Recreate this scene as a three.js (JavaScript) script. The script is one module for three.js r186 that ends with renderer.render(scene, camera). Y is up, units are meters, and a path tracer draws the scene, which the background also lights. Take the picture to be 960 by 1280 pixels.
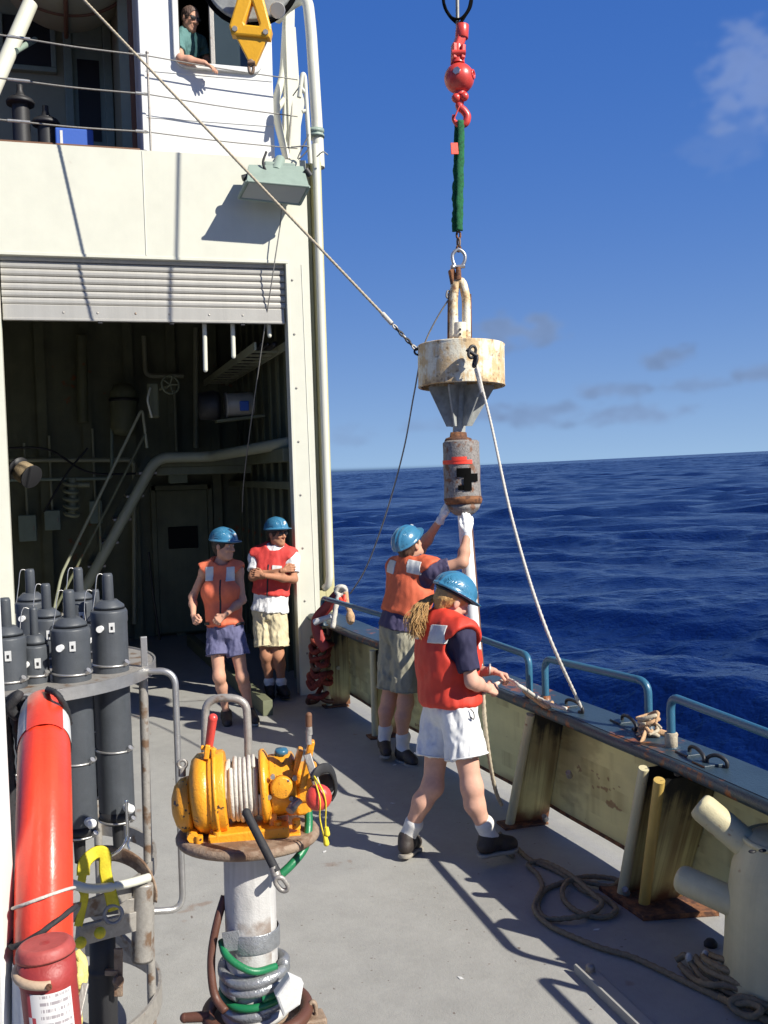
import * as THREE from 'three';
import { mergeGeometries } from 'three/addons/utils/BufferGeometryUtils.js';
import { RoundedBoxGeometry } from 'three/addons/geometries/RoundedBoxGeometry.js';
import { ImprovedNoise } from 'three/addons/math/ImprovedNoise.js';

// ---------- camera, sky, sun, exposure ----------
const W = 768, H = 1024;
const renderer = new THREE.WebGLRenderer({ antialias: true });
renderer.setSize(W, H);
renderer.toneMapping = THREE.LinearToneMapping;
renderer.toneMappingExposure = 1.5;
renderer.shadowMap.enabled = true;
const scene = new THREE.Scene();
const camera = new THREE.PerspectiveCamera(54.2, W / H, 0.05, 20000);
camera.rotation.order = 'YXZ';
camera.position.set(0, 2.2, 0);
camera.rotation.set(-2.47 * Math.PI / 180, -17.2 * Math.PI / 180, -1.72 * Math.PI / 180);

const SEA_N = new THREE.Vector3(-0.018, 1, -0.006).normalize();   // the ship lists a little against the horizon
const TO_SUN = new THREE.Vector3(0.84, 1, 1.0).normalize();
const sun = new THREE.DirectionalLight(new THREE.Color(1, 0.955, 0.86), 5);
sun.position.copy(TO_SUN).multiplyScalar(40).add(new THREE.Vector3(1, 0, -7));
sun.target.position.set(1, 0, -7);
sun.castShadow = true;
sun.shadow.mapSize.set(4096, 4096);
Object.assign(sun.shadow.camera, { left: -12, right: 12, top: 12, bottom: -12, near: 1, far: 90 });
sun.shadow.radius = 1;
scene.add(sun, sun.target);

let seed = 7;
const rnd = () => { seed = (seed * 1664525 + 1013904223) % 4294967296; return seed / 4294967296; };
const rr = (a, b) => a + (b - a) * rnd();
const pn = new ImprovedNoise();
const clamp = (x, a = 0, b = 1) => Math.min(b, Math.max(a, x));
const mix = (a, b, t) => a + (b - a) * t;
const sstep = (a, b, x) => { const t = clamp((x - a) / (b - a)); return t * t * (3 - 2 * t); };
const fbm3 = (x, y, z, o = 4) => { let s = 0, a = 0.5; for (let i = 0; i < o; i++) { s += a * pn.noise(x, y, z); x *= 2.03; y *= 2.03; z *= 2.03; a *= 0.5; } return s; };

// sky: deep maritime blue, paler to the horizon, small fair-weather clouds
{
  const w = 2048, h = 1024, d = new Float32Array(w * h * 4);
  const zen = [0.0098, 0.043, 0.230], mid = [0.036, 0.126, 0.395], low = [0.215, 0.335, 0.50], top = [0.0035, 0.017, 0.095];
  // azimuth, elevation, half width, half height (degrees), density, whiteness
  const puffs = [[37.6, 19.0, 2.3, 2.6, 0.36, 1], [36.6, 16, 2.6, 1.5, 0.10, 0.9], [25.3, 7.4, 3.2, 0.95, 0.75, 0.32], [33, 5.3, 1.6, 0.65, 0.75, 0.25], [26.6, 2.6, 3.2, 0.7, 0.6, 0.3], [31.7, 2.3, 2.9, 0.7, 0.6, 0.35], [22.6, 3, 2.4, 0.6, 0.55, 0.3],
    [30.4, 3.6, 1.9, 0.5, 0.65, 0.3], [34.6, 3.8, 1.9, 0.45, 0.5, 0.3], [38, 4.1, 1.6, 0.6, 0.7, 0.3], [15, 2, 2, 0.6, 0.3, 0.35], [20, 2.4, 2, 0.5, 0.3, 0.35], [28.8, 3.9, 1.1, 0.4, 0.3, 0.35]];
  for (let i = 0; i < 70; i++) { const a = 42 + i * 4.6 + rr(-2, 2); puffs.push([a > 180 ? a - 360 : a, rr(1.8, 7), rr(1.5, 3.4), rr(0.4, 1), rr(0.25, 0.55), rr(0.3, 0.6)]); }
  const sunDot = TO_SUN;
  for (let j = 0; j < h; j++) for (let i = 0; i < w; i++) {
    const phi = ((i + 0.5) / w - 0.5) * 2 * Math.PI, th = ((j + 0.5) / h - 0.5) * Math.PI;
    const dx = Math.cos(th) * Math.cos(phi), dy = Math.sin(th), dz = Math.cos(th) * Math.sin(phi);
    const s = dx * SEA_N.x + dy * SEA_N.y + dz * SEA_N.z, el = Math.asin(clamp(s, -1, 1)) * 180 / Math.PI, az = Math.atan2(dx, -dz) * 180 / Math.PI;
    const e = Math.max(el, 0), a = 1 - Math.exp(-e / 8), b = 1 - Math.exp(-e / 26), up = sstep(24, 80, e);
    const c = [0, 1, 2].map((k) => mix(mix(mix(low[k], mid[k], a), zen[k], b * b), top[k], up));
    const glow = Math.pow(clamp(dx * sunDot.x + dy * sunDot.y + dz * sunDot.z), 24) * 0.22;
    for (let k = 0; k < 3; k++) c[k] += glow * [0.9, 0.85, 0.75][k];
    if (el > -2 && el < 26) for (const p of puffs) {
      let da = az - p[0]; if (da > 180) da -= 360; if (da < -180) da += 360;
      const u = da / p[2], v = (el - p[1]) / p[3], r2 = u * u + v * v;
      if (r2 > 4) continue;
      const n = fbm3(az * 0.75 + p[0], el * 1.6, p[1], 5);
      const m = sstep(1.3, 0.0, r2 + n * 2.2 ) * p[4];
      const col = [mix(0.085, 0.26, p[5]), mix(0.145, 0.32, p[5]), mix(0.265, 0.47, p[5])].map((x) => x * (1 + n * 0.35));
      for (let k = 0; k < 3; k++) c[k] = mix(c[k], col[k], m);
    }
    if (el < 0) for (let k = 0; k < 3; k++) c[k] = mix(c[k], [0.02, 0.05, 0.13][k], sstep(0, -3, el));
    const q = (j * w + i) * 4;
    d[q] = c[0]; d[q + 1] = c[1]; d[q + 2] = c[2]; d[q + 3] = 1;
  }
  const t = new THREE.DataTexture(d, w, h, THREE.RGBAFormat, THREE.FloatType);
  t.mapping = THREE.EquirectangularReflectionMapping; t.magFilter = t.minFilter = THREE.LinearFilter; t.wrapS = THREE.RepeatWrapping; t.needsUpdate = true;
  scene.background = t; scene.environment = t; scene.environmentIntensity = 1;
}

// ---------- textures ----------
function tileNoise(n, cells, sd, oct = 5) {   // tileable value noise, 0..1
  const out = new Float32Array(n * n); let amp = 0.5, tot = 0, c = cells;
  for (let o = 0; o < oct && c <= n / 2; o++) {
    const g = new Float32Array(c * c); let s = (sd * 7919 + o * 104729) >>> 0;
    for (let i = 0; i < c * c; i++) { s = (s * 1664525 + 1013904223) >>> 0; g[i] = s / 4294967296; }
    for (let y = 0; y < n; y++) {
      const fy = y * c / n, y0 = fy | 0, ty = fy - y0, v = ty * ty * (3 - 2 * ty), r0 = (y0 % c) * c, r1 = ((y0 + 1) % c) * c;
      for (let x = 0; x < n; x++) { const fx = x * c / n, x0 = fx | 0, tx = fx - x0, u = tx * tx * (3 - 2 * tx), x1 = (x0 + 1) % c; out[y * n + x] += amp * mix(mix(g[r0 + x0], g[r0 + x1], u), mix(g[r1 + x0], g[r1 + x1], u), v); }
    }
    tot += amp; amp *= 0.55; c *= 2;
  }
  for (let i = 0; i < out.length; i++) out[i] /= tot;
  return out;
}
const enc = (v) => { v = clamp(v); return Math.round(255 * (v <= 0.0031308 ? 12.92 * v : 1.055 * Math.pow(v, 1 / 2.4) - 0.055)); };
function tex(n, f, size, linear) {   // f(i, x, y) -> linear colour or value; size = metres one tile covers
  const m = Array.isArray(n) ? n : [n, n], d = new Uint8Array(m[0] * m[1] * 4);
  for (let y = 0, i = 0; y < m[1]; y++) for (let x = 0; x < m[0]; x++, i++) {
    const c = f(i, x, y), q = i * 4;
    if (linear === 'raw') for (let k = 0; k < 3; k++) d[q + k] = Math.round(255 * clamp(c[k])); else if (linear) d[q] = d[q + 1] = d[q + 2] = Math.round(255 * clamp(c)); else for (let k = 0; k < 3; k++) d[q + k] = enc(c[k]);
    d[q + 3] = 255;
  }
  const t = new THREE.DataTexture(d, m[0], m[1]);
  t.wrapS = t.wrapT = THREE.RepeatWrapping; t.magFilter = THREE.LinearFilter; t.minFilter = THREE.LinearMipmapLinearFilter; t.generateMipmaps = true;
  if (!linear) t.colorSpace = THREE.SRGBColorSpace;
  const sz = Array.isArray(size) ? size : [size, size];
  t.repeat.set(1 / sz[0], 1 / sz[1]); t.needsUpdate = true;
  return t;
}
const N = 512, n1 = tileNoise(N, 4, 1), n2 = tileNoise(N, 8, 2, 6), n3 = tileNoise(N, 32, 3, 4), n4 = tileNoise(N, 3, 4, 7), n5 = tileNoise(N, 128, 5, 2);
const streak = new Float32Array(N * N);   // runs downwards: noise stretched along v
{ const a = tileNoise(N, 64, 9, 3), b = tileNoise(N, 16, 10, 4), at = (m, x, y, k) => { const R = N / k, f = y / k, r0 = f | 0, t = f - r0; return mix(m[(r0 % R) * N + x], m[((r0 + 1) % R) * N + x], t * t * (3 - 2 * t)); }; for (let y = 0; y < N; y++) for (let x = 0; x < N; x++) streak[y * N + x] = 0.6 * at(a, x, y, 64) + 0.4 * at(b, x, y, 16); }
const lerp3 = (a, b, t) => [mix(a[0], b[0], t), mix(a[1], b[1], t), mix(a[2], b[2], t)];
const mul3 = (a, s) => [a[0] * s, a[1] * s, a[2] * s];
const fine = tex(N, (i) => 0.5 + (n3[i] - 0.5) * 0.7 + (n5[i] - 0.5) * 0.5, 0.35, true);
const mottle = (col, amt, size, sd) => tex(N, (i) => mul3(col, 1 + amt * ((sd ? n4[i] : n2[i]) - 0.5) * 2 + amt * 0.6 * (n3[i] - 0.5)), size);
const RUST = [0.16, 0.055, 0.018];
function worn(col, rust, size, { str = 0.25, dirt = 0.12 } = {}) {   // painted steel with rust blooms and runs
  return tex(N, (i) => {
    let c = mul3(col, 1 - dirt * (n2[i] - 0.4) - str * 0.35 * (streak[i] - 0.45) - 0.08 * (n3[i] - 0.5));
    const r = sstep(1 - rust, 1 - rust + 0.07, 0.7 * n4[i] + 0.3 * n3[i]);
    return lerp3(c, mul3(RUST, 0.6 + n3[i] * 1.2), r);
  }, size);
}
const M = {};
function mat(name, color, rough = 0.6, o = {}) {
  const m = new THREE.MeshPhysicalMaterial({ roughness: rough, metalness: o.metal ?? 0 });
  m.name = name;
  if (o.map) m.map = o.map; else m.color.setRGB(...color);
  if (o.bump !== 0) { m.bumpMap = o.bumpMap ?? fine; m.bumpScale = o.bump ?? 0.0006; }
  if (o.coat) { m.clearcoat = o.coat; m.clearcoatRoughness = o.coatR ?? 0.15; }
  if (o.sheen) { m.sheen = o.sheen; m.sheenRoughness = 0.6; m.sheenColor.setRGB(...(o.sheenColor ?? [1, 1, 1])); }
  m.side = THREE.DoubleSide;
  return (M[name] = m);
}
mat('white', 0, 0.45, { map: worn([0.61, 0.605, 0.505], 0.27, 3, { str: 0.14, dirt: 0.09 }), bump: 0.0003 });
mat('housewhite', 0, 0.45, { map: mottle([0.70, 0.70, 0.67], 0.03, 2.2), bump: 0.0002 });
mat('cream', 0, 0.5, { map: worn([0.52, 0.48, 0.25], 0.27, 2.4, { str: 0.5, dirt: 0.25 }), bump: 0.001 });
mat('ochre', 0, 0.5, { map: worn([0.50, 0.34, 0.09], 0.33, 0.9, { str: 0.5, dirt: 0.3 }), bump: 0.001 });
mat('creampipe', 0, 0.5, { map: worn([0.56, 0.50, 0.30], 0.34, 0.9, { str: 0.5, dirt: 0.3 }), bump: 0.001 });
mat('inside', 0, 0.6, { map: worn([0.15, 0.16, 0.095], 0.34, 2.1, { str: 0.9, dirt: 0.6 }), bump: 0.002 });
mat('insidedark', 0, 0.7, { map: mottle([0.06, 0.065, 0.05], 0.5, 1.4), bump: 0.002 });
mat('olive', 0, 0.5, { map: mottle([0.33, 0.34, 0.24], 0.1, 1.2) });
mat('shutter', 0, 0.42, { map: tex(N, (i) => mul3([0.42, 0.405, 0.365], 1 - 0.2 * (streak[i] - 0.45) - 0.12 * (n2[i] - 0.5)), [1.4, 1.4]), metal: 0.25, bump: 0.0004 });
mat('blue', 0, 0.35, { map: worn([0.035, 0.13, 0.21], 0.28, 0.8, { str: 0.3 }), bump: 0.001 });
mat('capblue', 0, 0.4, { map: worn([0.030, 0.052, 0.07], 0.40, 1.3, { str: 0.3, dirt: 0.5 }), bump: 0.002 });
mat('greenpaint', 0, 0.5, { map: mottle([0.25, 0.32, 0.27], 0.12, 0.5) });
mat('rust', 0, 0.85, { map: tex(N, (i) => lerp3([0.22, 0.09, 0.035], [0.08, 0.035, 0.02], sstep(0.35, 0.65, n2[i])).map((v) => v * (0.7 + 0.6 * n3[i])), 0.35), bump: 0.003 });
mat('rustplate', 0, 0.7, { map: tex(N, (i) => lerp3([0.27, 0.195, 0.135], [0.17, 0.10, 0.06], sstep(0.4, 0.62, n2[i])).map((v) => v * (0.8 + 0.4 * n3[i])), 0.4), bump: 0.002 });
mat('rustywhite', 0, 0.55, { map: tex(N, (i) => { let c = mul3([0.72, 0.67, 0.52], 1 - 0.3 * (n2[i] - 0.5) - 0.2 * (n5[i] - 0.5)); c = lerp3(c, [0.56, 0.33, 0.10], sstep(0.42, 0.55, 0.7 * n2[i] + 0.3 * streak[i]) * 0.7); c = lerp3(c, [0.20, 0.13, 0.07], sstep(0.60, 0.68, n3[i] * 0.7 + n2[i] * 0.3) * 0.7); return lerp3(c, mul3(RUST, 0.6 + n3[i]), sstep(0.57, 0.68, 0.3 * n4[i] + 0.7 * n2[i])); }, 0.9), bump: 0.002 });
mat('corewhite', [0.78, 0.78, 0.76], 0.35);
mat('fingrey', 0, 0.5, { map: mottle([0.33, 0.34, 0.32], 0.4, 0.4), bump: 0.001 });
mat('leadgrey', 0, 0.7, { map: tex(N, (i) => { const c = mul3([0.22, 0.20, 0.185], 0.55 + 0.9 * n3[i]); return lerp3(c, [0.17, 0.08, 0.045], sstep(0.5, 0.68, n2[i])); }, 0.3), bump: 0.004 });
mat('signalred', 0, 0.35, { map: mottle([0.62, 0.06, 0.045], 0.2, 0.2), coat: 0.15 });
mat('redtape', [0.85, 0.06, 0.03], 0.5);
mat('blacktape', [0.004, 0.004, 0.004], 0.85, { bump: 0 });
M.blacktape.specularIntensity = 0.1;
mat('dark', [0.02, 0.02, 0.022], 0.55);
mat('rubber', 0, 0.75, { map: mottle([0.022, 0.022, 0.024], 0.3, 0.2), bump: 0.001 });
mat('niskin', 0, 0.5, { map: tex(N, (i) => mul3([0.062, 0.069, 0.078], 1 - 0.25 * (streak[i] - 0.45) + 0.25 * (n2[i] - 0.5) + 0.2 * (n3[i] - 0.5)), 0.5), bump: 0.0005 });
mat('steel', 0, 0.38, { map: mottle([0.48, 0.47, 0.45], 0.2, 0.3), metal: 0.75, bump: 0.0006 });
mat('dullsteel', 0, 0.5, { map: tex(N, (i) => lerp3(mul3([0.33, 0.31, 0.28], 0.8 + 0.4 * n3[i]), [0.19, 0.12, 0.075], sstep(0.55, 0.75, n2[i])), 0.4), metal: 0.35, bump: 0.001 });
mat('chrome', [0.78, 0.77, 0.75], 0.18, { metal: 1, bump: 0 });
mat('winch', 0, 0.38, { map: tex(N, (i) => { let c = mul3([0.80, 0.335, 0.018], 1 - 0.16 * (n2[i] - 0.5) - 0.12 * (n3[i] - 0.5)); c = lerp3(c, [0.46, 0.14, 0.012], sstep(0.6, 0.72, n4[i]) * 0.6); return lerp3(c, [0.05, 0.03, 0.02], sstep(0.66, 0.70, 0.62 * n3[i] + 0.38 * n2[i])); }, 0.3), coat: 0.25, coatR: 0.3, bump: 0.0015 });
mat('yellow', 0, 0.4, { map: worn([0.78, 0.40, 0.02], 0.24, 0.8, { str: 0.3 }), bump: 0.001 });
mat('hose', [0.012, 0.16, 0.06], 0.4);
mat('brownhose', [0.10, 0.04, 0.025], 0.5);
mat('tape', 0, 0.36, { map: mottle([0.30, 0.31, 0.32], 0.25, 0.16), metal: 0.5, bump: 0.002 });
mat('pedestal', 0, 0.55, { map: tex(N, (i) => lerp3(mul3([0.50, 0.49, 0.47], 1 - 0.5 * (streak[i] - 0.45) - 0.25 * (n2[i] - 0.5)), [0.2, 0.14, 0.1], sstep(0.58, 0.72, n4[i]) * 0.8), [0.5, 0.5]), bump: 0.001 });
mat('rope', 0, 0.9, { map: mottle([0.42, 0.36, 0.26], 0.3, 0.06), bump: 0.002 });
mat('ropewhite', 0, 0.85, { map: mottle([0.52, 0.49, 0.43], 0.25, 0.06), bump: 0.002 });
mat('ropedark', 0, 0.9, { map: mottle([0.24, 0.18, 0.105], 0.4, 0.08), bump: 0.002 });
mat('ropeyellow', 0, 0.8, { map: mottle([0.70, 0.60, 0.20], 0.2, 0.05), bump: 0.002 });
mat('strap', 0, 0.7, { map: mottle([0.72, 0.58, 0.03], 0.2, 0.1), bump: 0.001 });
mat('wire', 0, 0.55, { map: mottle([0.25, 0.24, 0.22], 0.3, 0.1), metal: 0.4 });
mat('sling', 0, 0.9, { map: mottle([0.012, 0.115, 0.04], 0.6, 0.12), bump: 0.003 });
mat('buoyred', 0, 0.36, { map: mottle([0.76, 0.058, 0.024], 0.16, 0.3), coat: 0.25, coatR: 0.35, bump: 0.0004 });
mat('canister', 0, 0.5, { map: mottle([0.30, 0.034, 0.03], 0.16, 0.2), bump: 0.0006 });
mat('canistercap', 0, 0.55, { map: mottle([0.36, 0.065, 0.055], 0.15, 0.1), bump: 0.0006 });
mat('tanstrap', [0.45, 0.33, 0.22], 0.7);
mat('whitetape', 0, 0.5, { map: mottle([0.62, 0.62, 0.60], 0.12, 0.1) });
mat('bulb', [0.42, 0.45, 0.42], 0.3);
mat('black', [0.006, 0.006, 0.006], 0.9, { bump: 0 });
mat('brownrim', [0.15, 0.07, 0.035], 0.7);
mat('boxblue', [0.03, 0.10, 0.42], 0.5);
mat('rag', 0, 0.95, { map: mottle([0.46, 0.29, 0.16], 0.4, 0.12), bump: 0.004 });
mat('redmesh', 0, 0.9, { map: mottle([0.22, 0.035, 0.02], 0.7, 0.1), bump: 0.006 });
const glassM = new THREE.MeshPhysicalMaterial({ color: 0xffffff, roughness: 0.02, transmission: 1, thickness: 0, ior: 1.5, side: THREE.DoubleSide }); glassM.color.setRGB(0.55, 0.6, 0.62);

// ---------- geometry helpers (everything is written in ship coordinates: metres, +x starboard, -z forward) ----------
const v3 = (a) => Array.isArray(a) ? new THREE.Vector3(...a) : a.clone();
const add = (a, b) => [a[0] + b[0], a[1] + b[1], a[2] + b[2]];
const lp = (a, b, t) => [mix(a[0], b[0], t), mix(a[1], b[1], t), mix(a[2], b[2], t)];
function fin(g, keepUV) {
  g = g.index ? g.toNonIndexed() : g;
  for (const k of Object.keys(g.attributes)) if (!['position', 'normal', 'uv', 'color'].includes(k)) g.deleteAttribute(k);
  if (!g.attributes.normal) g.computeVertexNormals();
  if (keepUV) return g;
  const p = g.attributes.position, n = p.count, uv = new Float32Array(n * 2), a = new THREE.Vector3(), b = new THREE.Vector3(), c = new THREE.Vector3();
  for (let i = 0; i < n; i += 3) {
    a.fromBufferAttribute(p, i); b.fromBufferAttribute(p, i + 1); c.fromBufferAttribute(p, i + 2);
    b.sub(a); c.sub(a); b.cross(c);
    const x = Math.abs(b.x), y = Math.abs(b.y), z = Math.abs(b.z);
    for (let k = i; k < i + 3; k++) {
      const X = p.getX(k), Y = p.getY(k), Z = p.getZ(k);
      if (y >= x && y >= z) { uv[2 * k] = X; uv[2 * k + 1] = Z; } else if (x >= z) { uv[2 * k] = Z; uv[2 * k + 1] = Y; } else { uv[2 * k] = X; uv[2 * k + 1] = Y; }
    }
  }
  g.setAttribute('uv', new THREE.BufferAttribute(uv, 2));
  return g;
}
const origin = new Map(), used = new Map();
function numbered(name) { const k = used.get(name) ?? 0; used.set(name, k + 1); return k ? `${name}_${String(k).padStart(3, '0')}` : name; }
function tag(o, label, category, group) { o.userData.label = label; o.userData.category = category; if (group) o.userData.group = group; return o; }
function thing(name, label, category, pos, group) {
  const o = new THREE.Group(); o.name = numbered(name); o.position.set(...pos); origin.set(o, pos); scene.add(o);
  return tag(o, label, category, group);
}
function part(parent, name, geos, m, label, keepUV) {
  const pos = origin.get(parent), list = (Array.isArray(geos) ? geos : [geos]).map((g) => fin(g, keepUV));
  const g = list.length > 1 ? mergeGeometries(list) : list[0];
  g.translate(-pos[0], -pos[1], -pos[2]);
  const o = new THREE.Mesh(g, m); o.name = name; o.castShadow = o.receiveShadow = true; parent.add(o); origin.set(o, pos);
  if (label) o.userData.label = label;
  return o;
}
function single(name, label, category, geos, m, pos, group, keepUV) {
  const holder = { add() {} }; origin.set(holder, pos);
  const o = part(holder, numbered(name), geos, m, null, keepUV);
  o.position.set(...pos); scene.add(o);
  return category ? tag(o, label, category, group) : o;
}
function struct(name, geos, m, keepUV) { const o = single(name, null, null, geos, m, [0, 0, 0], null, keepUV); o.userData.kind = 'structure'; return o; }
function copyOf(src, pos, label, name) {
  const c = src.clone(); c.name = numbered(name ?? src.name.replace(/_\d+$/, '')); c.position.set(...pos); scene.add(c);
  c.userData = { ...src.userData }; if (label) c.userData.label = label;
  return c;
}
const box = (x0, x1, y0, y1, z0, z1, r = 0) => {
  const sx = Math.abs(x1 - x0), sy = Math.abs(y1 - y0), sz = Math.abs(z1 - z0);
  const g = r > 0 ? new RoundedBoxGeometry(sx, sy, sz, 2, Math.min(r, sx / 2.01, sy / 2.01, sz / 2.01)) : new THREE.BoxGeometry(sx, sy, sz);
  return g.translate((x0 + x1) / 2, (y0 + y1) / 2, (z0 + z1) / 2);
};
function aim(g, a, b) {   // a geometry built along +y from the origin is laid from a towards b
  const d = v3(b).sub(v3(a)).normalize();
  return g.applyQuaternion(new THREE.Quaternion().setFromUnitVectors(new THREE.Vector3(0, 1, 0), d)).translate(...a);
}
const dist = (a, b) => v3(a).distanceTo(v3(b));
const rod = (a, b, r0, r1 = r0, seg = 14) => aim(new THREE.CylinderGeometry(r1, r0, dist(a, b), seg).translate(0, dist(a, b) / 2, 0), a, b);
const ball = (c, r, s = [1, 1, 1], seg = 16) => new THREE.SphereGeometry(r, seg, Math.max(8, seg * 0.7 | 0)).scale(...s).translate(...c);
function lathe(a, b, prof, seg = 24) { return aim(new THREE.LatheGeometry(prof.map(([r, y]) => new THREE.Vector2(Math.max(r, 1e-4), y)), seg), a, b); }   // prof: radius, height along a->b in metres
function bar(a, b, w, t, up = [0, 1, 0], r = 0.003) {   // flat bar from a to b: w across `up`, t the other way
  const y = v3(b).sub(v3(a)), L = y.length(); y.normalize();
  const z = v3(up).addScaledVector(y, -v3(up).dot(y)).normalize(), x = new THREE.Vector3().crossVectors(y, z);
  const g = r > 0 ? new RoundedBoxGeometry(t, L, w, 1, Math.min(r, t / 2.1, w / 2.1)) : new THREE.BoxGeometry(t, L, w);
  return g.translate(0, L / 2, 0).applyMatrix4(new THREE.Matrix4().makeBasis(x, y, z)).translate(...a);
}
function sweep(pts, r, radial = 10, { closed = false, twist = 0, strand = 0, flat = 1, caps = true } = {}) {
  const P = pts.map(v3), n = P.length, pos = [], idx = [];
  const T = P.map((_, i) => { const a = P[closed ? (i - 1 + n) % n : Math.max(i - 1, 0)], b = P[closed ? (i + 1) % n : Math.min(i + 1, n - 1)]; return b.clone().sub(a).normalize(); });
  let nrm = Math.abs(T[0].y) < 0.9 ? new THREE.Vector3(0, 1, 0) : new THREE.Vector3(1, 0, 0);
  nrm.addScaledVector(T[0], -nrm.dot(T[0])).normalize();
  let s = 0;
  for (let i = 0; i < n; i++) {
    if (i) { nrm = nrm.clone().addScaledVector(T[i], -nrm.dot(T[i])).normalize(); s += P[i].distanceTo(P[i - 1]); }
    const bn = new THREE.Vector3().crossVectors(T[i], nrm), R = typeof r === 'function' ? r(i / (n - 1)) : r;
    for (let k = 0; k < radial; k++) {
      const a = k / radial * 2 * Math.PI, q = R * (1 + (strand ? strand * Math.cos(3 * (a - s * twist)) : 0));
      const v = P[i].clone().addScaledVector(nrm, Math.cos(a) * q).addScaledVector(bn, Math.sin(a) * q * flat);
      pos.push(v.x, v.y, v.z);
    }
  }
  const m = closed ? n : n - 1;
  for (let i = 0; i < m; i++) for (let k = 0; k < radial; k++) { const a = i * radial + k, b = i * radial + (k + 1) % radial, c = ((i + 1) % n) * radial + k, d = ((i + 1) % n) * radial + (k + 1) % radial; idx.push(a, b, c, b, d, c); }
  if (!closed && caps) for (const e of [0, n - 1]) { const c = pos.length / 3; pos.push(P[e].x, P[e].y, P[e].z); for (let k = 0; k < radial; k++) { const a = e * radial + k, b = e * radial + (k + 1) % radial; e ? idx.push(a, b, c) : idx.push(b, a, c); } }
  const g = new THREE.BufferGeometry(); g.setAttribute('position', new THREE.Float32BufferAttribute(pos, 3)); g.setIndex(idx); g.computeVertexNormals();
  return g;
}
function bent(pts, R, steps = 7) {   // polyline with rounded corners
  const out = [pts[0]];
  for (let i = 1; i < pts.length - 1; i++) {
    const a = pts[i - 1], b = pts[i], c = pts[i + 1], ra = Math.min(R, dist(a, b) * 0.49), rc = Math.min(R, dist(b, c) * 0.49), p = lp(b, a, ra / dist(a, b)), q = lp(b, c, rc / dist(b, c));
    for (let k = 0; k <= steps; k++) { const t = k / steps; out.push(lp(lp(p, b, t), lp(b, q, t), t)); }
  }
  out.push(pts[pts.length - 1]);
  return out;
}
const pipe = (pts, r, R = 0.06, radial = 12) => sweep(bent(pts, R), r, radial);
const smooth = (pts, n, closed = false) => { const c = new THREE.CatmullRomCurve3(pts.map(v3), closed, 'centripetal'); const p = c.getSpacedPoints(n); if (closed) p.pop(); return p; };
const tubeOn = (pts, r, n = 40, radial = 8, o = {}) => sweep(smooth(pts, n, o.closed), r, radial, o);
function ropeOn(pts, r, perM) {   // laid rope: three strands show as a twist on the surface
  const c = new THREE.CatmullRomCurve3(pts.map(v3), false, 'centripetal'), L = c.getLength(), n = Math.min(900, Math.ceil(L / (perM ?? r * 0.9)));
  return sweep(c.getSpacedPoints(n), r, 12, { twist: 0.55 / r, strand: 0.17 });
}
const ringOn = (c, R, r, ax = [0, 1, 0], arc = Math.PI * 2, radial = 10, seg = 40) => { const g = new THREE.TorusGeometry(R, r, radial, seg, arc); g.applyQuaternion(new THREE.Quaternion().setFromUnitVectors(new THREE.Vector3(0, 0, 1), v3(ax).normalize())); return g.translate(...c); };
function link(c, dir, side, len, w, r) {   // one chain link
  const d = v3(dir).normalize(), s = v3(side).addScaledVector(d, -v3(side).dot(d)).normalize(), p = [];
  for (let k = 0; k < 18; k++) { const a = k / 18 * 2 * Math.PI; p.push(v3(c).addScaledVector(d, (len / 2 - r) * Math.sign(Math.sin(a)) * Math.pow(Math.abs(Math.sin(a)), 0.7)).addScaledVector(s, (w / 2 - r) * Math.cos(a))); }
  return sweep(p, r, 6, { closed: true });
}
function extr(pts, depth, bevel = 0.003, holes = []) {   // outline in x,y extruded along z
  const s = new THREE.Shape(pts.map((p) => new THREE.Vector2(...p)));
  for (const h of holes) s.holes.push(new THREE.Path(h.map((p) => new THREE.Vector2(...p))));
  return new THREE.ExtrudeGeometry(s, { depth, bevelEnabled: bevel > 0, bevelSize: bevel, bevelThickness: bevel, bevelSegments: 2, curveSegments: 8 });
}
function roundedRect(x0, x1, y0, y1, r, n = 6) { const p = []; for (const [cx, cy, a0] of [[x1 - r, y1 - r, 0], [x0 + r, y1 - r, 90], [x0 + r, y0 + r, 180], [x1 - r, y0 + r, 270]]) for (let k = 0; k <= n; k++) { const a = (a0 + 90 * k / n) * Math.PI / 180; p.push([cx + r * Math.cos(a), cy + r * Math.sin(a)]); } return p; }
function basis(g, x, y, z, o) { return g.applyMatrix4(new THREE.Matrix4().makeBasis(v3(x), v3(y), v3(z)).setPosition(...o)); }
// camera-free picture of the ship axes used to place loose gear
const CF = [Math.sin(0.3002), 0, -Math.cos(0.3002)], CR = [Math.cos(0.3002), 0, Math.sin(0.3002)];   // a heading 17 degrees to starboard of forward, and its right-hand side
const dirv = (r, u, f) => [CR[0] * r + CF[0] * f, u, CR[2] * r + CF[2] * f];

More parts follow.
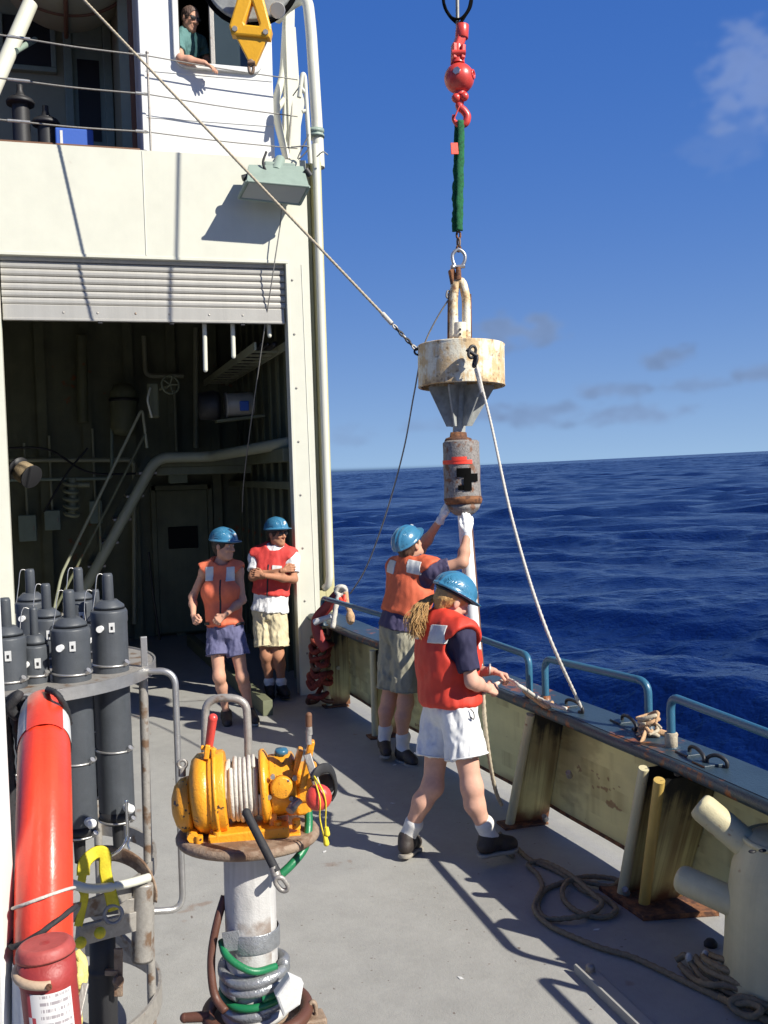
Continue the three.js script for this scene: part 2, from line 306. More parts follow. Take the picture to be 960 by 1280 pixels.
// ================= the sea =================
{
  const waves = [];
  for (let i = 0; i < 40; i++) {
    const L = 0.7 * Math.pow(1.082, i), th = 2.35 + (rnd() + rnd() + rnd() - 1.5) * (L > 2.2 ? 0.85 : 1.6), k = 2 * Math.PI / L;
    waves.push([Math.cos(th) * k, Math.sin(th) * k, L * rr(0.0048, 0.0076) * (L > 9 ? 0.62 : L > 2.2 ? 1.15 : 1.0), rnd() * 6.28, L]);
  }
  const hgt = (x, z, cell) => {
    let s = 0; const px = x + 0.8 * pn.noise(x * 0.11, 3.1, z * 0.11), pz = z + 0.8 * pn.noise(x * 0.11, 7.7, z * 0.11);
    for (const w of waves) { if (w[4] < cell * 2.6) continue; const f = Math.min(1, (w[4] / cell - 2.6) / 2); const c = Math.sin(w[0] * px + w[1] * pz + w[3]); s += w[2] * f * (c + 0.35 * c * c); }
    const gust = 0.65 + 0.9 * clamp(0.5 + pn.noise(x * 0.03, 1.7, z * 0.05) * 1.1);
    return s * gust;
  };
  const q = new THREE.Quaternion().setFromUnitVectors(new THREE.Vector3(0, 1, 0), SEA_N);
  const step = (r) => r < 70 ? Math.max(0.06, r * 0.0075) : r < 1500 ? Math.min(r * 0.012, 2.4) : r * 0.04, radii = [5]; while (radii[radii.length - 1] < 9000) { const r = radii[radii.length - 1]; radii.push(r + step(r)); }
  const az = []; for (let a = -8; a <= 64; a += 0.115) az.push(a); const nf = az.length; for (let a = 68; a < 352; a += 6) az.push(a);
  const n = az.length, pos = new Float32Array(radii.length * n * 3), uv = new Float32Array(radii.length * n * 2), idx = [], v = new THREE.Vector3();
  radii.forEach((r, i) => { for (let j = 0; j < n; j++) {
    const a = az[j] * Math.PI / 180, x = Math.sin(a) * r, z = -Math.cos(a) * r, cell = Math.max(step(r) * 0.62, r * 0.0012), fineHere = j < nf && j > 0;
    v.set(x, fineHere && r < 3000 ? hgt(x, z, cell) : 0, z).applyQuaternion(q); const o = i * n + j;
    pos[3 * o] = v.x; pos[3 * o + 1] = v.y - 2.9; pos[3 * o + 2] = v.z; uv[2 * o] = x; uv[2 * o + 1] = z;
  } });
  for (let i = 0; i < radii.length - 1; i++) for (let j = 0; j < n; j++) {
    if (j >= nf && i % 8) continue;
    const i2 = j >= nf ? Math.min(i + 8, radii.length - 1) : i + 1, a = i * n + j, b = i * n + (j + 1) % n, c = i2 * n + j, d = i2 * n + (j + 1) % n; idx.push(a, c, b, b, c, d);
  }
  const g = new THREE.BufferGeometry(); g.setAttribute('position', new THREE.BufferAttribute(pos, 3)); g.setAttribute('uv', new THREE.BufferAttribute(uv, 2)); g.setIndex(idx); g.computeVertexNormals();
  const rp = tileNoise(1024, 24, 31, 5), rp2 = tileNoise(1024, 10, 33, 6);
  const hgtAt = (i) => 0.5 * (1 - Math.abs(2 * rp[i] - 1) * 1.6) + 0.9 * (1 - Math.abs(2 * rp2[i] - 1) * 1.5);
  const ripple = tex(1024, (i, x, y) => {   // slopes of the wind ripple as a normal map
    const r = y * 1024, sx = hgtAt(r + (x + 1) % 1024) - hgtAt(r + (x + 1023) % 1024), sy = hgtAt(((y + 1) % 1024) * 1024 + x) - hgtAt(((y + 1023) % 1024) * 1024 + x), q = v.set(-sx * 3.2, -sy * 3.2, 1).normalize();
    return [q.x * 0.5 + 0.5, q.y * 0.5 + 0.5, q.z * 0.5 + 0.5];
  }, [8.3, 6.1], 'raw');
  const m = new THREE.MeshPhysicalMaterial({ roughness: 0.18, ior: 1.33, normalMap: ripple, normalScale: new THREE.Vector2(1.0, 1.0), side: THREE.DoubleSide }); m.color.setRGB(0.0016, 0.0085, 0.058); m.name = 'sea';
  const ring = (r) => radii.findIndex((q) => q > r), per = []; let cnt = 0, from = 0;   // farther out more and more of the chop is finer than the mesh: it goes into steeper ripple
  const mats = [m, m.clone(), m.clone()]; mats[1].normalScale = new THREE.Vector2(1.7, 1.7); mats[2].normalScale = new THREE.Vector2(2.2, 2.2);
  const marks = [ring(45), ring(160), radii.length]; let k = 0;
  for (let i = 0; i < idx.length; i += 6) { const rowI = Math.floor(Math.min(idx[i], idx[i + 1], idx[i + 2]) / n); while (rowI >= marks[k]) { g.addGroup(from, i - from, k); from = i; k++; } }
  g.addGroup(from, idx.length - from, k);
  const o = new THREE.Mesh(g, mats); o.name = 'sea'; o.receiveShadow = true; o.userData.kind = 'structure'; scene.add(o);
}

// ================= deck and hull side =================
const plateX = (z) => { const t = [[-12, 2.2], [-9.6, 2.36], [-8.5, 2.43], [-7, 2.58], [-5.5, 2.72], [-4.7, 2.78], [-3.9, 2.84], [-3, 2.865], [-1, 2.9], [4, 2.92]]; for (let i = 1; i < t.length; i++) if (z <= t[i][0]) return mix(t[i - 1][1], t[i][1], sstep(0, 1, (z - t[i - 1][0]) / (t[i][0] - t[i - 1][0])) * 0.5 + 0.5 * (z - t[i - 1][0]) / (t[i][0] - t[i - 1][0])); return 2.92; };
{
  const edge = []; for (let z = -18; z <= 4.01; z += 0.5) edge.push([plateX(Math.max(z, -12)) + 0.16, -z]);
  const g = extr([...edge, [-5, -4], [-5, 18]], 0.2, 0).rotateX(-Math.PI / 2).translate(0, -0.2, 0);
  const big = tileNoise(1024, 4, 61, 8), sp = tileNoise(1024, 200, 62, 2), sc = tileNoise(1024, 40, 63, 3);
  const map = tex(1024, (i) => {
    let c = mul3([0.318, 0.312, 0.288], 1 + 0.34 * (big[i] - 0.5) - 0.16 * (sc[i] - 0.5) + 0.10 * (sp[i] - 0.5));
    c = lerp3(c, [0.22, 0.13, 0.08], sstep(0.69, 0.76, 0.55 * sc[i] + 0.45 * big[i]) * 0.5);
    c = lerp3(c, [0.16, 0.165, 0.165], sstep(0.58, 0.75, big[i]) * 0.25);
    return lerp3(c, [0.09, 0.06, 0.045], sstep(0.86, 0.9, sp[i]) * 0.8 * sstep(0.5, 0.55, sc[i]));
  }, [4.3, 4.3]);
  mat('deck', 0, 0.55, { map, bumpMap: tex(N, (i) => 0.5 * n5[i] + 0.5 * n3[i], 0.3, true), bump: 0.0018 });
  struct('deck', g, M.deck);
  const hull = []; for (let z = -14; z < 4; z += 0.5) { const x0 = plateX(Math.max(z, -12)) + 0.15, x1 = plateX(Math.max(z + 0.5, -12)) + 0.15; hull.push(bar([x0 - 0.02, -2, z], [x1 - 0.02, -2, z + 0.5], 3.62, 0.03, [0, 1, 0], 0)); }
  single('hull_side', 'pale painted hull plating dropping to the sea below the bulwark', 'hull', hull, M.cream, [2.9, -2, -5]);
}

// ================= deckhouse with the tall roller door =================
{
  const F = -9.57, h = thing('deckhouse', 'big white deckhouse with a tall open doorway and dark work bay', 'deckhouse', [0.76, 0, F]);
  part(h, 'wall', box(-4.5, -0.553, 0, 5.2, F - 0.14, F), M.white);
  part(h, 'lintel', [box(-0.553, 2.06, 4.225, 5.2, F - 0.14, F), box(-0.56, 2.07, 4.205, 4.235, F - 0.12, F + 0.006, 0.004)], M.white);
  part(h, 'door_jamb', [box(2.06, 2.275, 0, 5.2, F - 0.14, F), box(2.045, 2.075, 0, 4.205, F - 0.15, F + 0.004, 0.004)], M.white);
  const seam = part(h, 'weld_seam', [rod([0.735, 4.24, F], [0.735, 5.19, F], 0.006), rod([2.235, 0, F], [2.2, 4.2, F], 0.005)], M.white);
  part(h, 'corner_post', [box(2.275, 2.335, 0, 1.02, F - 0.14, F + 0.001), box(2.275, 2.335, 1.02, 5.2, F - 0.14, F - 0.09), box(2.335, 2.43, 0, 5.2, F - 0.14, F - 0.001, 0.01)], M.cream);
  part(h, 'drain_pipe', [sweep([[2.372, 5.35, F + 0.028], [2.372, 1.16, F + 0.03], [2.36, 1.08, F + 0.02], [2.33, 1.04, F - 0.02]], 0.037, 14)], M.white);
  part(h, 'drain_channel', box(2.285, 2.33, 1.04, 5.2, F - 0.089, F - 0.075, 0.005), M.olive);
  part(h, 'side_wall', box(2.36, 2.43, -0.1, 5.2, -17, F - 0.14), M.white);
  part(h, 'upper_deck', [box(-4.5, 2.43, 5.03, 5.19, -17, F - 0.14), box(-4.5, 0.72, 5.2, 5.225, F - 0.1, F - 0.03, 0.004)], M.brownrim);
  // bolts down the jamb
  const boltG = ball([0, 0, 0], 0.011, [1, 1, 0.5], 8);
  for (let i = 0; i < 8; i++) { const b = new THREE.Mesh(fin(boltG.clone()), M.dullsteel); b.name = 'bolt'; b.position.set(2.105 + 0.003 * i - 0.76, 4.05 - i * 0.52, 0.004); h.add(b); }
  // roller shutter: slats hanging in the opening, heavier bottom bar
  const sh = new THREE.Group(); sh.name = 'roller_shutter'; h.add(sh); origin.set(sh, [0.76, 0, F]);
  const nS = 7, y0 = 3.78, y1 = 4.23;
  for (let i = 0; i < nS; i++) {
    const a = mix(y0, y1, i / nS), b = mix(y0, y1, (i + 1) / nS), hh = (b - a);
    const pr = [[0, 0], [-0.012, 0.004], [-0.019, hh * 0.3], [-0.019, hh * 0.62], [-0.011, hh * 0.92], [0, hh - 0.004], [0.012, hh - 0.004], [0.012, 0]].reverse();
    const g = new THREE.ExtrudeGeometry(new THREE.Shape(pr.map((p) => new THREE.Vector2(...p))), { depth: 2.58, bevelEnabled: false });
    part(sh, 'slat', g.rotateY(Math.PI / 2).translate(-0.54, a, F - 0.075), M.shutter);
  }
  const bb = part(sh, 'bottom_bar', [box(-0.54, 2.03, 3.645, 3.78, F - 0.1, F - 0.055, 0.01), box(-0.54, 2.03, 3.635, 3.66, F - 0.105, F - 0.05, 0.006)], M.shutter);
  for (const x of [-0.02, 0.28, 0.62, 0.93, 1.3, 1.62]) part(bb, 'rivet', ball([x, 3.71, F - 0.056], 0.012, [1, 1, 0.5], 8), M.dullsteel);
  for (const x of [0.3, 0.95, 1.62]) part(bb, 'bumper', box(x - 0.02, x + 0.02, 3.615, 3.64, F - 0.1, F - 0.06, 0.005), M.dark);
  // inside of the bay
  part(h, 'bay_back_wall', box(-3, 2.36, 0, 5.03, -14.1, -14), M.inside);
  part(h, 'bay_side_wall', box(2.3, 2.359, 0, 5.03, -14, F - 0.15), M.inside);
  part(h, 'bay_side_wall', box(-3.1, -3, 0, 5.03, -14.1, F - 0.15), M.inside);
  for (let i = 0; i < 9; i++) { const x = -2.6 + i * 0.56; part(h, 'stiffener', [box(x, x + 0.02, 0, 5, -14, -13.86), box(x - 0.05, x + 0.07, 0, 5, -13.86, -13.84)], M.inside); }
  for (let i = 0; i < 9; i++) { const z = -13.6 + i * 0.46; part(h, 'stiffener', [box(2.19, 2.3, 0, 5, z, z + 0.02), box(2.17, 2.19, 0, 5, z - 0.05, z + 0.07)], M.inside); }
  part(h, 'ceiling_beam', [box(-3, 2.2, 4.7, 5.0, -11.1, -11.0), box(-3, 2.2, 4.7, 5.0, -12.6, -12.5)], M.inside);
  // ledge beams along the starboard side and across the back
  part(h, 'ledge_beam', [box(2.02, 2.17, 2.3, 2.44, -14, -9.9, 0.01), box(2.08, 2.17, 2.02, 2.1, -14, -9.9, 0.01)], M.inside);
  part(h, 'platform', [box(0.95, 2.05, 2.30, 2.44, -13.4, -12.2, 0.01), box(0.95, 2.1, 2.2, 2.3, -12.3, -12.2, 0.01)], M.inside);
  part(h, 'bay_door', [box(1.05, 1.75, 0.05, 2.0, -13.84, -13.8, 0.02), box(1.0, 1.8, 2.0, 2.06, -13.85, -13.78), box(0.99, 1.05, 0.05, 2.06, -13.85, -13.78), box(1.75, 1.81, 0.05, 2.06, -13.85, -13.78)], M.inside);
  part(h, 'door_window', box(1.2, 1.6, 1.2, 1.5, -13.81, -13.78, 0.02), M.black);
  // low sill and pipe by the starboard jamb
  part(h, 'floor_sill', bar([1.359, 0.07, -13], [1.598, 0.07, -8.892], 0.14, 0.09), M.inside);
}
// stair up to the platform
{
  const z = -12.0, t = thing('stair', 'steep pale steel stair with handrails inside the dark work bay', 'stair', [0.069, 0.932, -12]);
  const A = [-0.357, 0.178, -12], B = [0.948, 2.412, -12], off = [0, 0, -0.7];
  const dn = (p, d) => [p[0], p[1], p[2] + d];
  const A0 = lp(A, B, -0.35);
  part(t, 'stringer', pipe([A0, B, [1.563, 2.405, -12], [2.152, 2.5, -10.1]], 0.062, 0.16, 16), M.olive);
  part(t, 'stringer', bar(dn(A0, -0.7), dn(B, -0.7), 0.02, 0.17, [0, 0, 1]), M.inside);
  for (let i = 0; i < 11; i++) { const c = lp(A0, B, 0.06 + i * 0.088); part(t, 'tread', box(c[0] - 0.1, c[0] + 0.1, c[1] - 0.012, c[1] + 0.012, z - 0.68, z - 0.02), M.dullsteel); }
  const R0 = [-0.17, 1.107, -11.97], R1 = [0.804, 2.991, -11.97];
  part(t, 'handrail', pipe([[-0.285, 0.637, -11.97], R0, R1, [0.84, 2.525, -11.97]], 0.017, 0.08), M.olive);
  part(t, 'handrail', rod([-0.247, 0.726, -11.97], [0.838, 2.712, -11.97], 0.016), M.inside);
  part(t, 'handrail_post', rod([0.271, 1.34, -11.97], [0.279, 1.986, -11.97], 0.015), M.inside);
}
// gear in the bay
{
  const w = thing('handwheel_valve', 'pale valve body with a spoked handwheel beside the stair head', 'valve', [0.979, 3.1, -11.6]);
  part(w, 'valve_body', [box(...((c) => [c[0] - 0.07, c[0] + 0.06, c[1] - 0.2, c[1] + 0.2, c[2] - 0.1, c[2]])([0.915, 3.055, -11.6]), 0.03)], M.inside);
  part(w, 'bracket', pipe([[0.872, 3.186, -11.55], [0.828, 3.048, -11.5], [0.877, 2.854, -11.55]], 0.012, 0.05), M.white);
  const c = [1.08, 3.208, -11.4], sp = []; for (let k = 0; k < 5; k++) { const a = k / 5 * 6.283; sp.push(rod(c, add(c, [Math.cos(a) * 0.085, Math.sin(a) * 0.1, Math.cos(a) * 0.03]), 0.009)); }
  part(w, 'handwheel', [ringOn(c, 0.1, 0.012, [0.3, 0.1, 1]), ...sp, rod(c, [0.981, 3.172, -11.6], 0.014)], M.inside);
  const b = thing('blower_motor', 'silver cased blower motor on a bracket under the bay ceiling', 'motor', [1.788, 2.953, -11.3]);
  part(b, 'casing', lathe([1.998, 2.978, -11.3], [1.582, 2.965, -11.3], [[0, 0], [0.1, 0], [0.13, 0.02], [0.135, 0.1], [0.13, 0.3], [0.14, 0.31], [0.14, 0.33], [0, 0.33]]), M.shutter);
  part(b, 'end_bell', lathe([1.6, 2.964, -11.3], [1.342, 2.958, -11.3], [[0, 0], [0.15, 0], [0.17, 0.05], [0.15, 0.22], [0, 0.24]]), M.dark);
  part(b, 'terminal_box', box(...((p) => [p[0] - 0.05, p[0] + 0.05, p[1] - 0.06, p[1] + 0.05, p[2], p[2] + 0.05])([1.854, 2.951, -11.15]), 0.01), M.boxblue);
  part(b, 'bracket', bar([1.558, 2.786, -11.3], [2.104, 2.841, -11.3], 0.2, 0.03, [0, 0, 1]), M.inside);
  // three short pale conduits just behind the shutter
  const L = ['leftmost of three bright hanging conduits below the shutter', 'middle of three bright hanging conduits below the shutter', 'rightmost and shortest bright hanging conduit below the shutter'];
  [[[1.271, 3.834, -9.75], [1.262, 3.199, -9.75]], [[1.539, 3.838, -9.74], [1.536, 3.329, -9.74]], [[1.882, 3.843, -9.73], [1.894, 3.532, -9.73]]].forEach(([a, q], i) => single('hanging_conduit', L[i], 'conduit', [rod(a, q, 0.022), ball(q, 0.02)], M.white, q, 'conduits hanging behind the shutter'));
  // reel of brown cable on the port side and the ribbed pale cylinder under it
  const r = thing('cable_reel', 'brown cable reel hung on the left wall of the bay', 'reel', [-0.435, 2.259, -10.6]);
  part(r, 'drum', lathe([-0.527, 2.319, -10.7], [-0.344, 2.193, -10.5], [[0, 0], [0.12, 0], [0.12, 0.02], [0.08, 0.03], [0.08, 0.2], [0.12, 0.21], [0.12, 0.23], [0, 0.23]]), M.dark);
  part(r, 'cable', lathe([-0.504, 2.302, -10.68], [-0.366, 2.209, -10.53], [[0.085, 0.02], [0.105, 0.03], [0.11, 0.1], [0.105, 0.16], [0.085, 0.17]]), M.ropedark);
  const hk = [];
  for (let i = 0; i < 5; i++) hk.push(ringOn([-0.03, 2.145, -11.7].map((v, k) => v - (k === 1 ? i * 0.085 : 0)), 0.07, 0.022, [0.2, 1, 0.3], 6.283, 8, 20));
  single('ribbed_hose', 'ribbed pale hose hanging by the foot of the stair', 'hose', [...hk, rod([-0.026, 1.823, -11.7], [-0.011, 2.198, -11.7], 0.05), rod([0.003, 2.126, -11.7], [0.175, 2.12, -11.7], 0.03)], M.inside, [-0.026, 1.823, -11.7]);
  single('bay_cable', 'dark cable looping across the back of the bay', 'cable', [tubeOn([[-0.813, 2.592, -13], [-0.279, 2.561, -13], [0.18, 2.271, -12.9], [0.854, 2.231, -12.9]], 0.014, 40, 6), tubeOn([[0.191, 2.564, -12.8], [-0.055, 2.277, -12.8], [-0.353, 1.801, -12.8]], 0.012, 30, 6), tubeOn([[0.853, 1.264, -12.6], [0.876, 0.867, -12.6], [0.925, 0.366, -12.6], [0.946, 0.165, -12.6]], 0.014, 30, 6)], M.dark, [-0.279, 2.561, -13]);
  single('wall_tube', 'long pale tube clipped upright on the back wall of the bay', 'tube', rod([0.184, 4.05, -13.7], [0.158, 2.925, -13.7], 0.07), M.inside, [0.158, 2.925, -13.7]);
  const tk = thing('pressure_tank', 'dim upright pressure tank high on the back wall of the bay', 'tank', [0.655, 2.778, -13.4]);
  part(tk, 'shell', lathe([0.653, 2.726, -13.4], [0.68, 3.397, -13.4], [[0, 0], [0.12, 0.02], [0.17, 0.1], [0.17, 0.55], [0.12, 0.66], [0, 0.69]]), M.inside);
  part(tk, 'band', ringOn([0.672, 3.191, -13.4], 0.175, 0.02), M.dark);
  const pr = thing('pipe_run', 'pale green pipes running along the back wall of the bay', 'pipes', [0.305, 2.587, -13.7]);
  part(pr, 'pipe', pipe([[-0.786, 2.458, -13.7], [0.789, 2.417, -13.7], [0.703, 0.229, -13.7]], 0.03, 0.1), M.olive);
  part(pr, 'pipe', pipe([[-0.814, 2.202, -13.65], [0.49, 2.182, -13.65], [0.523, 3.001, -13.65]], 0.022, 0.08), M.greenpaint);
  part(pr, 'pipe', pipe([[1.667, 4.172, -13.7], [1.606, 2.558, -13.7]], 0.035, 0.1), M.olive);
  part(pr, 'pipe', pipe([[0.978, 4.058, -13.7], [0.978, 3.529, -13.7], [1.482, 3.528, -13.7]], 0.03, 0.1), M.olive);
  const el = thing('junction_boxes', 'row of dim electrical boxes with conduits on the back wall of the bay', 'electrical box', [-0.331, 1.768, -13.8]);
  for (const [c, w, h] of [[[-0.584, 1.572, -13.75], 0.22, 0.34], [[-0.275, 1.662, -13.75], 0.2, 0.26], [[0.272, 1.744, -13.75], 0.16, 0.3], [[1.353, 2.241, -13.75], 0.25, 0.3]]) { const bx = part(el, 'box', box(c[0] - w / 2, c[0] + w / 2, c[1] - h / 2, c[1] + h / 2, c[2] - 0.1, c[2] + 0.08, 0.012), M.greenpaint); part(bx, 'conduit', rod([c[0], c[1] + h / 2, c[2]], [c[0], c[1] + 1.1, c[2]], 0.016), M.olive); part(bx, 'latch', box(c[0] + w * 0.3, c[0] + w * 0.38, c[1] - 0.03, c[1] + 0.03, c[2] + 0.08, c[2] + 0.095, 0.004), M.dullsteel); }
  const tr = thing('cable_tray', 'ladder cable tray hung under the ceiling along the starboard side of the bay', 'cable tray', [1.875, 3.648, -12]);
  part(tr, 'rail', box(1.78, 1.8, 3.42, 3.5, -14, -9.95), M.olive); part(tr, 'rail', box(2.08, 2.1, 3.42, 3.5, -14, -9.95), M.olive);
  for (let i = 0; i < 12; i++) part(tr, 'rung', box(1.8, 2.08, 3.43, 3.45, -13.8 + i * 0.32, -13.77 + i * 0.32), M.olive);
  for (const [x, r] of [[1.86, 0.025], [1.92, 0.018], [1.99, 0.03]]) part(tr, 'cable', tubeOn([[x, 3.47, -14], [x + 0.02, 3.48, -12.6], [x - 0.015, 3.475, -11.2], [x, 3.48, -9.95]], r, 30, 8), M.dark);
  // the light's flex hanging across the doorway
  single('lamp_flex', 'thin dark flex hanging from the floodlight across the doorway', 'cable', tubeOn([[1.966, 5.011, -9.35], [1.997, 4.689, -9.45], [1.92, 4.185, -9.5], [1.804, 3.306, -9.8], [1.702, 2.128, -10.4], [1.705, 1.787, -10.6]], 0.006, 70, 6), M.wire, [1.966, 5.011, -9.35]);
}

// ================= upper works on the deck above =================
{
  const Z = -9.82, h = thing('bridge_house', 'white upper house with an open sliding window above the doorway', 'deckhouse', [1.6, 5.2, Z]);
  const x0 = 0.80, x1 = 2.025, yb = 5.0, yt = 8.2, wx0 = [1.116, 6.338, -9.82][0], wx1 = 1.90, wy0 = [1.403, 6.109, -9.82][1], wy1 = 7.4;
  const hole = roundedRect(wx0, wx1, wy0, wy1, 0.09);
  part(h, 'front_wall', extr([[x0, yb], [x1, yb], [x1 + 0.02, yt], [x0, yt]], 0.1, 0, [hole]).translate(0, 0, Z - 0.1), M.housewhite);
  part(h, 'corner_trim', box(x0 - 0.035, x0 + 0.005, yb, yt, Z - 0.12, Z + 0.012, 0.01), M.housewhite);
  part(h, 'side_wall', [box(x0 - 0.03, x0 + 0.04, yb, yt, -13, Z - 0.12), box(x1 - 0.07, x1, yb, yt, -13, Z - 0.1)], M.housewhite);
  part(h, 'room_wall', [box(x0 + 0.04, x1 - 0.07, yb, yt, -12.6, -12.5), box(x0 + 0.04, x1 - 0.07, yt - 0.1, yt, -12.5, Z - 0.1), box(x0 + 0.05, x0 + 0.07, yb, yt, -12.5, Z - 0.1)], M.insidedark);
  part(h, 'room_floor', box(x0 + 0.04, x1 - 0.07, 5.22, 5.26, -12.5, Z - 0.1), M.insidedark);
  const wf = part(h, 'window_frame', [extr(roundedRect(wx0 - 0.03, wx1 + 0.03, wy0 - 0.03, wy1 + 0.03, 0.11), 0.035, 0.006, [roundedRect(wx0 + 0.012, wx1 - 0.012, wy0 + 0.012, wy1 - 0.012, 0.085)]).translate(0, 0, Z)], M.whitetape);
  const mx = [1.459, 6.371, -9.82][0];
  part(wf, 'mullion', box(mx - 0.022, mx + 0.022, wy0, wy1, Z - 0.075, Z - 0.02, 0.006), M.dullsteel);
  part(wf, 'sliding_pane', box(mx + 0.02, wx1 + 0.02, wy0 - 0.005, wy1, Z - 0.055, Z - 0.05), glassM);
  part(wf, 'gasket', extr(roundedRect(wx0 + 0.002, wx1 - 0.002, wy0 + 0.002, wy1 - 0.002, 0.088), 0.02, 0, [roundedRect(wx0 + 0.03, wx1 - 0.03, wy0 + 0.028, wy1 - 0.028, 0.08)]).translate(0, 0, Z - 0.03), M.dark);
  part(h, 'wall_batten', [0.0, 0.62].map((d) => box(x0, x1, 6.02 - d * 0.7, 6.032 - d * 0.7, Z, Z + 0.006)), M.housewhite);
  part(h, 'curtain', box(mx + 0.03, wx1 - 0.03, wy0 + 0.02, wy1 - 0.02, Z - 0.16, Z - 0.13, 0.01), M.shutter);
}
{
  // shaded space beside the upper house
  const Z = -12.6, h = thing('upper_shelter', 'shaded grey shelter wall with door frame behind the upper wire rail', 'deckhouse', [-0.4, 5.2, Z]);
  part(h, 'back_wall', [box(-4.5, 0.9, 5.05, 8.6, Z - 0.1, Z), box(0.66, 0.76, 5.2, 8.6, Z, -11.2)], M.olive);
  part(h, 'roof', box(-4.5, 0.66, 8.0, 8.15, Z, -9.9), M.olive);
  part(h, 'door_frame', [box(0.1, 0.2, 5.2, 7.6, Z, Z + 0.12, 0.015), box(0.55, 0.65, 5.2, 7.6, Z, Z + 0.12, 0.015), box(0.2, 0.55, 7.3, 7.6, Z, Z + 0.1, 0.015)], M.greenpaint);
  part(h, 'door_leaf', box(0.2, 0.55, 5.2, 7.3, Z, Z + 0.05), M.greenpaint);
  part(h, 'door_glass', box(0.25, 0.5, 6.2, 7.15, Z + 0.045, Z + 0.06), M.dark);
  part(h, 'window_frame', [box(-1.2, 0.02, 6.96, 7.02, Z, Z + 0.09, 0.01), box(-0.62, -0.56, 7.02, 7.6, Z, Z + 0.09, 0.01), box(-0.04, 0.02, 7.02, 7.6, Z, Z + 0.09, 0.01)], M.greenpaint);
  part(h, 'window_pane', [box(-1.2, -0.62, 7.02, 7.6, Z, Z + 0.03), box(-0.56, -0.04, 7.02, 7.6, Z, Z + 0.03)], M.dark);
  part(h, 'edge_trim', box(0.70, 0.745, 5.2, 8.1, -10.3, -10.24, 0.008), M.brownrim);
  // the boat hull slung overhead
  const b = thing('slung_boat', 'olive boat hull with a brown rubbing strake slung under the shelter roof', 'boat', [0.075, 7.222, -11.4]);
  const c = [0.134, 7.647, -11.4];
  const bg = new THREE.SphereGeometry(1, 36, 14, 0, Math.PI * 2, Math.PI / 2, Math.PI / 2).scale(0.72, 0.6, 1.0).translate(c[0], c[1] + 0.05, c[2]);
  part(b, 'hull', bg, M.olive);
  const st = []; for (let i = 0; i <= 40; i++) { const a = Math.PI * (1 + i / 40); st.push([c[0] + 0.74 * Math.cos(a), c[1] + 0.05 + 0.6 * Math.sin(a), c[2] + 0.12]); }
  part(b, 'strake', sweep(st, 0.018, 8), M.brownrim);
  part(b, 'keel', tubeOn([[c[0], c[1] - 0.2, c[2] + 0.9], [c[0], c[1] - 0.56, c[2] + 0.3], [c[0], c[1] - 0.56, c[2] - 0.4]], 0.025), M.brownrim);
  // leaning white post with its strut
  const p = thing('leaning_post', 'fat white post leaning at the edge of the shelter', 'post', [-0.611, 5.723, -10.6]);
  part(p, 'tube', rod([-0.632, 5.914, -10.6], [-0.213, 7.011, -10.9], 0.075, 0.075, 20), M.white);
  part(p, 'strut', rod([-0.364, 6.447, -10.7], [-0.191, 6.86, -11.4], 0.03), M.greenpaint);
  // two mushroom vents
  for (const [x, y0, y1, l] of [[28, 178, 112, 'taller dark mushroom vent at the left of the shelter'], [58, 180, 138, 'shorter dark mushroom vent beside the blue box']]) {
    const a = x === 28 ? [-0.35, 5.604, -10.9] : [-0.111, 5.603, -10.9], q = x === 28 ? [-0.326, 6.149, -10.9] : [-0.096, 5.959, -10.9], L = dist(a, q);
    const v = thing('mushroom_vent', l, 'vent', [a[0], 5.2, a[2]], 'mushroom vents on the upper deck');
    part(v, 'stem', rod([a[0], 5.19, a[2]], [a[0], q[1] - 0.08, q[2]], 0.09, 0.085, 18), M.dark);
    part(v, 'cap', lathe([a[0], q[1] - 0.16, q[2]], [a[0], q[1], q[2]], [[0, 0], [0.135, 0], [0.14, 0.03], [0.12, 0.06], [0.05, 0.08], [0.03, 0.15], [0.03, 0.2], [0, 0.21]], 20), M.dark);
  }
  const bx = thing('blue_crate', 'bright blue crate with a white stripe behind the upper wire rail', 'crate', [0.142, 5.479, -10.4]);
  const cc = [0.144, 5.541, -10.4];
  part(bx, 'body', box(cc[0] - 0.17, cc[0] + 0.19, 5.2, cc[1] + 0.09, cc[2] - 0.3, cc[2], 0.015), M.boxblue);
  part(bx, 'stripe', box(cc[0] - 0.125, cc[0] - 0.10, 5.215, cc[1] + 0.06, cc[2], cc[2] + 0.004), M.whitetape);
  const lx = [-0.474, 5.232, -9.7];
  single('blue_tarp', 'dark blue folded tarp at the far left of the upper deck', 'tarp', [ball([lx[0] - 0.05, 5.3, -10.6], 0.22, [1.2, 1, 1]), ball([lx[0] + 0.05, 5.25, -10.5], 0.14, [1.2, 1, 1])], M.boxblue, [lx[0], 5.2, -10.6]);
}
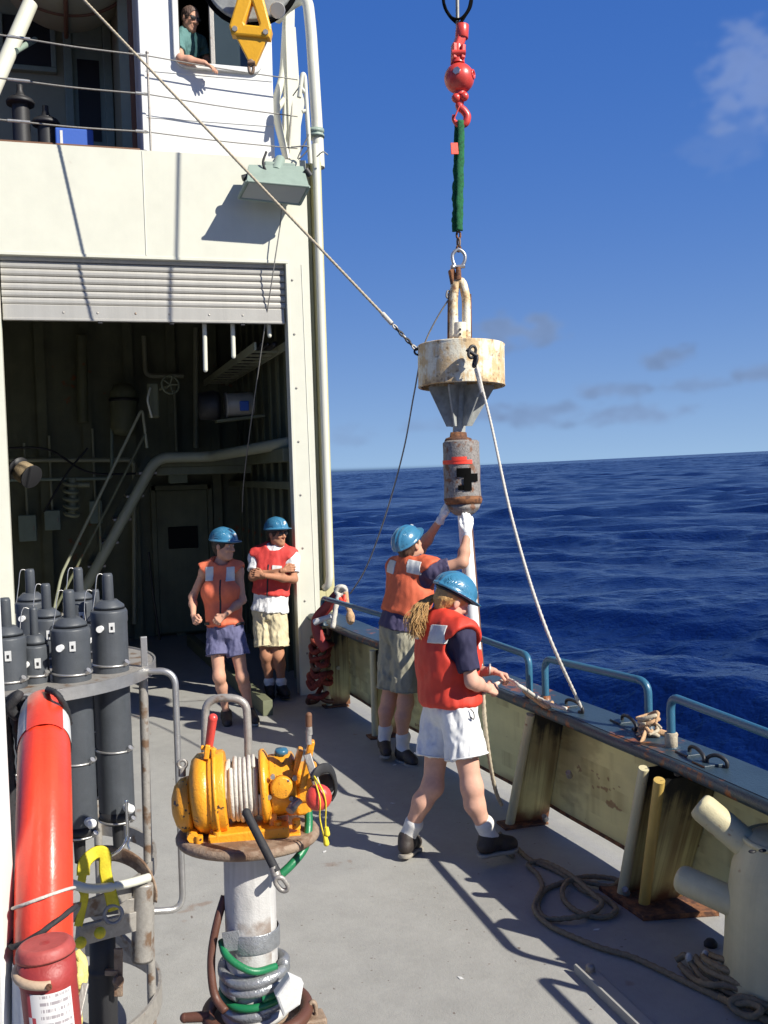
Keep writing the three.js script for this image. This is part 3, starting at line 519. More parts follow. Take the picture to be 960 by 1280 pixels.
{
  // wire rail along the edge of the upper deck
  const Z = -9.68, r = thing('wire_rail', 'three strand wire guard rail along the upper deck edge', 'guard rail', [0.7, 5.2, Z]);
  const S = [0.823, 6.135, -9.68], xs = S[0];
  part(r, 'stanchion', [rod([xs, 5.19, Z], [xs, S[1], Z], 0.011), ball([xs, S[1], Z], 0.016)], M.dullsteel);
  const rows = [[[-0.459, 6.171, -9.68], [0.822, 6.106, -9.68], [2.248, 6.007, -9.68]], [[-0.475, 5.79, -9.68], [0.808, 5.753, -9.68], [2.236, 5.653, -9.68]], [[-0.491, 5.423, -9.68], [0.795, 5.406, -9.68], [2.225, 5.345, -9.68]]];
  for (const [a, b, c] of rows) {
    const w = part(r, 'wire', [tubeOn([lp(b, a, 1.8), a, lp(a, b, 0.5).map((v, i) => v - (i === 1 ? 0.012 : 0)), b], 0.0085, 30, 6), tubeOn([b, lp(b, c, 0.5).map((v, i) => v - (i === 1 ? 0.01 : 0)), c], 0.006, 30, 6)], M.wire);
    part(w, 'turnbuckle', rod(lp(a, b, 0.05), lp(a, b, 0.2), 0.014), M.steel); part(w, 'turnbuckle', rod(lp(b, a, 0.02), lp(b, a, 0.08), 0.014), M.steel); part(w, 'end_link', link(lp(b, a, 0.01), [1, 0, 0], [0, 1, 0], 0.06, 0.035, 0.006), M.steel);
  }
  part(r, 'end_plate', [box(xs - 0.03, xs + 0.03, 5.19, 5.21, Z - 0.03, Z + 0.03)], M.dullsteel);
}
{
  // pipe davit at the corner
  const t = thing('corner_davit', 'white pipe davit and bracing standing at the corner of the upper deck', 'davit', [2.3, 5.2, -9.5]);
  part(t, 'main_pipe', sweep(bent([[2.184, 6.826, -10.25], [2.238, 6.878, -10.1], [2.426, 6.934, -9.9], [2.442, 6.556, -9.85], [2.461, 5.538, -9.8], [2.454, 5.194, -9.75]], 0.14), 0.056, 16), M.white);
  part(t, 'pipe_joint', lathe([2.443, 5.498, -9.8], [2.442, 5.576, -9.8], [[0, 0], [0.085, 0], [0.085, 0.03], [0.07, 0.035], [0.07, 0.05], [0.085, 0.055], [0.085, 0.085], [0, 0.085]], 18), M.greenpaint);
  part(t, 'brace', pipe([[2.295, 6.85, -10.3], [2.242, 6.278, -10.3], [2.138, 5.985, -10.25], [2.148, 5.808, -10.25], [2.232, 5.393, -10.2]], 0.04, 0.1), M.white);
  part(t, 'brace', rod([2.152, 5.905, -10.25], [2.286, 6.095, -10.3], 0.03), M.white);
  part(t, 'column', [bar([2.341, 7.219, -10.3], [2.252, 5.383, -10.3], 0.1, 0.1, [0, 0, 1], 0.01)], M.white);
  part(t, 'web_plate', extr([[0, -0.1], [0.1, -0.1], [0.12, 0.3], [0.17, 0.55], [0.12, 0.75], [0.1, 1.3], [0, 1.3]], 0.02, 0.003).translate(...[2.27, 5.451, -10.25]), M.white);
  part(t, 'side_bracket', [pipe([[2.305, 5.15, -9.5], [2.278, 5.98, -9.5], [2.256, 6, -9.5], [2.216, 5.771, -9.5]], 0.022, 0.05), rod([2.22, 5.877, -9.5], [2.288, 5.807, -9.5], 0.02), rod([2.243, 5.638, -9.5], [2.291, 5.656, -9.5], 0.018)], M.white);
  part(t, 'hooked_wire', tubeOn([[2.177, 5.819, -9.6], [2.248, 5.913, -9.55], [2.286, 5.973, -9.5]], 0.006, 14, 5), M.wire);
  part(t, 'hooked_wire', tubeOn([[2.122, 5.297, -9.5], [2.283, 5.292, -9.45], [2.18, 5.18, -9.5], [2.287, 5.413, -9.45]], 0.007, 24, 5), M.wire);
  part(t, 'hooked_wire', tubeOn([[2.358, 5.206, -9.45], [2.41, 5.24, -9.4], [2.456, 5.213, -9.4]], 0.006, 14, 5), M.wire);
  part(t, 'hooked_wire', tubeOn([[2.328, 6.707, -10.24], [2.325, 6.142, -10.24], [2.24, 5.394, -10.2]], 0.009, 24, 5), M.wire);
}
{
  // floodlight on the wall below the corner
  const t = thing('floodlight', 'grey green floodlight jutting from the wall beside the corner pipe', 'floodlight', [2.0, 4.95, -9.57]);
  const f = [[1.571, 4.741, -9.32], [2.148, 4.711, -9.32], [2.199, 4.829, -9.14], [1.623, 4.848, -9.14]], b = [[1.631, 4.838, -9.46], [2.159, 4.805, -9.46], [2.215, 5.098, -9.42], [1.693, 5.082, -9.42]];
  const hull = (f, b) => { const P = [...f, ...b], I = [0, 1, 2, 0, 2, 3, 5, 4, 7, 5, 7, 6, 4, 0, 3, 4, 3, 7, 1, 5, 6, 1, 6, 2, 3, 2, 6, 3, 6, 7, 4, 5, 1, 4, 1, 0]; const g = new THREE.BufferGeometry(); g.setAttribute('position', new THREE.Float32BufferAttribute(I.flatMap((i) => P[i]), 3)); g.computeVertexNormals(); return g; };
  part(t, 'housing', hull(f, b), M.greenpaint);
  const mid = f.reduce((s, p) => add(s, p.map((v) => v / 4)), [0, 0, 0]), nrm = v3(f[1]).sub(v3(f[0])).cross(v3(f[3]).sub(v3(f[0]))).normalize();
  const gl = f.map((p) => add(lp(mid, p, 0.93), nrm.clone().multiplyScalar(0.006).toArray()));
  part(t, 'lens', hull(gl, gl.map((p) => add(p, nrm.clone().multiplyScalar(-0.01).toArray()))), M.bulb);
  part(t, 'rim', [0, 1, 2, 3].map((i) => rod(f[i], f[(i + 1) % 4], 0.014)), M.greenpaint);
  part(t, 'yoke', [rod([1.945, 5.024, -9.4], [2.022, 5.188, -9.56], 0.05), rod([1.866, 5.033, -9.42], [2.157, 5.02, -9.42], 0.045), bar([1.853, 5.108, -9.5], [2.146, 5.103, -9.5], 0.09, 0.06, [0, 0, 1], 0.01)], M.greenpaint);
  part(t, 'cable_gland', tubeOn([[1.86, 5.205, -9.4], [1.818, 5.079, -9.36], [1.864, 4.98, -9.34], [1.935, 4.949, -9.32], [1.991, 5.023, -9.36]], 0.012, 24, 6), M.rubber);
  part(t, 'hinge', [rod([1.613, 4.926, -9.33], [1.673, 4.944, -9.33], 0.03), rod([2.216, 5.042, -9.33], [2.26, 4.985, -9.33], 0.03)], M.dark);
}

// ================= bulwark =================
{
  const b = thing('bulwark', 'pale yellow steel bulwark with a dark blue cap along the ship side', 'bulwark', [2.8, 0, -5]);
  const zs = [-9.55, -8.98, -7.8, -5.52, -4.36, -2.9, -1.4, 0.2, 2, 3.8];
  // plating with its rust and soot: every plate a piece, stains laid along the length
  const W2 = 2048, H2 = 128, soot = [-8.72, -5.3, -7.6, -4.25], ua = tileNoise(1024, 16, 71, 6), ub = tileNoise(1024, 64, 72, 4);
  const map = tex([W2, H2], (i, x, y) => {
    const z = -9.6 + x / W2 * 13.4, v = y / H2 * 0.8, nx = (x % 1024), a = ua[((y * 4) % 1024) * 1024 + nx], c0 = ub[((y * 2) % 1024) * 1024 + nx], ver = ub[(((y >> 4) * 37) % 1024) * 1024 + nx];
    let c = mul3([0.74, 0.675, 0.31], 1 - 0.25 * (a - 0.5) - 0.18 * (ver - 0.5));
    c = lerp3(c, [0.30, 0.21, 0.06], sstep(0.5, 0.75, ver) * 0.35);
    const low = sstep(0.17, 0.05, v + (a - 0.5) * 0.16); c = lerp3(c, [0.17, 0.06, 0.02], low * 0.9);
    for (const s of soot) { const d = (z - s) / (s === -4.25 ? 0.16 : 0.26), hh = (0.78 - v) / 0.34; const m = sstep(1.05, 0.35, Math.hypot(d, hh) + (a - 0.5) * 0.9); c = lerp3(c, [0.012, 0.011, 0.01], m * 0.95); c = lerp3(c, [0.15, 0.085, 0.03], sstep(1.6, 0.9, Math.hypot(d, hh * 0.8) + (c0 - 0.5)) * (1 - m) * 0.45); }
    if (c0 > 0.76 && a > 0.58) c = lerp3(c, [0.2, 0.07, 0.03], 0.7);
    return c;
  }, [13.4, 0.8]);
  mat('bulwarkpaint', 0, 0.5, { map, bump: 0.001 });
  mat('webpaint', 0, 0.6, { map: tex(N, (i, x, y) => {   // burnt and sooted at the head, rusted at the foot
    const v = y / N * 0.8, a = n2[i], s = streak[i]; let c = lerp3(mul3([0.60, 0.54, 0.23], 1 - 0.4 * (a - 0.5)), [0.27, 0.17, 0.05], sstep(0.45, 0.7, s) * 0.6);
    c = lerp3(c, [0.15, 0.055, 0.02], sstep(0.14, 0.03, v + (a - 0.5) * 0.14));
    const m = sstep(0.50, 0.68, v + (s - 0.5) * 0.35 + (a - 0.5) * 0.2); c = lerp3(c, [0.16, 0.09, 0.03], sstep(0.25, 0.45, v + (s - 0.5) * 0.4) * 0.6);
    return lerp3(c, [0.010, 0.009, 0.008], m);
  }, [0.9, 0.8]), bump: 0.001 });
  const strip = (za, zb, y0, y1, t, off) => {   // curved plate standing between two heights
    const n = Math.ceil((zb - za) / 0.12), P = [], U = [], I = [];
    for (let i = 0; i <= n; i++) { const z = mix(za, zb, i / n), x = plateX(z) + off; for (const [dx, y] of [[0, y0], [0, y1], [t, y1], [t, y0]]) { P.push(x + dx, y, z); U.push(z + 9.6, y); } }
    for (let i = 0; i < n; i++) for (let k = 0; k < 4; k++) { const a = i * 4 + k, q = i * 4 + (k + 1) % 4; I.push(a, a + 4, q, q, a + 4, q + 4); }
    I.push(0, 1, 2, 0, 2, 3); const e = n * 4; I.push(e, e + 2, e + 1, e, e + 3, e + 2);
    let g = new THREE.BufferGeometry(); g.setAttribute('position', new THREE.Float32BufferAttribute(P, 3)); g.setAttribute('uv', new THREE.Float32BufferAttribute(U, 2)); g.setIndex(I);
    g = g.toNonIndexed(); g.computeVertexNormals(); return g;
  };
  for (let i = 0; i < zs.length - 1; i++) part(b, 'plate', strip(zs[i] + 0.004, zs[i + 1] - 0.004, 0.1, 0.735, 0.012, 0), M.bulwarkpaint, null, true);
  part(b, 'bottom_edge', strip(-9.55, 3.8, 0.094, 0.115, 0.02, -0.006), M.rust, null, false);
  const capg = strip(-9.55, 3.8, 0.735, 0.805, 0.25, -0.195);
  part(b, 'cap_rail', [capg, tubeOn(Array.from({ length: 40 }, (_, i) => { const z = mix(-9.55, 3.8, i / 39); return [plateX(z) - 0.19, 0.77, z]; }), 0.034, 90, 10)], M.capblue);
  // stanchions: a web of plate with a pale round-edged flange on its inboard side
  const feet = [[[2.196, 0.01, -8.994], [[2.094, 0.73, -8.159][0], 0.735, -9.0]], [[2.282, 0.01, -7.804], [[2.258, 0.73, -7.124][0], 0.735, -7.72]], [[2.459, 0.01, -5.542], [2.505, 0.735, -5.308]], [[2.563, 0.01, -4.408], [2.547, 0.735, -4.153]], [[2.597, 0.03, -4.257], [2.512, 0.735, -3.968]], [[2.68, 0.01, -2.9], [2.68, 0.735, -2.9]], [[2.71, 0.01, -1.4], [2.71, 0.735, -1.4]], [[2.72, 0.01, 0.2], [2.72, 0.735, 0.2]]];
  feet.forEach(([f, t], i) => {
    const st = part(b, 'stanchion', rod(f, t, 0.028, 0.026, 12), i === 4 ? M.ochre : M.creampipe);
    const pz = (p) => [plateX(p[2]) - 0.004, p[1], p[2]];
    const q = [f, t, pz(t), pz(f)], g = new THREE.BufferGeometry(), n = [0, 0, 0.007];
    const Q = [...q.map((p) => add(p, n)), ...q.map((p) => add(p, [0, 0, -0.007]))], I = [0, 1, 2, 0, 2, 3, 4, 6, 5, 4, 7, 6];
    g.setAttribute('position', new THREE.Float32BufferAttribute(I.flatMap((k) => Q[k]), 3)); g.computeVertexNormals();
    part(st, 'web', g, M.webpaint);
    part(st, 'foot_plate', box(f[0] - 0.06, plateX(f[2]) - 0.03, -0.002, 0.016, f[2] - 0.07, f[2] + 0.07, 0.006), M.rust);
    part(st, 'lug', [rod([mix(f[0], plateX(f[2]), 0.45), 0.36, f[2] + 0.008], [mix(f[0], plateX(f[2]), 0.45), 0.36, f[2] + 0.03], 0.018)], M.creampipe);
  });
  part(b, 'base_plate', extr([[2.5, 4.52], [2.9, 4.5], [2.88, 4.06], [2.52, 4.14]].map(([x, z]) => [x, z]), 0.02, 0.004).rotateX(-Math.PI / 2).translate(0, 0.004, 0), M.rust);
  for (const [x, y, z] of [[2.66, 0.401, -5.133], [2.563, 0.04, -4.365], [2.673, 0.03, -5.484], [2.7, 0.707, -4.105]]) part(b, 'bolt', [rod([x, y, z], [x - 0.02, y + 0.03, z + 0.02], 0.02, 0.016, 8)], M.dullsteel);

  // blue hand rails standing on the cap
  const L = ['farthest blue hand rail on the bulwark, beside the deckhouse corner', 'blue hand rail on the bulwark behind the woman hauling rope', 'middle blue hand rail where the tag line crosses it', 'nearest blue hand rail running out of the right edge'];
  const cap = 0.8;
  const rails = [
    [[[2.285, 0.8, -8.88], 0], [2.285, 0.8, -8.88], [2.35, 0.8, -7.55]],
  ];
  const mk = (a, c, hA, hC, lab, sleeve) => {
    const r = thing('hand_rail', lab, 'hand rail', a, 'blue hand rails on the bulwark cap');
    part(r, 'rail', pipe([a, [a[0], hA, a[2]], [c[0], hC, c[2]], c], 0.021, 0.07, 14), M.blue);
    for (const p of [a, c]) part(r, 'socket', lathe([p[0], 0.8, p[2]], [p[0], 0.9, p[2]], [[0, 0], [0.045, 0], [0.045, 0.006], [0.03, 0.01], [0.029, 0.035], [0, 0.036]], 14), M.capblue);
    if (sleeve) part(r, 'taped_sleeve', lathe([a[0], 0.8, a[2]], [a[0], 0.9, a[2]], [[0, 0], [0.031, 0], [0.031, 0.075], [0.022, 0.078]], 16), M.rope, 'cream taped sleeve at the foot');
    return r;
  };
  const hgt = 1.055;
  mk([2.106, 0.8, -8.766], [2.287, 0.8, -7.348], hgt, hgt, L[0]);
  mk([2.499, 0.8, -7.242], [2.566, 0.8, -5.443], hgt, hgt, L[1]);
  mk([2.616, 0.8, -5.33], [2.804, 0.8, -4.519], hgt, hgt, L[2]);
  mk([2.727, 0.8, -4.197], [2.7, 0.8, -3.02], hgt, hgt, L[3], true);
  mk([2.71, 0.8, -2.78], [2.74, 0.8, -1.6], hgt, hgt, 'blue hand rail on the bulwark past the cream mooring bitts');
  // hooks and eyes on the cap
  const hooks = [[[2.661, 0.805, -5.156], [2.655, 0.805, -4.953], 'shackled eye on the cap where the tag line ends'], [[2.764, 0.805, -4.713], [2.727, 0.805, -4.516], 'bent iron hook on the cap left of the knotted rag'], [[2.743, 0.805, -4.068], [2.706, 0.805, -3.902], 'bent iron hook on the cap right of the taped rail foot'], [[2.719, 0.805, -3.896], [2.761, 0.805, -3.812], 'last iron hook along the cap at the right']];
  for (const [a, c, l] of hooks) { const up = (p, h) => [p[0], p[1] + h, p[2]]; const hk = thing('cap_hook', l, 'hook', a, 'iron hooks on the bulwark cap'); part(hk, 'hook', tubeOn([up(a, 0.0), up(a, 0.028), up(lp(a, c, 0.5), 0.05), up(c, 0.03), up(c, 0.004), up(lp(c, a, 0.2), 0.003)], 0.0095, 24, 8), M.dark); part(hk, 'pad', box(a[0] - 0.05, a[0] + 0.05, 0.803, 0.815, a[2] - 0.05, a[2] + 0.05, 0.004), M.capblue); }
}

// ================= the gear on the wire =================
const K = 7.6;
{
  const cw = thing('crane_wire', 'thin steel crane wire with a black cable loop above the red ball', 'crane wire', [2.927, 5.56, -7.209]);
  part(cw, 'wire', rod([3, 7.746, -7.285], [2.932, 5.535, -7.206], 0.014), M.wire);
  part(cw, 'cable_loop', [tubeOn([[2.94, 5.568, -7.226], [2.877, 5.622, -7.227], [2.84, 5.708, -7.242], [2.85, 5.817, -7.244], [2.953, 5.873, -7.236], [3.035, 5.787, -7.186], [3.031, 5.69, -7.182], [2.981, 5.606, -7.194], [2.944, 5.547, -7.203]], 0.013, 60, 8)], M.blacktape);
  part(cw, 'cable_loop', [tubeOn([[2.833, 5.711, -7.224], [2.866, 5.608, -7.199], [2.934, 5.582, -7.176], [2.995, 5.641, -7.16], [3.028, 5.749, -7.155]], 0.009, 40, 8)], M.blacktape);
  const h = thing('headache_ball', 'red steel overhaul ball with its socket, swivel and hook', 'crane ball', [2.927, 5.146, -7.19]);
  part(h, 'wedge_socket', [pipe([[2.967, 5.546, -7.196], [2.957, 5.449, -7.194]], 0.05, 0.02, 14), bar([2.958, 5.473, -7.195], [2.919, 5.365, -7.203], 0.08, 0.075, [0, 0, 1], 0.02), rod([2.92, 5.39, -7.203], [2.92, 5.256, -7.197], 0.045, 0.055, 12)], M.signalred);
  part(h, 'clevis', [bar([2.888, 5.397, -7.172], [2.883, 5.277, -7.168], 0.04, 0.035, [0, 0, 1], 0.01), bar([2.951, 5.383, -7.151], [2.941, 5.275, -7.15], 0.04, 0.035, [0, 0, 1], 0.01), rod([2.864, 5.321, -7.165], [2.962, 5.318, -7.135], 0.02)], M.signalred);
  const c = [2.927, 5.146, -7.19];
  part(h, 'ball', lathe(add(c, [0, -0.115, 0]), add(c, [0, 0.1, 0]), Array.from({ length: 21 }, (_, i) => { const a = Math.PI * i / 20; return [0.112 * Math.sin(a) + 0.002, 0.112 - 0.112 * Math.cos(a)]; }), 36), M.signalred);
  part(h, 'lifting_eye', [ringOn(add(c, [0.085, 0.01, 0.07]), 0.028, 0.009, [0.7, 0, 0.6])], M.signalred);
  part(h, 'maker_plate', rod(add(c, [-0.052, 0.014, 0.09]), add(c, [-0.062, 0.016, 0.101]), 0.03, 0.03, 6), M.steel, 'small bright plate on the ball');
  part(h, 'swivel', [rod([2.93, 5.061, -7.186], [2.928, 5.012, -7.184], 0.045), ball([2.89, 4.988, -7.173], 0.035), ball([2.949, 4.998, -7.156], 0.035), rod([2.929, 5.037, -7.185], [2.925, 4.952, -7.182], 0.03)], M.signalred);
  part(h, 'hook', sweep(smooth([[2.926, 4.976, -7.183], [2.918, 4.928, -7.183], [2.946, 4.902, -7.173], [2.973, 4.853, -7.163], [2.954, 4.799, -7.166], [2.907, 4.794, -7.181], [2.874, 4.832, -7.193], [2.875, 4.868, -7.194]], 40), (t) => 0.03 * (1 - 0.62 * Math.max(0, t - 0.55) / 0.45), 10), M.signalred);
  part(h, 'latch', bar([2.911, 4.926, -7.164], [2.866, 4.825, -7.174], 0.02, 0.01, [0, 0, 1], 0.003), M.signalred);
  const s = thing('lifting_sling', 'faded green webbing sling hanging from the red hook', 'sling', [2.891, 4.406, -7.168]);
  const P = []; for (let i = 0; i <= 60; i++) P.push(lp([2.922, 4.818, -7.177], [2.873, 3.987, -7.154], i / 60));
  const wob = (t, q) => pn.noise(t * 9 + q, q, 0.3) + 0.6 * pn.noise(t * 26, q, 1.7);
  part(s, 'webbing', [sweep(P.map((p, i) => add(p, [0.006 * wob(i / 60, 2), 0, 0.02])), (t) => 0.028 + 0.005 * wob(t, 4) * (t > 0.35 ? 1 : 0.2), 12, { flat: 0.55 })], M.sling);
  part(s, 'webbing', [sweep(P.map((p, i) => add(p, [-0.02 + 0.012 * wob(i / 60, 7) * (i > 16 ? 1 : 0.3), 0, -0.025])), (t) => 0.019 + 0.010 * Math.abs(wob(t, 11)) * (t > 0.3 ? 1 : 0.2), 10, { flat: 0.6 })], M.sling);
  part(s, 'tag', extr([[0, 0], [0.055, 0.004], [0.05, 0.085], [-0.003, 0.08]], 0.006, 0.002).translate(...[2.827, 4.556, -7.142]), M.redtape, 'small red tag');
  const sh = thing('sling_shackle', 'steel shackle and rusty links joining the green sling to the corer', 'shackle', [2.866, 3.798, -7.148]);
  part(sh, 'link', link([2.872, 3.956, -7.153], [0, 1, 0], [1, 0, 0.4], 0.07, 0.045, 0.009), M.rust);
  part(sh, 'link', link([2.871, 3.902, -7.151], [0, 1, 0], [0.4, 0, 1], 0.075, 0.045, 0.009), M.rustplate);
  part(sh, 'link', link([2.87, 3.853, -7.15], [0, 1, 0], [1, 0, 0.2], 0.06, 0.045, 0.009), M.rust);
  part(sh, 'bow', tubeOn([[2.868, 3.847, -7.15], [2.825, 3.812, -7.161], [2.826, 3.751, -7.158], [2.85, 3.708, -7.149], [2.879, 3.713, -7.14], [2.91, 3.761, -7.133], [2.91, 3.809, -7.135]], 0.013, 40, 10, { closed: true }), M.steel);
  part(sh, 'pin', [rod([2.821, 3.715, -7.158], [2.909, 3.718, -7.131], 0.014), ball([2.821, 3.715, -7.158], 0.02)], M.steel);
}
{
  const t = thing('gravity_corer', 'rusty white gravity corer with round collar and finned weight over the rail', 'corer', [2.833, 2.462, -7.098]);
  const px = (p) => p * 7.6 / 1250;   // a size in the picture at this distance, in metres
  // lifting yoke: two rusty legs joined at the head
  part(t, 'yoke', [tubeOn([[2.802, 3.107, -7.137], [2.811, 3.314, -7.143], [2.818, 3.484, -7.149], [2.846, 3.605, -7.146], [2.875, 3.604, -7.137], [2.905, 3.493, -7.122], [2.903, 3.311, -7.115], [2.895, 3.104, -7.108]], 0.034, 60, 12)], M.rustywhite);
  part(t, 'yoke_side', [bar([2.78, 3.111, -7.165], [2.8, 3.525, -7.177], 0.06, 0.022, [0, 0, 1], 0.008), bar([2.926, 3.106, -7.119], [2.937, 3.508, -7.134], 0.06, 0.022, [0, 0, 1], 0.008)], M.rust);
  part(t, 'core_head', [rod([2.849, 3.112, -7.123], [2.856, 3.288, -7.128], 0.055, 0.055, 16)], M.rustywhite);
  for (const p of [[2.833, 3.232, -7.075], [2.832, 3.196, -7.074], [2.83, 3.154, -7.073]]) part(t, 'bolt', rod(p, add(p, dirv(0, 0, -0.012)), 0.009, 0.009, 8), M.dark);
  part(t, 'lug', [bar([2.827, 3.569, -7.15], [2.809, 3.697, -7.161], 0.05, 0.05, [0, 0, 1], 0.015), rod([2.85, 3.613, -7.124], [2.854, 3.709, -7.127], 0.026, 0.02, 8)], M.rust);
  // collar: open steel drum with rust runs
  const A = [2.847, 2.802, -7.109], B = [2.855, 3.118, -7.121], L = dist(A, B), R = px(54);
  part(t, 'collar', lathe(A, B, [[R - 0.02, 0], [R, 0], [R + 0.004, 0.006], [R, 0.014], [R, L - 0.014], [R + 0.004, L - 0.006], [R, L], [R - 0.02, L], [R - 0.02, 0]], 56), M.rustywhite);
  part(t, 'collar_deck', lathe(A, B, [[0, L - 0.05], [R - 0.019, L - 0.05], [R - 0.019, L - 0.035], [0, L - 0.035]], 40), M.rustywhite);
  // fins below the collar
  const top = A, bot = [2.786, 2.512, -7.115], ax = v3(bot).sub(v3(top)), q = [2.818, 2.505, -7.105];
  for (let k = 0; k < 6; k++) {
    const a = k / 6 * 6.283 + 0.25, d = [Math.cos(a), 0, Math.sin(a)], at = (r, p) => add(p, [d[0] * r, 0, d[2] * r]);
    const n = [-d[2] * 0.006, 0, d[0] * 0.006], s = [at(0.03, add(A, [0, 0.01, 0])), at(px(41), add(A, [0, 0.01, 0])), at(px(41), add(A, [0, -0.012, 0])), at(px(16), q), at(0.03, q)];
    const F = [...s.map((p) => add(p, n)), ...s.map((p) => add(p, n.map((v) => -v)))], I = [0, 1, 2, 0, 2, 3, 0, 3, 4, 5, 7, 6, 5, 8, 7, 5, 9, 8];
    for (let i = 0; i < 5; i++) { const j = (i + 1) % 5; I.push(i, i + 5, j, j, i + 5, j + 5); }
    const g = new THREE.BufferGeometry(); g.setAttribute('position', new THREE.Float32BufferAttribute(I.flatMap((i) => F[i]), 3)); g.computeVertexNormals();
    part(t, 'fin', g, M.fingrey);
  }
  part(t, 'spine', rod([2.812, 2.426, -7.103], [2.856, 3.069, -7.118], px(8), px(8), 18), M.fingrey);
  part(t, 'flange', lathe([2.807, 2.384, -7.103], [2.81, 2.463, -7.105], [[0, 0], [px(17), 0], [px(17.5), 0.012], [px(16), 0.03], [px(11), 0.04], [px(10), 0.075], [0, 0.08]], 28), M.rust);
  const wa = [2.82, 1.927, -7.078], wb = [2.825, 2.395, -7.098], wl = dist(wa, wb), wr = px(22.8);
  part(t, 'lead_weight', lathe(wa, wb, [[0, 0], [wr, 0], [wr + 0.003, 0.02], [wr - 0.002, wl * 0.35], [wr + 0.002, wl * 0.55], [wr - 0.001, wl * 0.8], [wr, wl - 0.015], [wr - 0.015, wl], [0, wl]], 40), M.leadgrey);
  part(t, 'rust_hoop', lathe([2.821, 1.891, -7.076], [2.824, 1.988, -7.079], [[0, 0], [px(17), 0], [px(23), 0.03], [px(24), 0.06], [px(23), 0.085], [0, 0.09]], 36), M.rust);
  part(t, 'catcher', lathe([2.825, 1.83, -7.072], [2.825, 1.915, -7.076], [[0, 0], [px(10), 0.0], [px(14), 0.015], [px(19), 0.045], [px(21.5), 0.085], [0, 0.09]], 32), M.leadgrey);
  // tape wrapped part way round the weight
  const wrap = (y0, y1, a0, a1, r) => { const n = 14, P = [], I = []; const c0 = lp(wa, wb, (628 - y0) / 77), c1 = lp(wa, wb, (628 - y1) / 77); for (let i = 0; i <= n; i++) { const a = mix(a0, a1, i / n), d = dirv(Math.sin(a) * r, 0, -Math.cos(a) * r); for (const c of [c0, c1]) P.push(add(c, d)); } for (let i = 0; i < n; i++) I.push(2 * i, 2 * i + 1, 2 * i + 2, 2 * i + 1, 2 * i + 3, 2 * i + 2); const g = new THREE.BufferGeometry(); g.setAttribute('position', new THREE.Float32BufferAttribute(P.flat(), 3)); g.setIndex(I); g.computeVertexNormals(); return g; };
  part(t, 'red_tape', [wrap(580, 575, -1.45, 0.5, wr + 0.007), wrap(576, 571, -0.6, 0.2, wr + 0.009)], M.redtape, 'strip of red tape round the weight');
  part(t, 'black_tape', [wrap(596, 585, -0.36, 0.42, wr + 0.006), wrap(602, 592, 0.1, 0.85, wr + 0.0075), wrap(613, 596, 0.0, 0.42, wr + 0.009), wrap(612, 606, -0.3, 0.2, wr + 0.0065)], M.blacktape, 'black tape cross on the weight');
  part(t, 'core_barrel', [rod([2.896, -0.093, -6.963], [2.826, 1.854, -7.073], px(8.5), px(8.5), 24)], M.corewhite);
  part(t, 'barrel_seam', rod([2.93, -0.029, -6.94], [2.865, 1.823, -7.044], 0.012), M.brownrim);
}
{
  // lines to the corer
  const f = [2.793, 3.023, -6.738];
  const t = thing('tag_line', 'pale tag line running from the corer collar down to the bulwark cap', 'rope', [2.657, 0.82, -4.966]);
  part(t, 'line', ropeOn([[2.803, 2.934, -6.709], [2.761, 2.531, -6.39], [2.591, 1.849, -5.678], [2.41, 1.294, -4.871], [2.661, 0.82, -4.964]], 0.0088), M.ropewhite);
  part(t, 'splice', [rod([2.803, 2.893, -6.697], [2.78, 2.709, -6.549], 0.02, 0.015, 10)], M.ropewhite);
  part(t, 'shackle', [link([2.78, 3.021, -6.721], [0.3, 1, 0], [1, 0, 0], 0.11, 0.075, 0.012), link([2.791, 2.949, -6.693], [0.3, 1, 0], [0.2, 0, 1], 0.1, 0.06, 0.011), rod([2.742, 3.04, -6.733], [2.817, 2.985, -6.708], 0.014)], M.dark);
  const g = thing('guy_rope', 'tan guy rope slanting from the top left down to the corer collar', 'rope', [2.409, 3.319, -7.425]);
  const far = [0.261, 6.306, -9.12], near = [2.437, 3.332, -7.511];
  part(g, 'line', ropeOn([lp(near, far, 1.5), far, near], 0.0105), M.rope);
  part(g, 'splice', rod([2.375, 3.419, -7.556], [2.437, 3.332, -7.511], 0.018), M.ropewhite);
  for (let i = 0; i < 7; i++) { const c = lp([2.445, 3.318, -7.498], [2.529, 3.098, -7.221], (i + 0.5) / 7); part(g, 'chain_link', link(c, [0.66, -0.72, 0.1], i % 2 ? [0, 0, 1] : [0.7, 0.7, 0], 0.062, 0.036, 0.008), i % 3 ? M.dark : M.dullsteel); }
  part(g, 'eye', ringOn([2.529, 3.076, -7.188], 0.025, 0.008, [0, 0.4, 1]), M.dark);
  single('trip_line', 'thin dark line from the corer yoke down to the far bulwark', 'line', [tubeOn([[2.782, 3.473, -7.159], [2.696, 3.333, -7.201], [2.608, 3.134, -7.261], [2.553, 2.788, -7.357], [2.522, 2.361, -7.557], [2.479, 1.771, -8.015], [2.41, 1.299, -8.434], [2.34, 1.088, -8.656]], 0.006, 70, 6), link([2.778, 3.509, -7.162], [0.2, 1, 0], [1, 0, 0], 0.07, 0.04, 0.008)], M.wire, [2.546, 2.722, -7.304]);
}
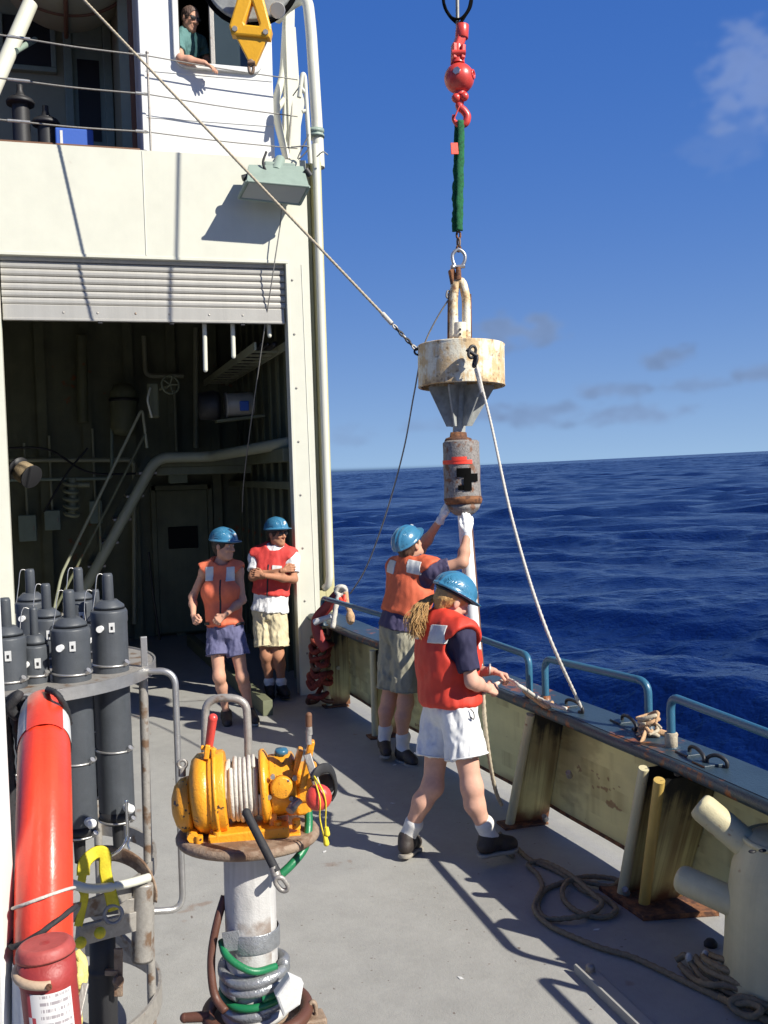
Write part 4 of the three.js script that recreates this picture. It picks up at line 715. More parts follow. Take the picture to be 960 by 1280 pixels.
{
  // yellow block hung in front of the bridge window
  const t = thing('crane_block', 'yellow crane block with a big dark sheave hanging by the window', 'crane block', [1.188, 4.973, -6.359]);
  const s = 6.3 / 1250, c = [1.188, 4.973, -6.359];
  const P = (x, y) => [(x - 314) * s, (40 - y) * s];
  const face = (g, z) => basis(g.translate(0, 0, z), dirv(1, -0.03, 0), [0, 1, 0], dirv(0, 0, -1), c);
  part(t, 'triangle_link', face(extr([P(312, -30), P(322, -30), P(338, 40), P(336, 48), P(292, 44), P(290, 36)], 0.06, 0.012, [[P(315, 4), P(304, 32), P(306, 36), P(326, 38), P(328, 34), P(319, 4)]]), -0.03), M.yellow);
  part(t, 'lower_plate', face(extr([P(295, 45), P(334, 48), P(318, 80), P(312, 79)], 0.035, 0.006), -0.018), M.yellow);
  for (const [x, y] of [[295, 40], [333, 44]]) part(t, 'bolt', face(new THREE.CylinderGeometry(0.018, 0.018, 0.02, 6).rotateX(Math.PI / 2).translate(...P(x, y), 0), 0.04), M.dullsteel);
  part(t, 'pin_shackle', [link([1.173, 4.74, -6.321], [0, 1, 0], [1, 0, 0.3], 0.1, 0.05, 0.011), rod([1.153, 4.761, -6.318], [1.196, 4.76, -6.304], 0.012)], M.rustplate);
  const w = [1.216, 5.406, -6.495], wb = add(w, dirv(0, 0, 0.09));
  part(t, 'sheave', lathe(w, wb, [[0, 0.01], [0.06, 0], [0.285, 0.0], [0.3, 0.02], [0.3, 0.07], [0.285, 0.09], [0, 0.09]], 48), M.fingrey);
  part(t, 'sheave_rim', ringOn(add(w, dirv(0, 0, 0.045)), 0.31, 0.02, CF), M.blacktape);
  part(t, 'hub', [rod([1.365, 5.132, -6.374], [1.348, 5.095, -6.294], 0.05, 0.045, 14)], M.shutter);
}
// ================= loose gear by the far end of the bulwark =================
{
  const t = thing('fire_hose', 'red hose draped over the rail by the deckhouse corner', 'hose', [2.249, 0, -9.524]);
  part(t, 'hose', sweep(smooth([[2.273, 1.124, -8.625], [2.231, 1.097, -8.637], [2.143, 0.979, -8.712], [2.052, 0.845, -8.786], [2.073, 0.671, -8.772], [2.125, 0.582, -8.752]], 40), 0.05, 10, { flat: 0.45 }), M.canister);
  const bag = Array.from({ length: 11 }, (_, i) => i);
  bag.forEach((i) => { const c = lp([2.149, 0.695, -8.959], [2.101, 0.094, -8.999], i / 10), q = Array.from({ length: 7 }, (_, j) => { const a = j / 7 * 6.283 + i; return add(c, [Math.cos(a) * rr(0.05, 0.12), rr(-0.05, 0.05), Math.sin(a) * rr(0.05, 0.1)]); }); part(t, 'coil', tubeOn(q, 0.019 + rr(0, 0.008), 44, 8, { closed: true }), i % 5 ? M.redmesh : M.brownhose); });
  part(t, 'nozzle', rod([2.009, 0.846, -8.695], [2.143, 0.906, -8.604], 0.03, 0.022), M.whitetape);
  const k = thing('line_bundle', 'white tasselled line bundle tied on the rail near the corner', 'rope', [2.259, 1.081, -8.576]);
  part(k, 'knot', [ball([2.239, 1.136, -8.605], 0.06, [1.1, 0.8, 0.9]), tubeOn([[2.18, 1.124, -8.55], [2.22, 1.174, -8.529], [2.268, 1.136, -8.523], [2.226, 1.095, -8.534]], 0.018, 20, 8, { closed: true })], M.ropewhite);
  part(k, 'loose_end', [ropeOn([[2.206, 1.109, -8.541], [2.17, 1, -8.526], [2.127, 0.815, -8.499]], 0.022)], M.ropewhite);
  part(k, 'loose_end', [tubeOn([[2.261, 1.122, -8.524], [2.265, 1.011, -8.497], [2.281, 0.944, -8.458], [2.286, 0.862, -8.432]], 0.024, 20), ball([2.279, 0.902, -8.456], 0.05, [0.8, 1.3, 0.8])], M.rag);
  part(k, 'red_tie', tubeOn([[2.202, 1.068, -8.53], [2.236, 1.041, -8.497], [2.25, 1.095, -8.516]], 0.02, 14), M.redtape);
}
{
  const c = [2.736, 0.83, -4.409], t = thing('knotted_rag', 'brown rag and twine knotted round the blue rail foot', 'rag', c);
  for (let i = 0; i < 9; i++) { const a = i * 2.4, r = 0.025 + 0.006 * (i % 4); part(t, 'twist', tubeOn([add(c, [r * Math.cos(a) - 0.03, -0.02 + 0.012 * i, r * Math.sin(a)]), add(c, [0.05 * Math.cos(a + 1), 0.012 * i - 0.01 + rr(-0.02, 0.03), 0.05 * Math.sin(a + 1)]), add(c, [0.045 * Math.cos(a + 2.4), 0.012 * i + rr(-0.03, 0.02), 0.045 * Math.sin(a + 2.4)]), add(c, [0.06 * Math.cos(a + 3.6), 0.01 * i - 0.02, 0.06 * Math.sin(a + 3.6)])], (q) => 0.007 + 0.004 * Math.sin(q * 3.1), 24, 7), i % 2 ? M.rag : M.rope); }
  part(t, 'loose_tail', sweep(smooth([add(c, [-0.03, 0.01, 0.02]), [2.663, 0.807, -4.352], [2.622, 0.765, -4.331], [2.601, 0.744, -4.326]], 24), 0.018, 8, { flat: 0.5 }), M.rag);
  part(t, 'loose_tail', sweep(smooth([add(c, [0.02, 0.01, 0.02]), add(c, [0.07, -0.01, 0.04]), add(c, [0.12, -0.025, 0.07])], 16), 0.016, 8, { flat: 0.5 }), M.rag);
}

// ================= mooring bitts at the right edge =================
{
  const k = 4.15, t = thing('mooring_bitts', 'big cream mooring bitts with two stub arms beside the bulwark', 'bitts', [2.742, 0, -3.397]);
  const b = [2.73, 0, -3.381], tp = [2.694, 0.663, -3.34], hh = tp[1];
  part(t, 'barrel', lathe([b[0], 0, b[2]], [b[0], 1, b[2]], [[0, 0], [0.27, 0], [0.262, 0.03], [0.25, hh * 0.25], [0.24, hh * 0.55], [0.215, hh * 0.78], [0.175, hh * 0.92], [0.15, hh * 0.965], [0.12, hh * 0.985], [0, hh]], 48), M.creampipe);
  part(t, 'cap_rim', ringOn([b[0], hh * 0.955, b[2]], 0.163, 0.012), M.creampipe);
  const arm = (a, q, r) => { const L = dist(a, q); return lathe(q, a, [[0, 0], [r, 0], [r, L - 0.03], [r * 0.93, L - 0.01], [r * 0.8, L], [0, L + 0.004]], 28); };
  part(t, 'arm', arm([2.497, 0.727, -3.645], [2.679, 0.518, -3.391], 0.062), M.creampipe);
  part(t, 'arm', arm([2.434, 0.394, -3.702], [2.613, 0.338, -3.351], 0.062), M.creampipe);
  for (const p of [[2.512, 0.64, -3.312], [2.538, 0.65, -3.283]]) part(t, 'drain_hole', ball(p, 0.012, [1.4, 0.5, 1]), M.dark);
}
{
  // ropes lying on the deck
  const y = 0.016, a = thing('deck_rope', 'brown rope lying in loose loops on the deck by the bulwark', 'rope', [2.401, 0, -4.59]);
  const P = [[2.329, 0.02, -5.392], [2.27, 0.016, -5.159], [2.26, 0.02, -5.051], [2.247, 0.03, -5.129], [2.316, 0.025, -5.194], [2.327, 0.016, -4.986], [2.381, 0.016, -4.822], [2.405, 0.02, -4.667], [2.4, 0.02, -4.519], [2.438, 0.02, -4.422], [2.459, 0.02, -4.334], [2.435, 0.02, -4.247], [2.355, 0.016, -4.213], [2.285, 0.016, -4.259], [2.255, 0.016, -4.365], [2.269, 0.016, -4.477], [2.295, 0.03, -4.535], [2.387, 0.035, -4.614], [2.462, 0.03, -4.565], [2.555, 0.02, -4.5], [2.627, 0.02, -4.558], [2.563, 0.02, -4.627], [2.466, 0.03, -4.639], [2.335, 0.016, -4.639], [2.23, 0.016, -4.595], [2.11, 0.016, -4.44], [2.09, 0.016, -4.297], [2.212, 0.03, -4.235], [2.346, 0.02, -4.282], [2.399, 0.035, -4.321], [2.402, 0.04, -4.407], [2.403, 0.045, -4.625], [2.394, 0.03, -4.827], [2.357, 0.025, -4.926], [2.286, 0.02, -4.92], [2.278, 0.016, -4.794], [2.229, 0.02, -4.628], [2.148, 0.03, -4.51], [2.075, 0.02, -4.405], [2.067, 0.016, -4.233], [2.115, 0.016, -4.093], [2.181, 0.016, -3.952], [2.268, 0.016, -3.825], [2.328, 0.016, -3.667], [2.392, 0.016, -3.475], [2.467, 0.016, -3.267], [2.542, 0.016, -3.084]];
  part(a, 'line', ropeOn(P, 0.0125), M.ropedark);
  const b = thing('rope_heap', 'tangled heap of brown rope at the foot of the cream bitts', 'rope', [2.511, 0, -3.588]);
  for (let i = 0; i < 7; i++) {
    const rows = [
      [[2.429, 0.02, -3.725], [2.452, 0.05, -3.698], [2.458, 0.03, -3.648], [2.432, 0.03, -3.542], [2.451, 0.03, -3.438], [2.481, 0.03, -3.335], [2.529, 0.03, -3.18]],
      [[2.418, 0.02, -3.684], [2.401, 0.02, -3.588], [2.397, 0.05, -3.459], [2.456, 0.06, -3.403], [2.515, 0.05, -3.309], [2.575, 0.04, -3.168]],
      [[2.488, 0.05, -3.669], [2.455, 0.06, -3.586], [2.447, 0.07, -3.496], [2.474, 0.08, -3.396], [2.514, 0.08, -3.288], [2.58, 0.06, -3.202]],
      [[2.522, 0.05, -3.671], [2.469, 0.09, -3.56], [2.472, 0.1, -3.466], [2.51, 0.1, -3.382], [2.557, 0.1, -3.285], [2.619, 0.08, -3.198]],
      [[2.565, 0.04, -3.692], [2.505, 0.1, -3.555], [2.512, 0.12, -3.466], [2.522, 0.13, -3.357], [2.571, 0.12, -3.278], [2.649, 0.1, -3.211]],
      [[2.418, 0.02, -3.404], [2.414, 0.04, -3.315], [2.455, 0.06, -3.261], [2.466, 0.06, -3.207], [2.436, 0.03, -3.227], [2.402, 0.03, -3.289], [2.398, 0.05, -3.314], [2.45, 0.07, -3.293], [2.504, 0.06, -3.218]],
      [[2.42, 0.02, -3.639], [2.396, 0.02, -3.479], [2.426, 0.02, -3.388], [2.455, 0.02, -3.276], [2.517, 0.02, -3.098]],
    ];
    part(b, 'line', ropeOn(rows[i], 0.013), M.ropedark);
  }
  part(b, 'whipping', [ball([2.456, 0.05, -3.673], 0.02, [0.8, 1.2, 0.8]), ball([2.519, 0.06, -3.643], 0.021, [0.9, 1.3, 0.9])], M.ropewhite, 'pale whipped rope ends');
  single('rubber_plug', 'small dark rubber plug on the deck before the bitts', 'plug', lathe([2.667, 0, -3.819], add([2.667, 0, -3.819], [0, 1, 0]), [[0, 0], [0.03, 0], [0.03, 0.015], [0.018, 0.03], [0, 0.032]], 14), M.rubber, [2.667, 0, -3.819]);
  const r = thing('deck_track', 'painted steel angle track bolted to the deck at the bottom right', 'deck track', [2.019, 0, -3.599]);
  const t0 = [2.015, 0, -3.818], t1 = [2.018, 0, -3.354], n = [0.0, 0, 0];
  part(r, 'flange', bar(add(t0, [0.02, 0.006, 0]), add(lp(t0, t1, 1.6), [0.02, 0.006, 0]), 0.012, 0.07, [0, 1, 0], 0.003), M.shutter);
  part(r, 'upstand', bar(add(t0, [-0.03, 0.02, 0]), add(lp(t0, t1, 1.6), [-0.03, 0.02, 0]), 0.04, 0.012, [0, 1, 0], 0.003), M.deck);
  part(r, 'stop_bolt', [rod([2.041, 0, -3.787], add([2.041, 0, -3.787], [0, 0.035, 0]), 0.022, 0.02, 8), ball(add([2.041, 0, -3.787], [0, 0.035, 0]), 0.018, [1, 0.5, 1])], M.dullsteel);
  const chips = [[2.265, 0.001, -4.139], [1.628, 0.001, -5.536], [1.92, 0.001, -6.202], [1.301, 0.001, -5.56], [1.502, 0.001, -3.95], [2.192, 0.001, -7.01]];
  single('paint_chips', 'few pale paint chips scattered on the deck', 'paint chips', chips.map((c, i) => extr([[-0.016, 0], [0, 0.009], [0.02, 0.003], [0.008, -0.009]], 0.002, 0).rotateX(-Math.PI / 2).rotateY(i * 1.3).translate(...c)), M.whitetape, chips[0]).userData.kind = 'stuff';
}

// ================= winch on its pedestal =================
{
  const ped = thing('winch_pedestal', 'weathered round steel pedestal carrying the orange winch, wrapped with hoses and tape', 'pedestal', [0.449, 0.592, -2.932]);
  part(ped, 'column', lathe([0.449, 0.429, -2.924], [0.458, 1.1, -2.952], [[0, 0], [0.078, 0], [0.076, 0.66], [0.082, 0.68], [0, 0.685]], 36), M.pedestal);
  part(ped, 'foot_column', lathe([...[0.458, 0.584, -2.929]].map((v, i) => i === 1 ? 0 : v), [0.458, 0.584, -2.929], [[0, 0], [0.155, 0], [0.15, 0.5], [0.148, 0.565], [0, 0.565]], 36), M.rustplate);
  part(ped, 'socket_rim', ringOn([0.463, 0.591, -2.928], 0.148, 0.02, [0, 1, 0]), M.brownhose);
  part(ped, 'table', sweep(Array.from({ length: 40 }, (_, i) => { const a = i / 40 * 6.283, c = [0.457, 1.117, -2.953]; return add(c, dirv(0.198 * Math.cos(a), 0, 0.165 * Math.sin(a))); }), 0.017, 10, { closed: true }), M.rustplate);
  { const c = [0.457, 1.117, -2.953]; const g = extr(Array.from({ length: 40 }, (_, i) => { const a = i / 40 * 6.283; return [0.198 * Math.cos(a), 0.165 * Math.sin(a)]; }), 0.022, 0.004); part(ped, 'table_plate', basis(g, CR, CF, [0, 1, 0], add(c, [0, -0.011, 0])), M.rustplate); }
  part(ped, 'hoop', pipe([[0.352, 1.085, -3.11], [0.361, 1.422, -3.122], [0.369, 1.504, -3.123], [0.486, 1.5, -3.087], [0.489, 1.418, -3.082], [0.48, 1.081, -3.07]], 0.0125, 0.075, 14), M.dullsteel);
  const tp = part(ped, 'duct_tape', [lathe([0.458, 0.788, -2.938], [0.459, 0.843, -2.94], [[0.0775, 0], [0.081, 0.002], [0.082, 0.028], [0.0805, 0.054], [0.0775, 0.056]], 36), bar([0.392, 0.804, -2.886], [0.385, 0.861, -2.89], 0.008, 0.05, CF, 0.002)], M.tape);
  part(ped, 'handle_bar', [rod([0.249, 0.601, -2.942], [0.319, 0.604, -2.92], 0.014, 0.016), ball([0.249, 0.601, -2.942], 0.0145)], M.brownhose);
  part(ped, 'shackle_block', [box(...((c) => [c[0] - 0.035, c[0] + 0.035, c[1] - 0.1, c[1], c[2] - 0.035, c[2] + 0.035])([0.622, 0.572, -2.877]), 0.008), link([0.621, 0.586, -2.878], [0, 1, 0], CR, 0.065, 0.032, 0.007)], M.rustplate);
  part(ped, 'foil_packet', [extr([[0, 0], [0.04, 0.02], [0.05, 0.07], [0.02, 0.09], [-0.015, 0.05]], 0.03, 0.008).translate(...[0.516, 0.652, -2.809])], M.whitetape);
  // hoses and tape wound about the foot of the column
  const c0 = [0.458, 0.704, -2.934], wind = (h0, h1, turns, R, ph) => Array.from({ length: 50 }, (_, i) => { const t = i / 49, a = ph + t * turns * 6.283; return add(c0, [R * Math.cos(a), mix(h0, h1, t) + 0.006 * Math.sin(a * 2), R * Math.sin(a)]); });
  const tw = thing('taped_hoses', 'silver taped hose coils wound round the pedestal foot', 'hose', c0);
  part(tw, 'tape_coil', sweep(wind(0.012, 0.03, 1.05, 0.092, 0.3), 0.017, 10), M.tape);
  part(tw, 'tape_coil', sweep(wind(-0.022, -0.012, 1.05, 0.09, 2.3), 0.016, 10), M.tape);
  part(tw, 'tape_coil', sweep(wind(-0.085, -0.075, 1.05, 0.088, 1.3), 0.019, 10), M.tape);
  part(tw, 'tape_coil', sweep(wind(-0.12, -0.105, 1.05, 0.086, 4.3), 0.018, 10), M.pedestal);
  part(tw, 'green_hose', sweep(wind(-0.058, -0.035, 1.1, 0.097, 0.9), 0.0115, 10), M.hose);
  const gh = thing('green_hose', 'green hose looping from the winch down its pedestal', 'hose', [0.629, 1.113, -2.847]);
  part(gh, 'upper_run', tubeOn([[0.632, 1.203, -2.903], [0.628, 1.15, -2.881], [0.606, 1.098, -2.843], [0.56, 1.064, -2.814], [0.522, 1.04, -2.804]], 0.0125, 40, 10), M.hose);
  part(gh, 'lower_run', tubeOn([[0.363, 0.819, -2.927], [0.368, 0.8, -2.882], [0.399, 0.776, -2.851], [0.443, 0.756, -2.836], [0.512, 0.744, -2.867]], 0.011, 40, 10), M.hose);
  single('brown_hose', 'brown hose hanging down the left of the pedestal', 'hose', tubeOn([[0.383, 0.935, -2.968], [0.356, 0.877, -2.942], [0.333, 0.792, -2.924], [0.328, 0.719, -2.902], [0.336, 0.671, -2.887], [0.358, 0.643, -2.857]], 0.0125, 50, 10), M.brownhose, [0.333, 0.792, -2.924]);
  const bh = thing('crank_bar', 'dark crank bar with a steel eye leaning against the winch table', 'handle', [0.468, 1.15, -2.742]);
  part(bh, 'grip', [rod([0.425, 1.25, -2.759], [0.488, 1.106, -2.67], 0.0125, 0.0125, 12), ball([0.425, 1.25, -2.759], 0.013)], M.rubber);
  part(bh, 'eye', [rod([0.481, 1.119, -2.678], [0.489, 1.086, -2.664], 0.013), link([0.498, 1.077, -2.656], [0.5, -0.8, 0], CR, 0.06, 0.04, 0.007)], M.dullsteel);
}
{
  const k = 3.0, t = thing('winch', 'orange air winch wound with white line on top of the pedestal', 'winch', [0.459, 1.172, -2.955]);
  const c = [0.451, 1.256, -2.961], X = (x) => (x - 305) * 3 / 1250;      // along its axis, in metres
  const yaw = -0.12, AX = [Math.cos(0.3 + yaw), 0.045, Math.sin(0.3 + yaw)], along = (d) => add(c, AX.map((v) => v * d));
  const lat = (d, prof, m, name, seg = 40) => part(t, name, lathe(along(d), along(d + 1), prof), m);
  const fw = [-AX[2], 0, AX[0]];                                    // towards the viewer's side
  part(t, 'gear_case', lathe(along(X(240)), along(1), [[0, 0], [0.07, 0], [0.1, 0.008], [0.116, 0.025], [0.118, 0.045], [0.112, 0.052], [0.112, 0.058], [0.121, 0.062], [0.121, 0.1], [0.114, 0.106], [0, 0.106]], 44), M.winch);
  part(t, 'end_dome', lathe(along(X(216)), along(1), [[0, 0], [0.03, 0.002], [0.06, 0.012], [0.078, 0.03], [0.083, 0.05], [0.083, 0.062], [0, 0.065]].map(([r, y]) => [r, y]), 36).translate(0, -0.03, 0), M.winch);
  part(t, 'drain_plug', rod(add(along(X(238)), [0, -0.1, 0.05]), add(along(X(236)), [0, -0.1, 0.09]), 0.018, 0.016, 8), M.winch);
  part(t, 'drum', lathe(along(X(282)), along(1), [[0, 0], [0.06, 0], [0.06, 0.12], [0, 0.12]], 30), M.winch);
  const turns = 11, wp = []; for (let i = 0; i <= turns * 26; i++) { const a = i / 26 * 6.283, d = mix(X(284), X(325), i / (turns * 26)), u = [0, 1, 0], r = 0.078 + 0.004 * Math.sin(i * 0.21) + 0.003 * Math.sin(i * 0.037); wp.push(add(along(d + 0.004 * Math.sin(a * 0.5 + i * 0.02)), [fw[0] * Math.cos(a) * r, Math.sin(a) * r, fw[2] * Math.cos(a) * r])); }
  part(t, 'wound_line', sweep(wp, 0.0072, 8), M.ropewhite);
  const wp2 = []; for (let i = 0; i <= 5 * 26; i++) { const a = i / 26 * 6.283 + 1, d = mix(X(318), X(290), i / 130), r = 0.089 + 0.003 * Math.sin(i * 0.3); wp2.push(add(along(d), [fw[0] * Math.cos(a) * r, Math.sin(a) * r, fw[2] * Math.cos(a) * r])); }
  part(t, 'wound_line', sweep(wp2, 0.0068, 8), M.ropewhite);
  part(t, 'drum_flange', lathe(along(X(326)), along(1), [[0, 0], [0.104, 0], [0.11, 0.006], [0.11, 0.016], [0.1, 0.022], [0.085, 0.03], [0, 0.03]], 40), M.winch);
  part(t, 'motor_case', [lathe(along(X(336)), along(1), [[0, 0], [0.088, 0], [0.092, 0.01], [0.09, 0.05], [0.094, 0.055], [0.094, 0.075], [0.08, 0.082], [0, 0.082]], 12)], M.winch);
  part(t, 'motor_head', [basis(new RoundedBoxGeometry(0.07, 0.1, 0.11, 3, 0.016), AX, [0, 1, 0], fw, along(X(383))), basis(new RoundedBoxGeometry(0.05, 0.05, 0.09, 3, 0.012), AX, [0, 1, 0], fw, add(along(X(378)), [0, -0.065, 0]))], M.winch);
  part(t, 'cover_plate', [lathe(add(along(X(352)), [fw[0] * 0.085, 0.02, fw[2] * 0.085]), add(along(X(352)), [fw[0] * 1.085, 0.02, fw[2] * 1.085]), [[0, 0], [0.034, 0], [0.034, 0.016], [0.028, 0.022], [0, 0.024]], 20)], M.winch);
  for (let i = 0; i < 4; i++) { const a = i * 1.57 + 0.6, p = add(along(X(352) + 0.046 * Math.cos(a)), [fw[0] * 0.09, 0.02 + 0.042 * Math.sin(a), fw[2] * 0.09]); part(t, 'bolt', rod(p, add(p, [fw[0] * 0.012, 0, fw[2] * 0.012]), 0.0075, 0.0075, 6), M.dullsteel); }
  part(t, 'filler_cap', lathe(add(along(X(353)), [0, 0.088, 0]), add(along(X(353)), [0, 1, 0]), [[0, 0], [0.02, 0], [0.021, 0.012], [0.017, 0.02], [0, 0.022]], 18), M.blue);
  // bed plate, feet and side cheeks
  const bed = [0.462, 1.139, -2.952];
  part(t, 'bed', [basis(new RoundedBoxGeometry(0.235, 0.035, 0.14, 2, 0.006), AX, [0, 1, 0], fw, add(bed, [fw[0] * 0.02, 0.002, fw[2] * 0.02])), basis(new RoundedBoxGeometry(0.3, 0.014, 0.16, 2, 0.004), AX, [0, 1, 0], fw, add(bed, [0, -0.014, 0]))], M.winch);
  const cheek = (x, w) => basis(extr([[-0.075, 0], [0.075, 0], [0.035, 0.085], [-0.035, 0.085]], w, 0.004), fw, [0, 1, 0], [-AX[0], -AX[1], -AX[2]], add(along(X(x)), [0, -0.118, 0]));
  part(t, 'cheek', cheek(343, 0.016), M.winch); part(t, 'cheek', cheek(270, 0.014), M.winch);
  for (const [x, y, z] of [[X(250), -0.125, 0.085], [X(272), -0.118, 0.085], [X(345), -0.115, 0.07], [X(368), -0.115, 0.07]]) { const p = add(along(x), [fw[0] * z, y, fw[2] * z]); part(t, 'hold_down_bolt', [rod(p, add(p, [0, 0.028, 0]), 0.013, 0.013, 6)], M.winch); }
  for (const x of [296, 335]) { const p = add(along(X(x)), [fw[0] * 0.092, -0.118, fw[2] * 0.092]); part(t, 'bolt_hole', rod(p, add(p, [fw[0] * 0.002, 0, fw[2] * 0.002]), 0.005, 0.005, 10), M.dark); }
  // controls
  const rl = part(t, 'brake_lever', [rod([0.35, 1.388, -2.956], [0.362, 1.485, -2.926], 0.012, 0.014, 12), ball([0.362, 1.485, -2.926], 0.0145)], M.signalred, 'red plastic grip standing on the gear case');
  part(rl, 'lever_base', [bar([0.341, 1.363, -2.947], [0.348, 1.405, -2.947], 0.03, 0.016, fw, 0.004), rod([0.329, 1.396, -2.953], [0.369, 1.385, -2.94], 0.007), bar([0.361, 1.353, -2.941], [0.361, 1.395, -2.943], 0.03, 0.012, fw, 0.004)], M.winch);
  part(t, 'throttle_arm', [bar([0.604, 1.273, -2.841], [0.634, 1.416, -2.828], 0.028, 0.02, fw, 0.006), bar([0.586, 1.292, -2.889], [0.613, 1.379, -2.885], 0.05, 0.016, fw, 0.005)], M.winch);
  const th = part(t, 'throttle_lever', [rod([0.621, 1.41, -2.811], [0.622, 1.451, -2.812], 0.0085), rod([0.624, 1.437, -2.811], [0.624, 1.488, -2.813], 0.009, 0.008)], M.dullsteel);
  part(th, 'lever_tip', [rod([0.623, 1.461, -2.812], [0.624, 1.493, -2.813], 0.0095), ball([0.624, 1.493, -2.813], 0.0098)], M.brownrim);
  part(t, 'lever_plate', bar([0.615, 1.382, -2.811], [0.633, 1.287, -2.76], 0.008, 0.022, fw, 0.003), M.dullsteel);
  part(t, 'eye_bolt', [ringOn([0.276, 1.34, -2.998], 0.012, 0.005, fw), rod([0.275, 1.328, -2.998], [0.274, 1.304, -2.997], 0.011)], M.dullsteel);
  part(t, 'air_fitting', [rod([0.589, 1.239, -2.844], [0.56, 1.217, -2.821], 0.013), rod([0.573, 1.23, -2.817], [0.592, 1.248, -2.812], 0.008)], M.dullsteel);
  part(t, 'case_strap', ringOn(along(X(272)), 0.122, 0.006, AX), M.winch);
}
{
  const e = thing('ear_defenders', 'red ear defenders with a black headband hanging on the winch lever', 'ear defenders', [0.63, 1.286, -2.75]);
  const cup = (p) => lathe(p, add(p, dirv(0.25, 0.1, -1)), [[0, 0], [0.03, 0], [0.036, 0.006], [0.038, 0.02], [0.032, 0.034], [0.018, 0.042], [0, 0.044]], 24);
  part(e, 'ear_cup', cup([0.63, 1.271, -2.76]), M.signalred);
  part(e, 'ear_cushion', lathe([0.641, 1.258, -2.798], [0.63, 1.271, -2.76], [[0, 0], [0.033, 0], [0.036, 0.01], [0.034, 0.03], [0, 0.035]], 24), M.rubber);
  part(e, 'ear_cup', lathe([0.674, 1.268, -2.872], add([0.674, 1.268, -2.872], dirv(0.2, 0.1, 1)), [[0, 0], [0.03, 0], [0.037, 0.008], [0.036, 0.024], [0.02, 0.036], [0, 0.038]], 20), M.rubber);
  part(e, 'headband', sweep(smooth([[0.623, 1.314, -2.774], [0.64, 1.338, -2.781], [0.676, 1.333, -2.811], [0.704, 1.289, -2.853], [0.712, 1.236, -2.88], [0.699, 1.213, -2.882]], 40), 0.014, 10, { flat: 0.4 }), M.rubber);
  const p = thing('ear_plugs', 'yellow ear plugs on a cord dangling below the red ear defenders', 'ear plugs', [0.639, 1.175, -2.732]);
  part(p, 'cord', tubeOn([[0.619, 1.335, -2.745], [0.633, 1.306, -2.718], [0.642, 1.272, -2.714], [0.644, 1.198, -2.731], [0.645, 1.157, -2.729]], 0.0022, 40, 6), M.strap);
  part(p, 'cord', tubeOn([[0.619, 1.33, -2.745], [0.625, 1.276, -2.709], [0.627, 1.22, -2.727], [0.638, 1.162, -2.731]], 0.0022, 40, 6), M.strap);
  for (const [a, b] of [[[0.646, 1.189, -2.73], [0.647, 1.17, -2.729]], [[0.641, 1.166, -2.731], [0.644, 1.143, -2.729]]]) part(p, 'plug', [rod(a, b, 0.006, 0.0085, 10), ball(b, 0.0085)], M.strap);
}

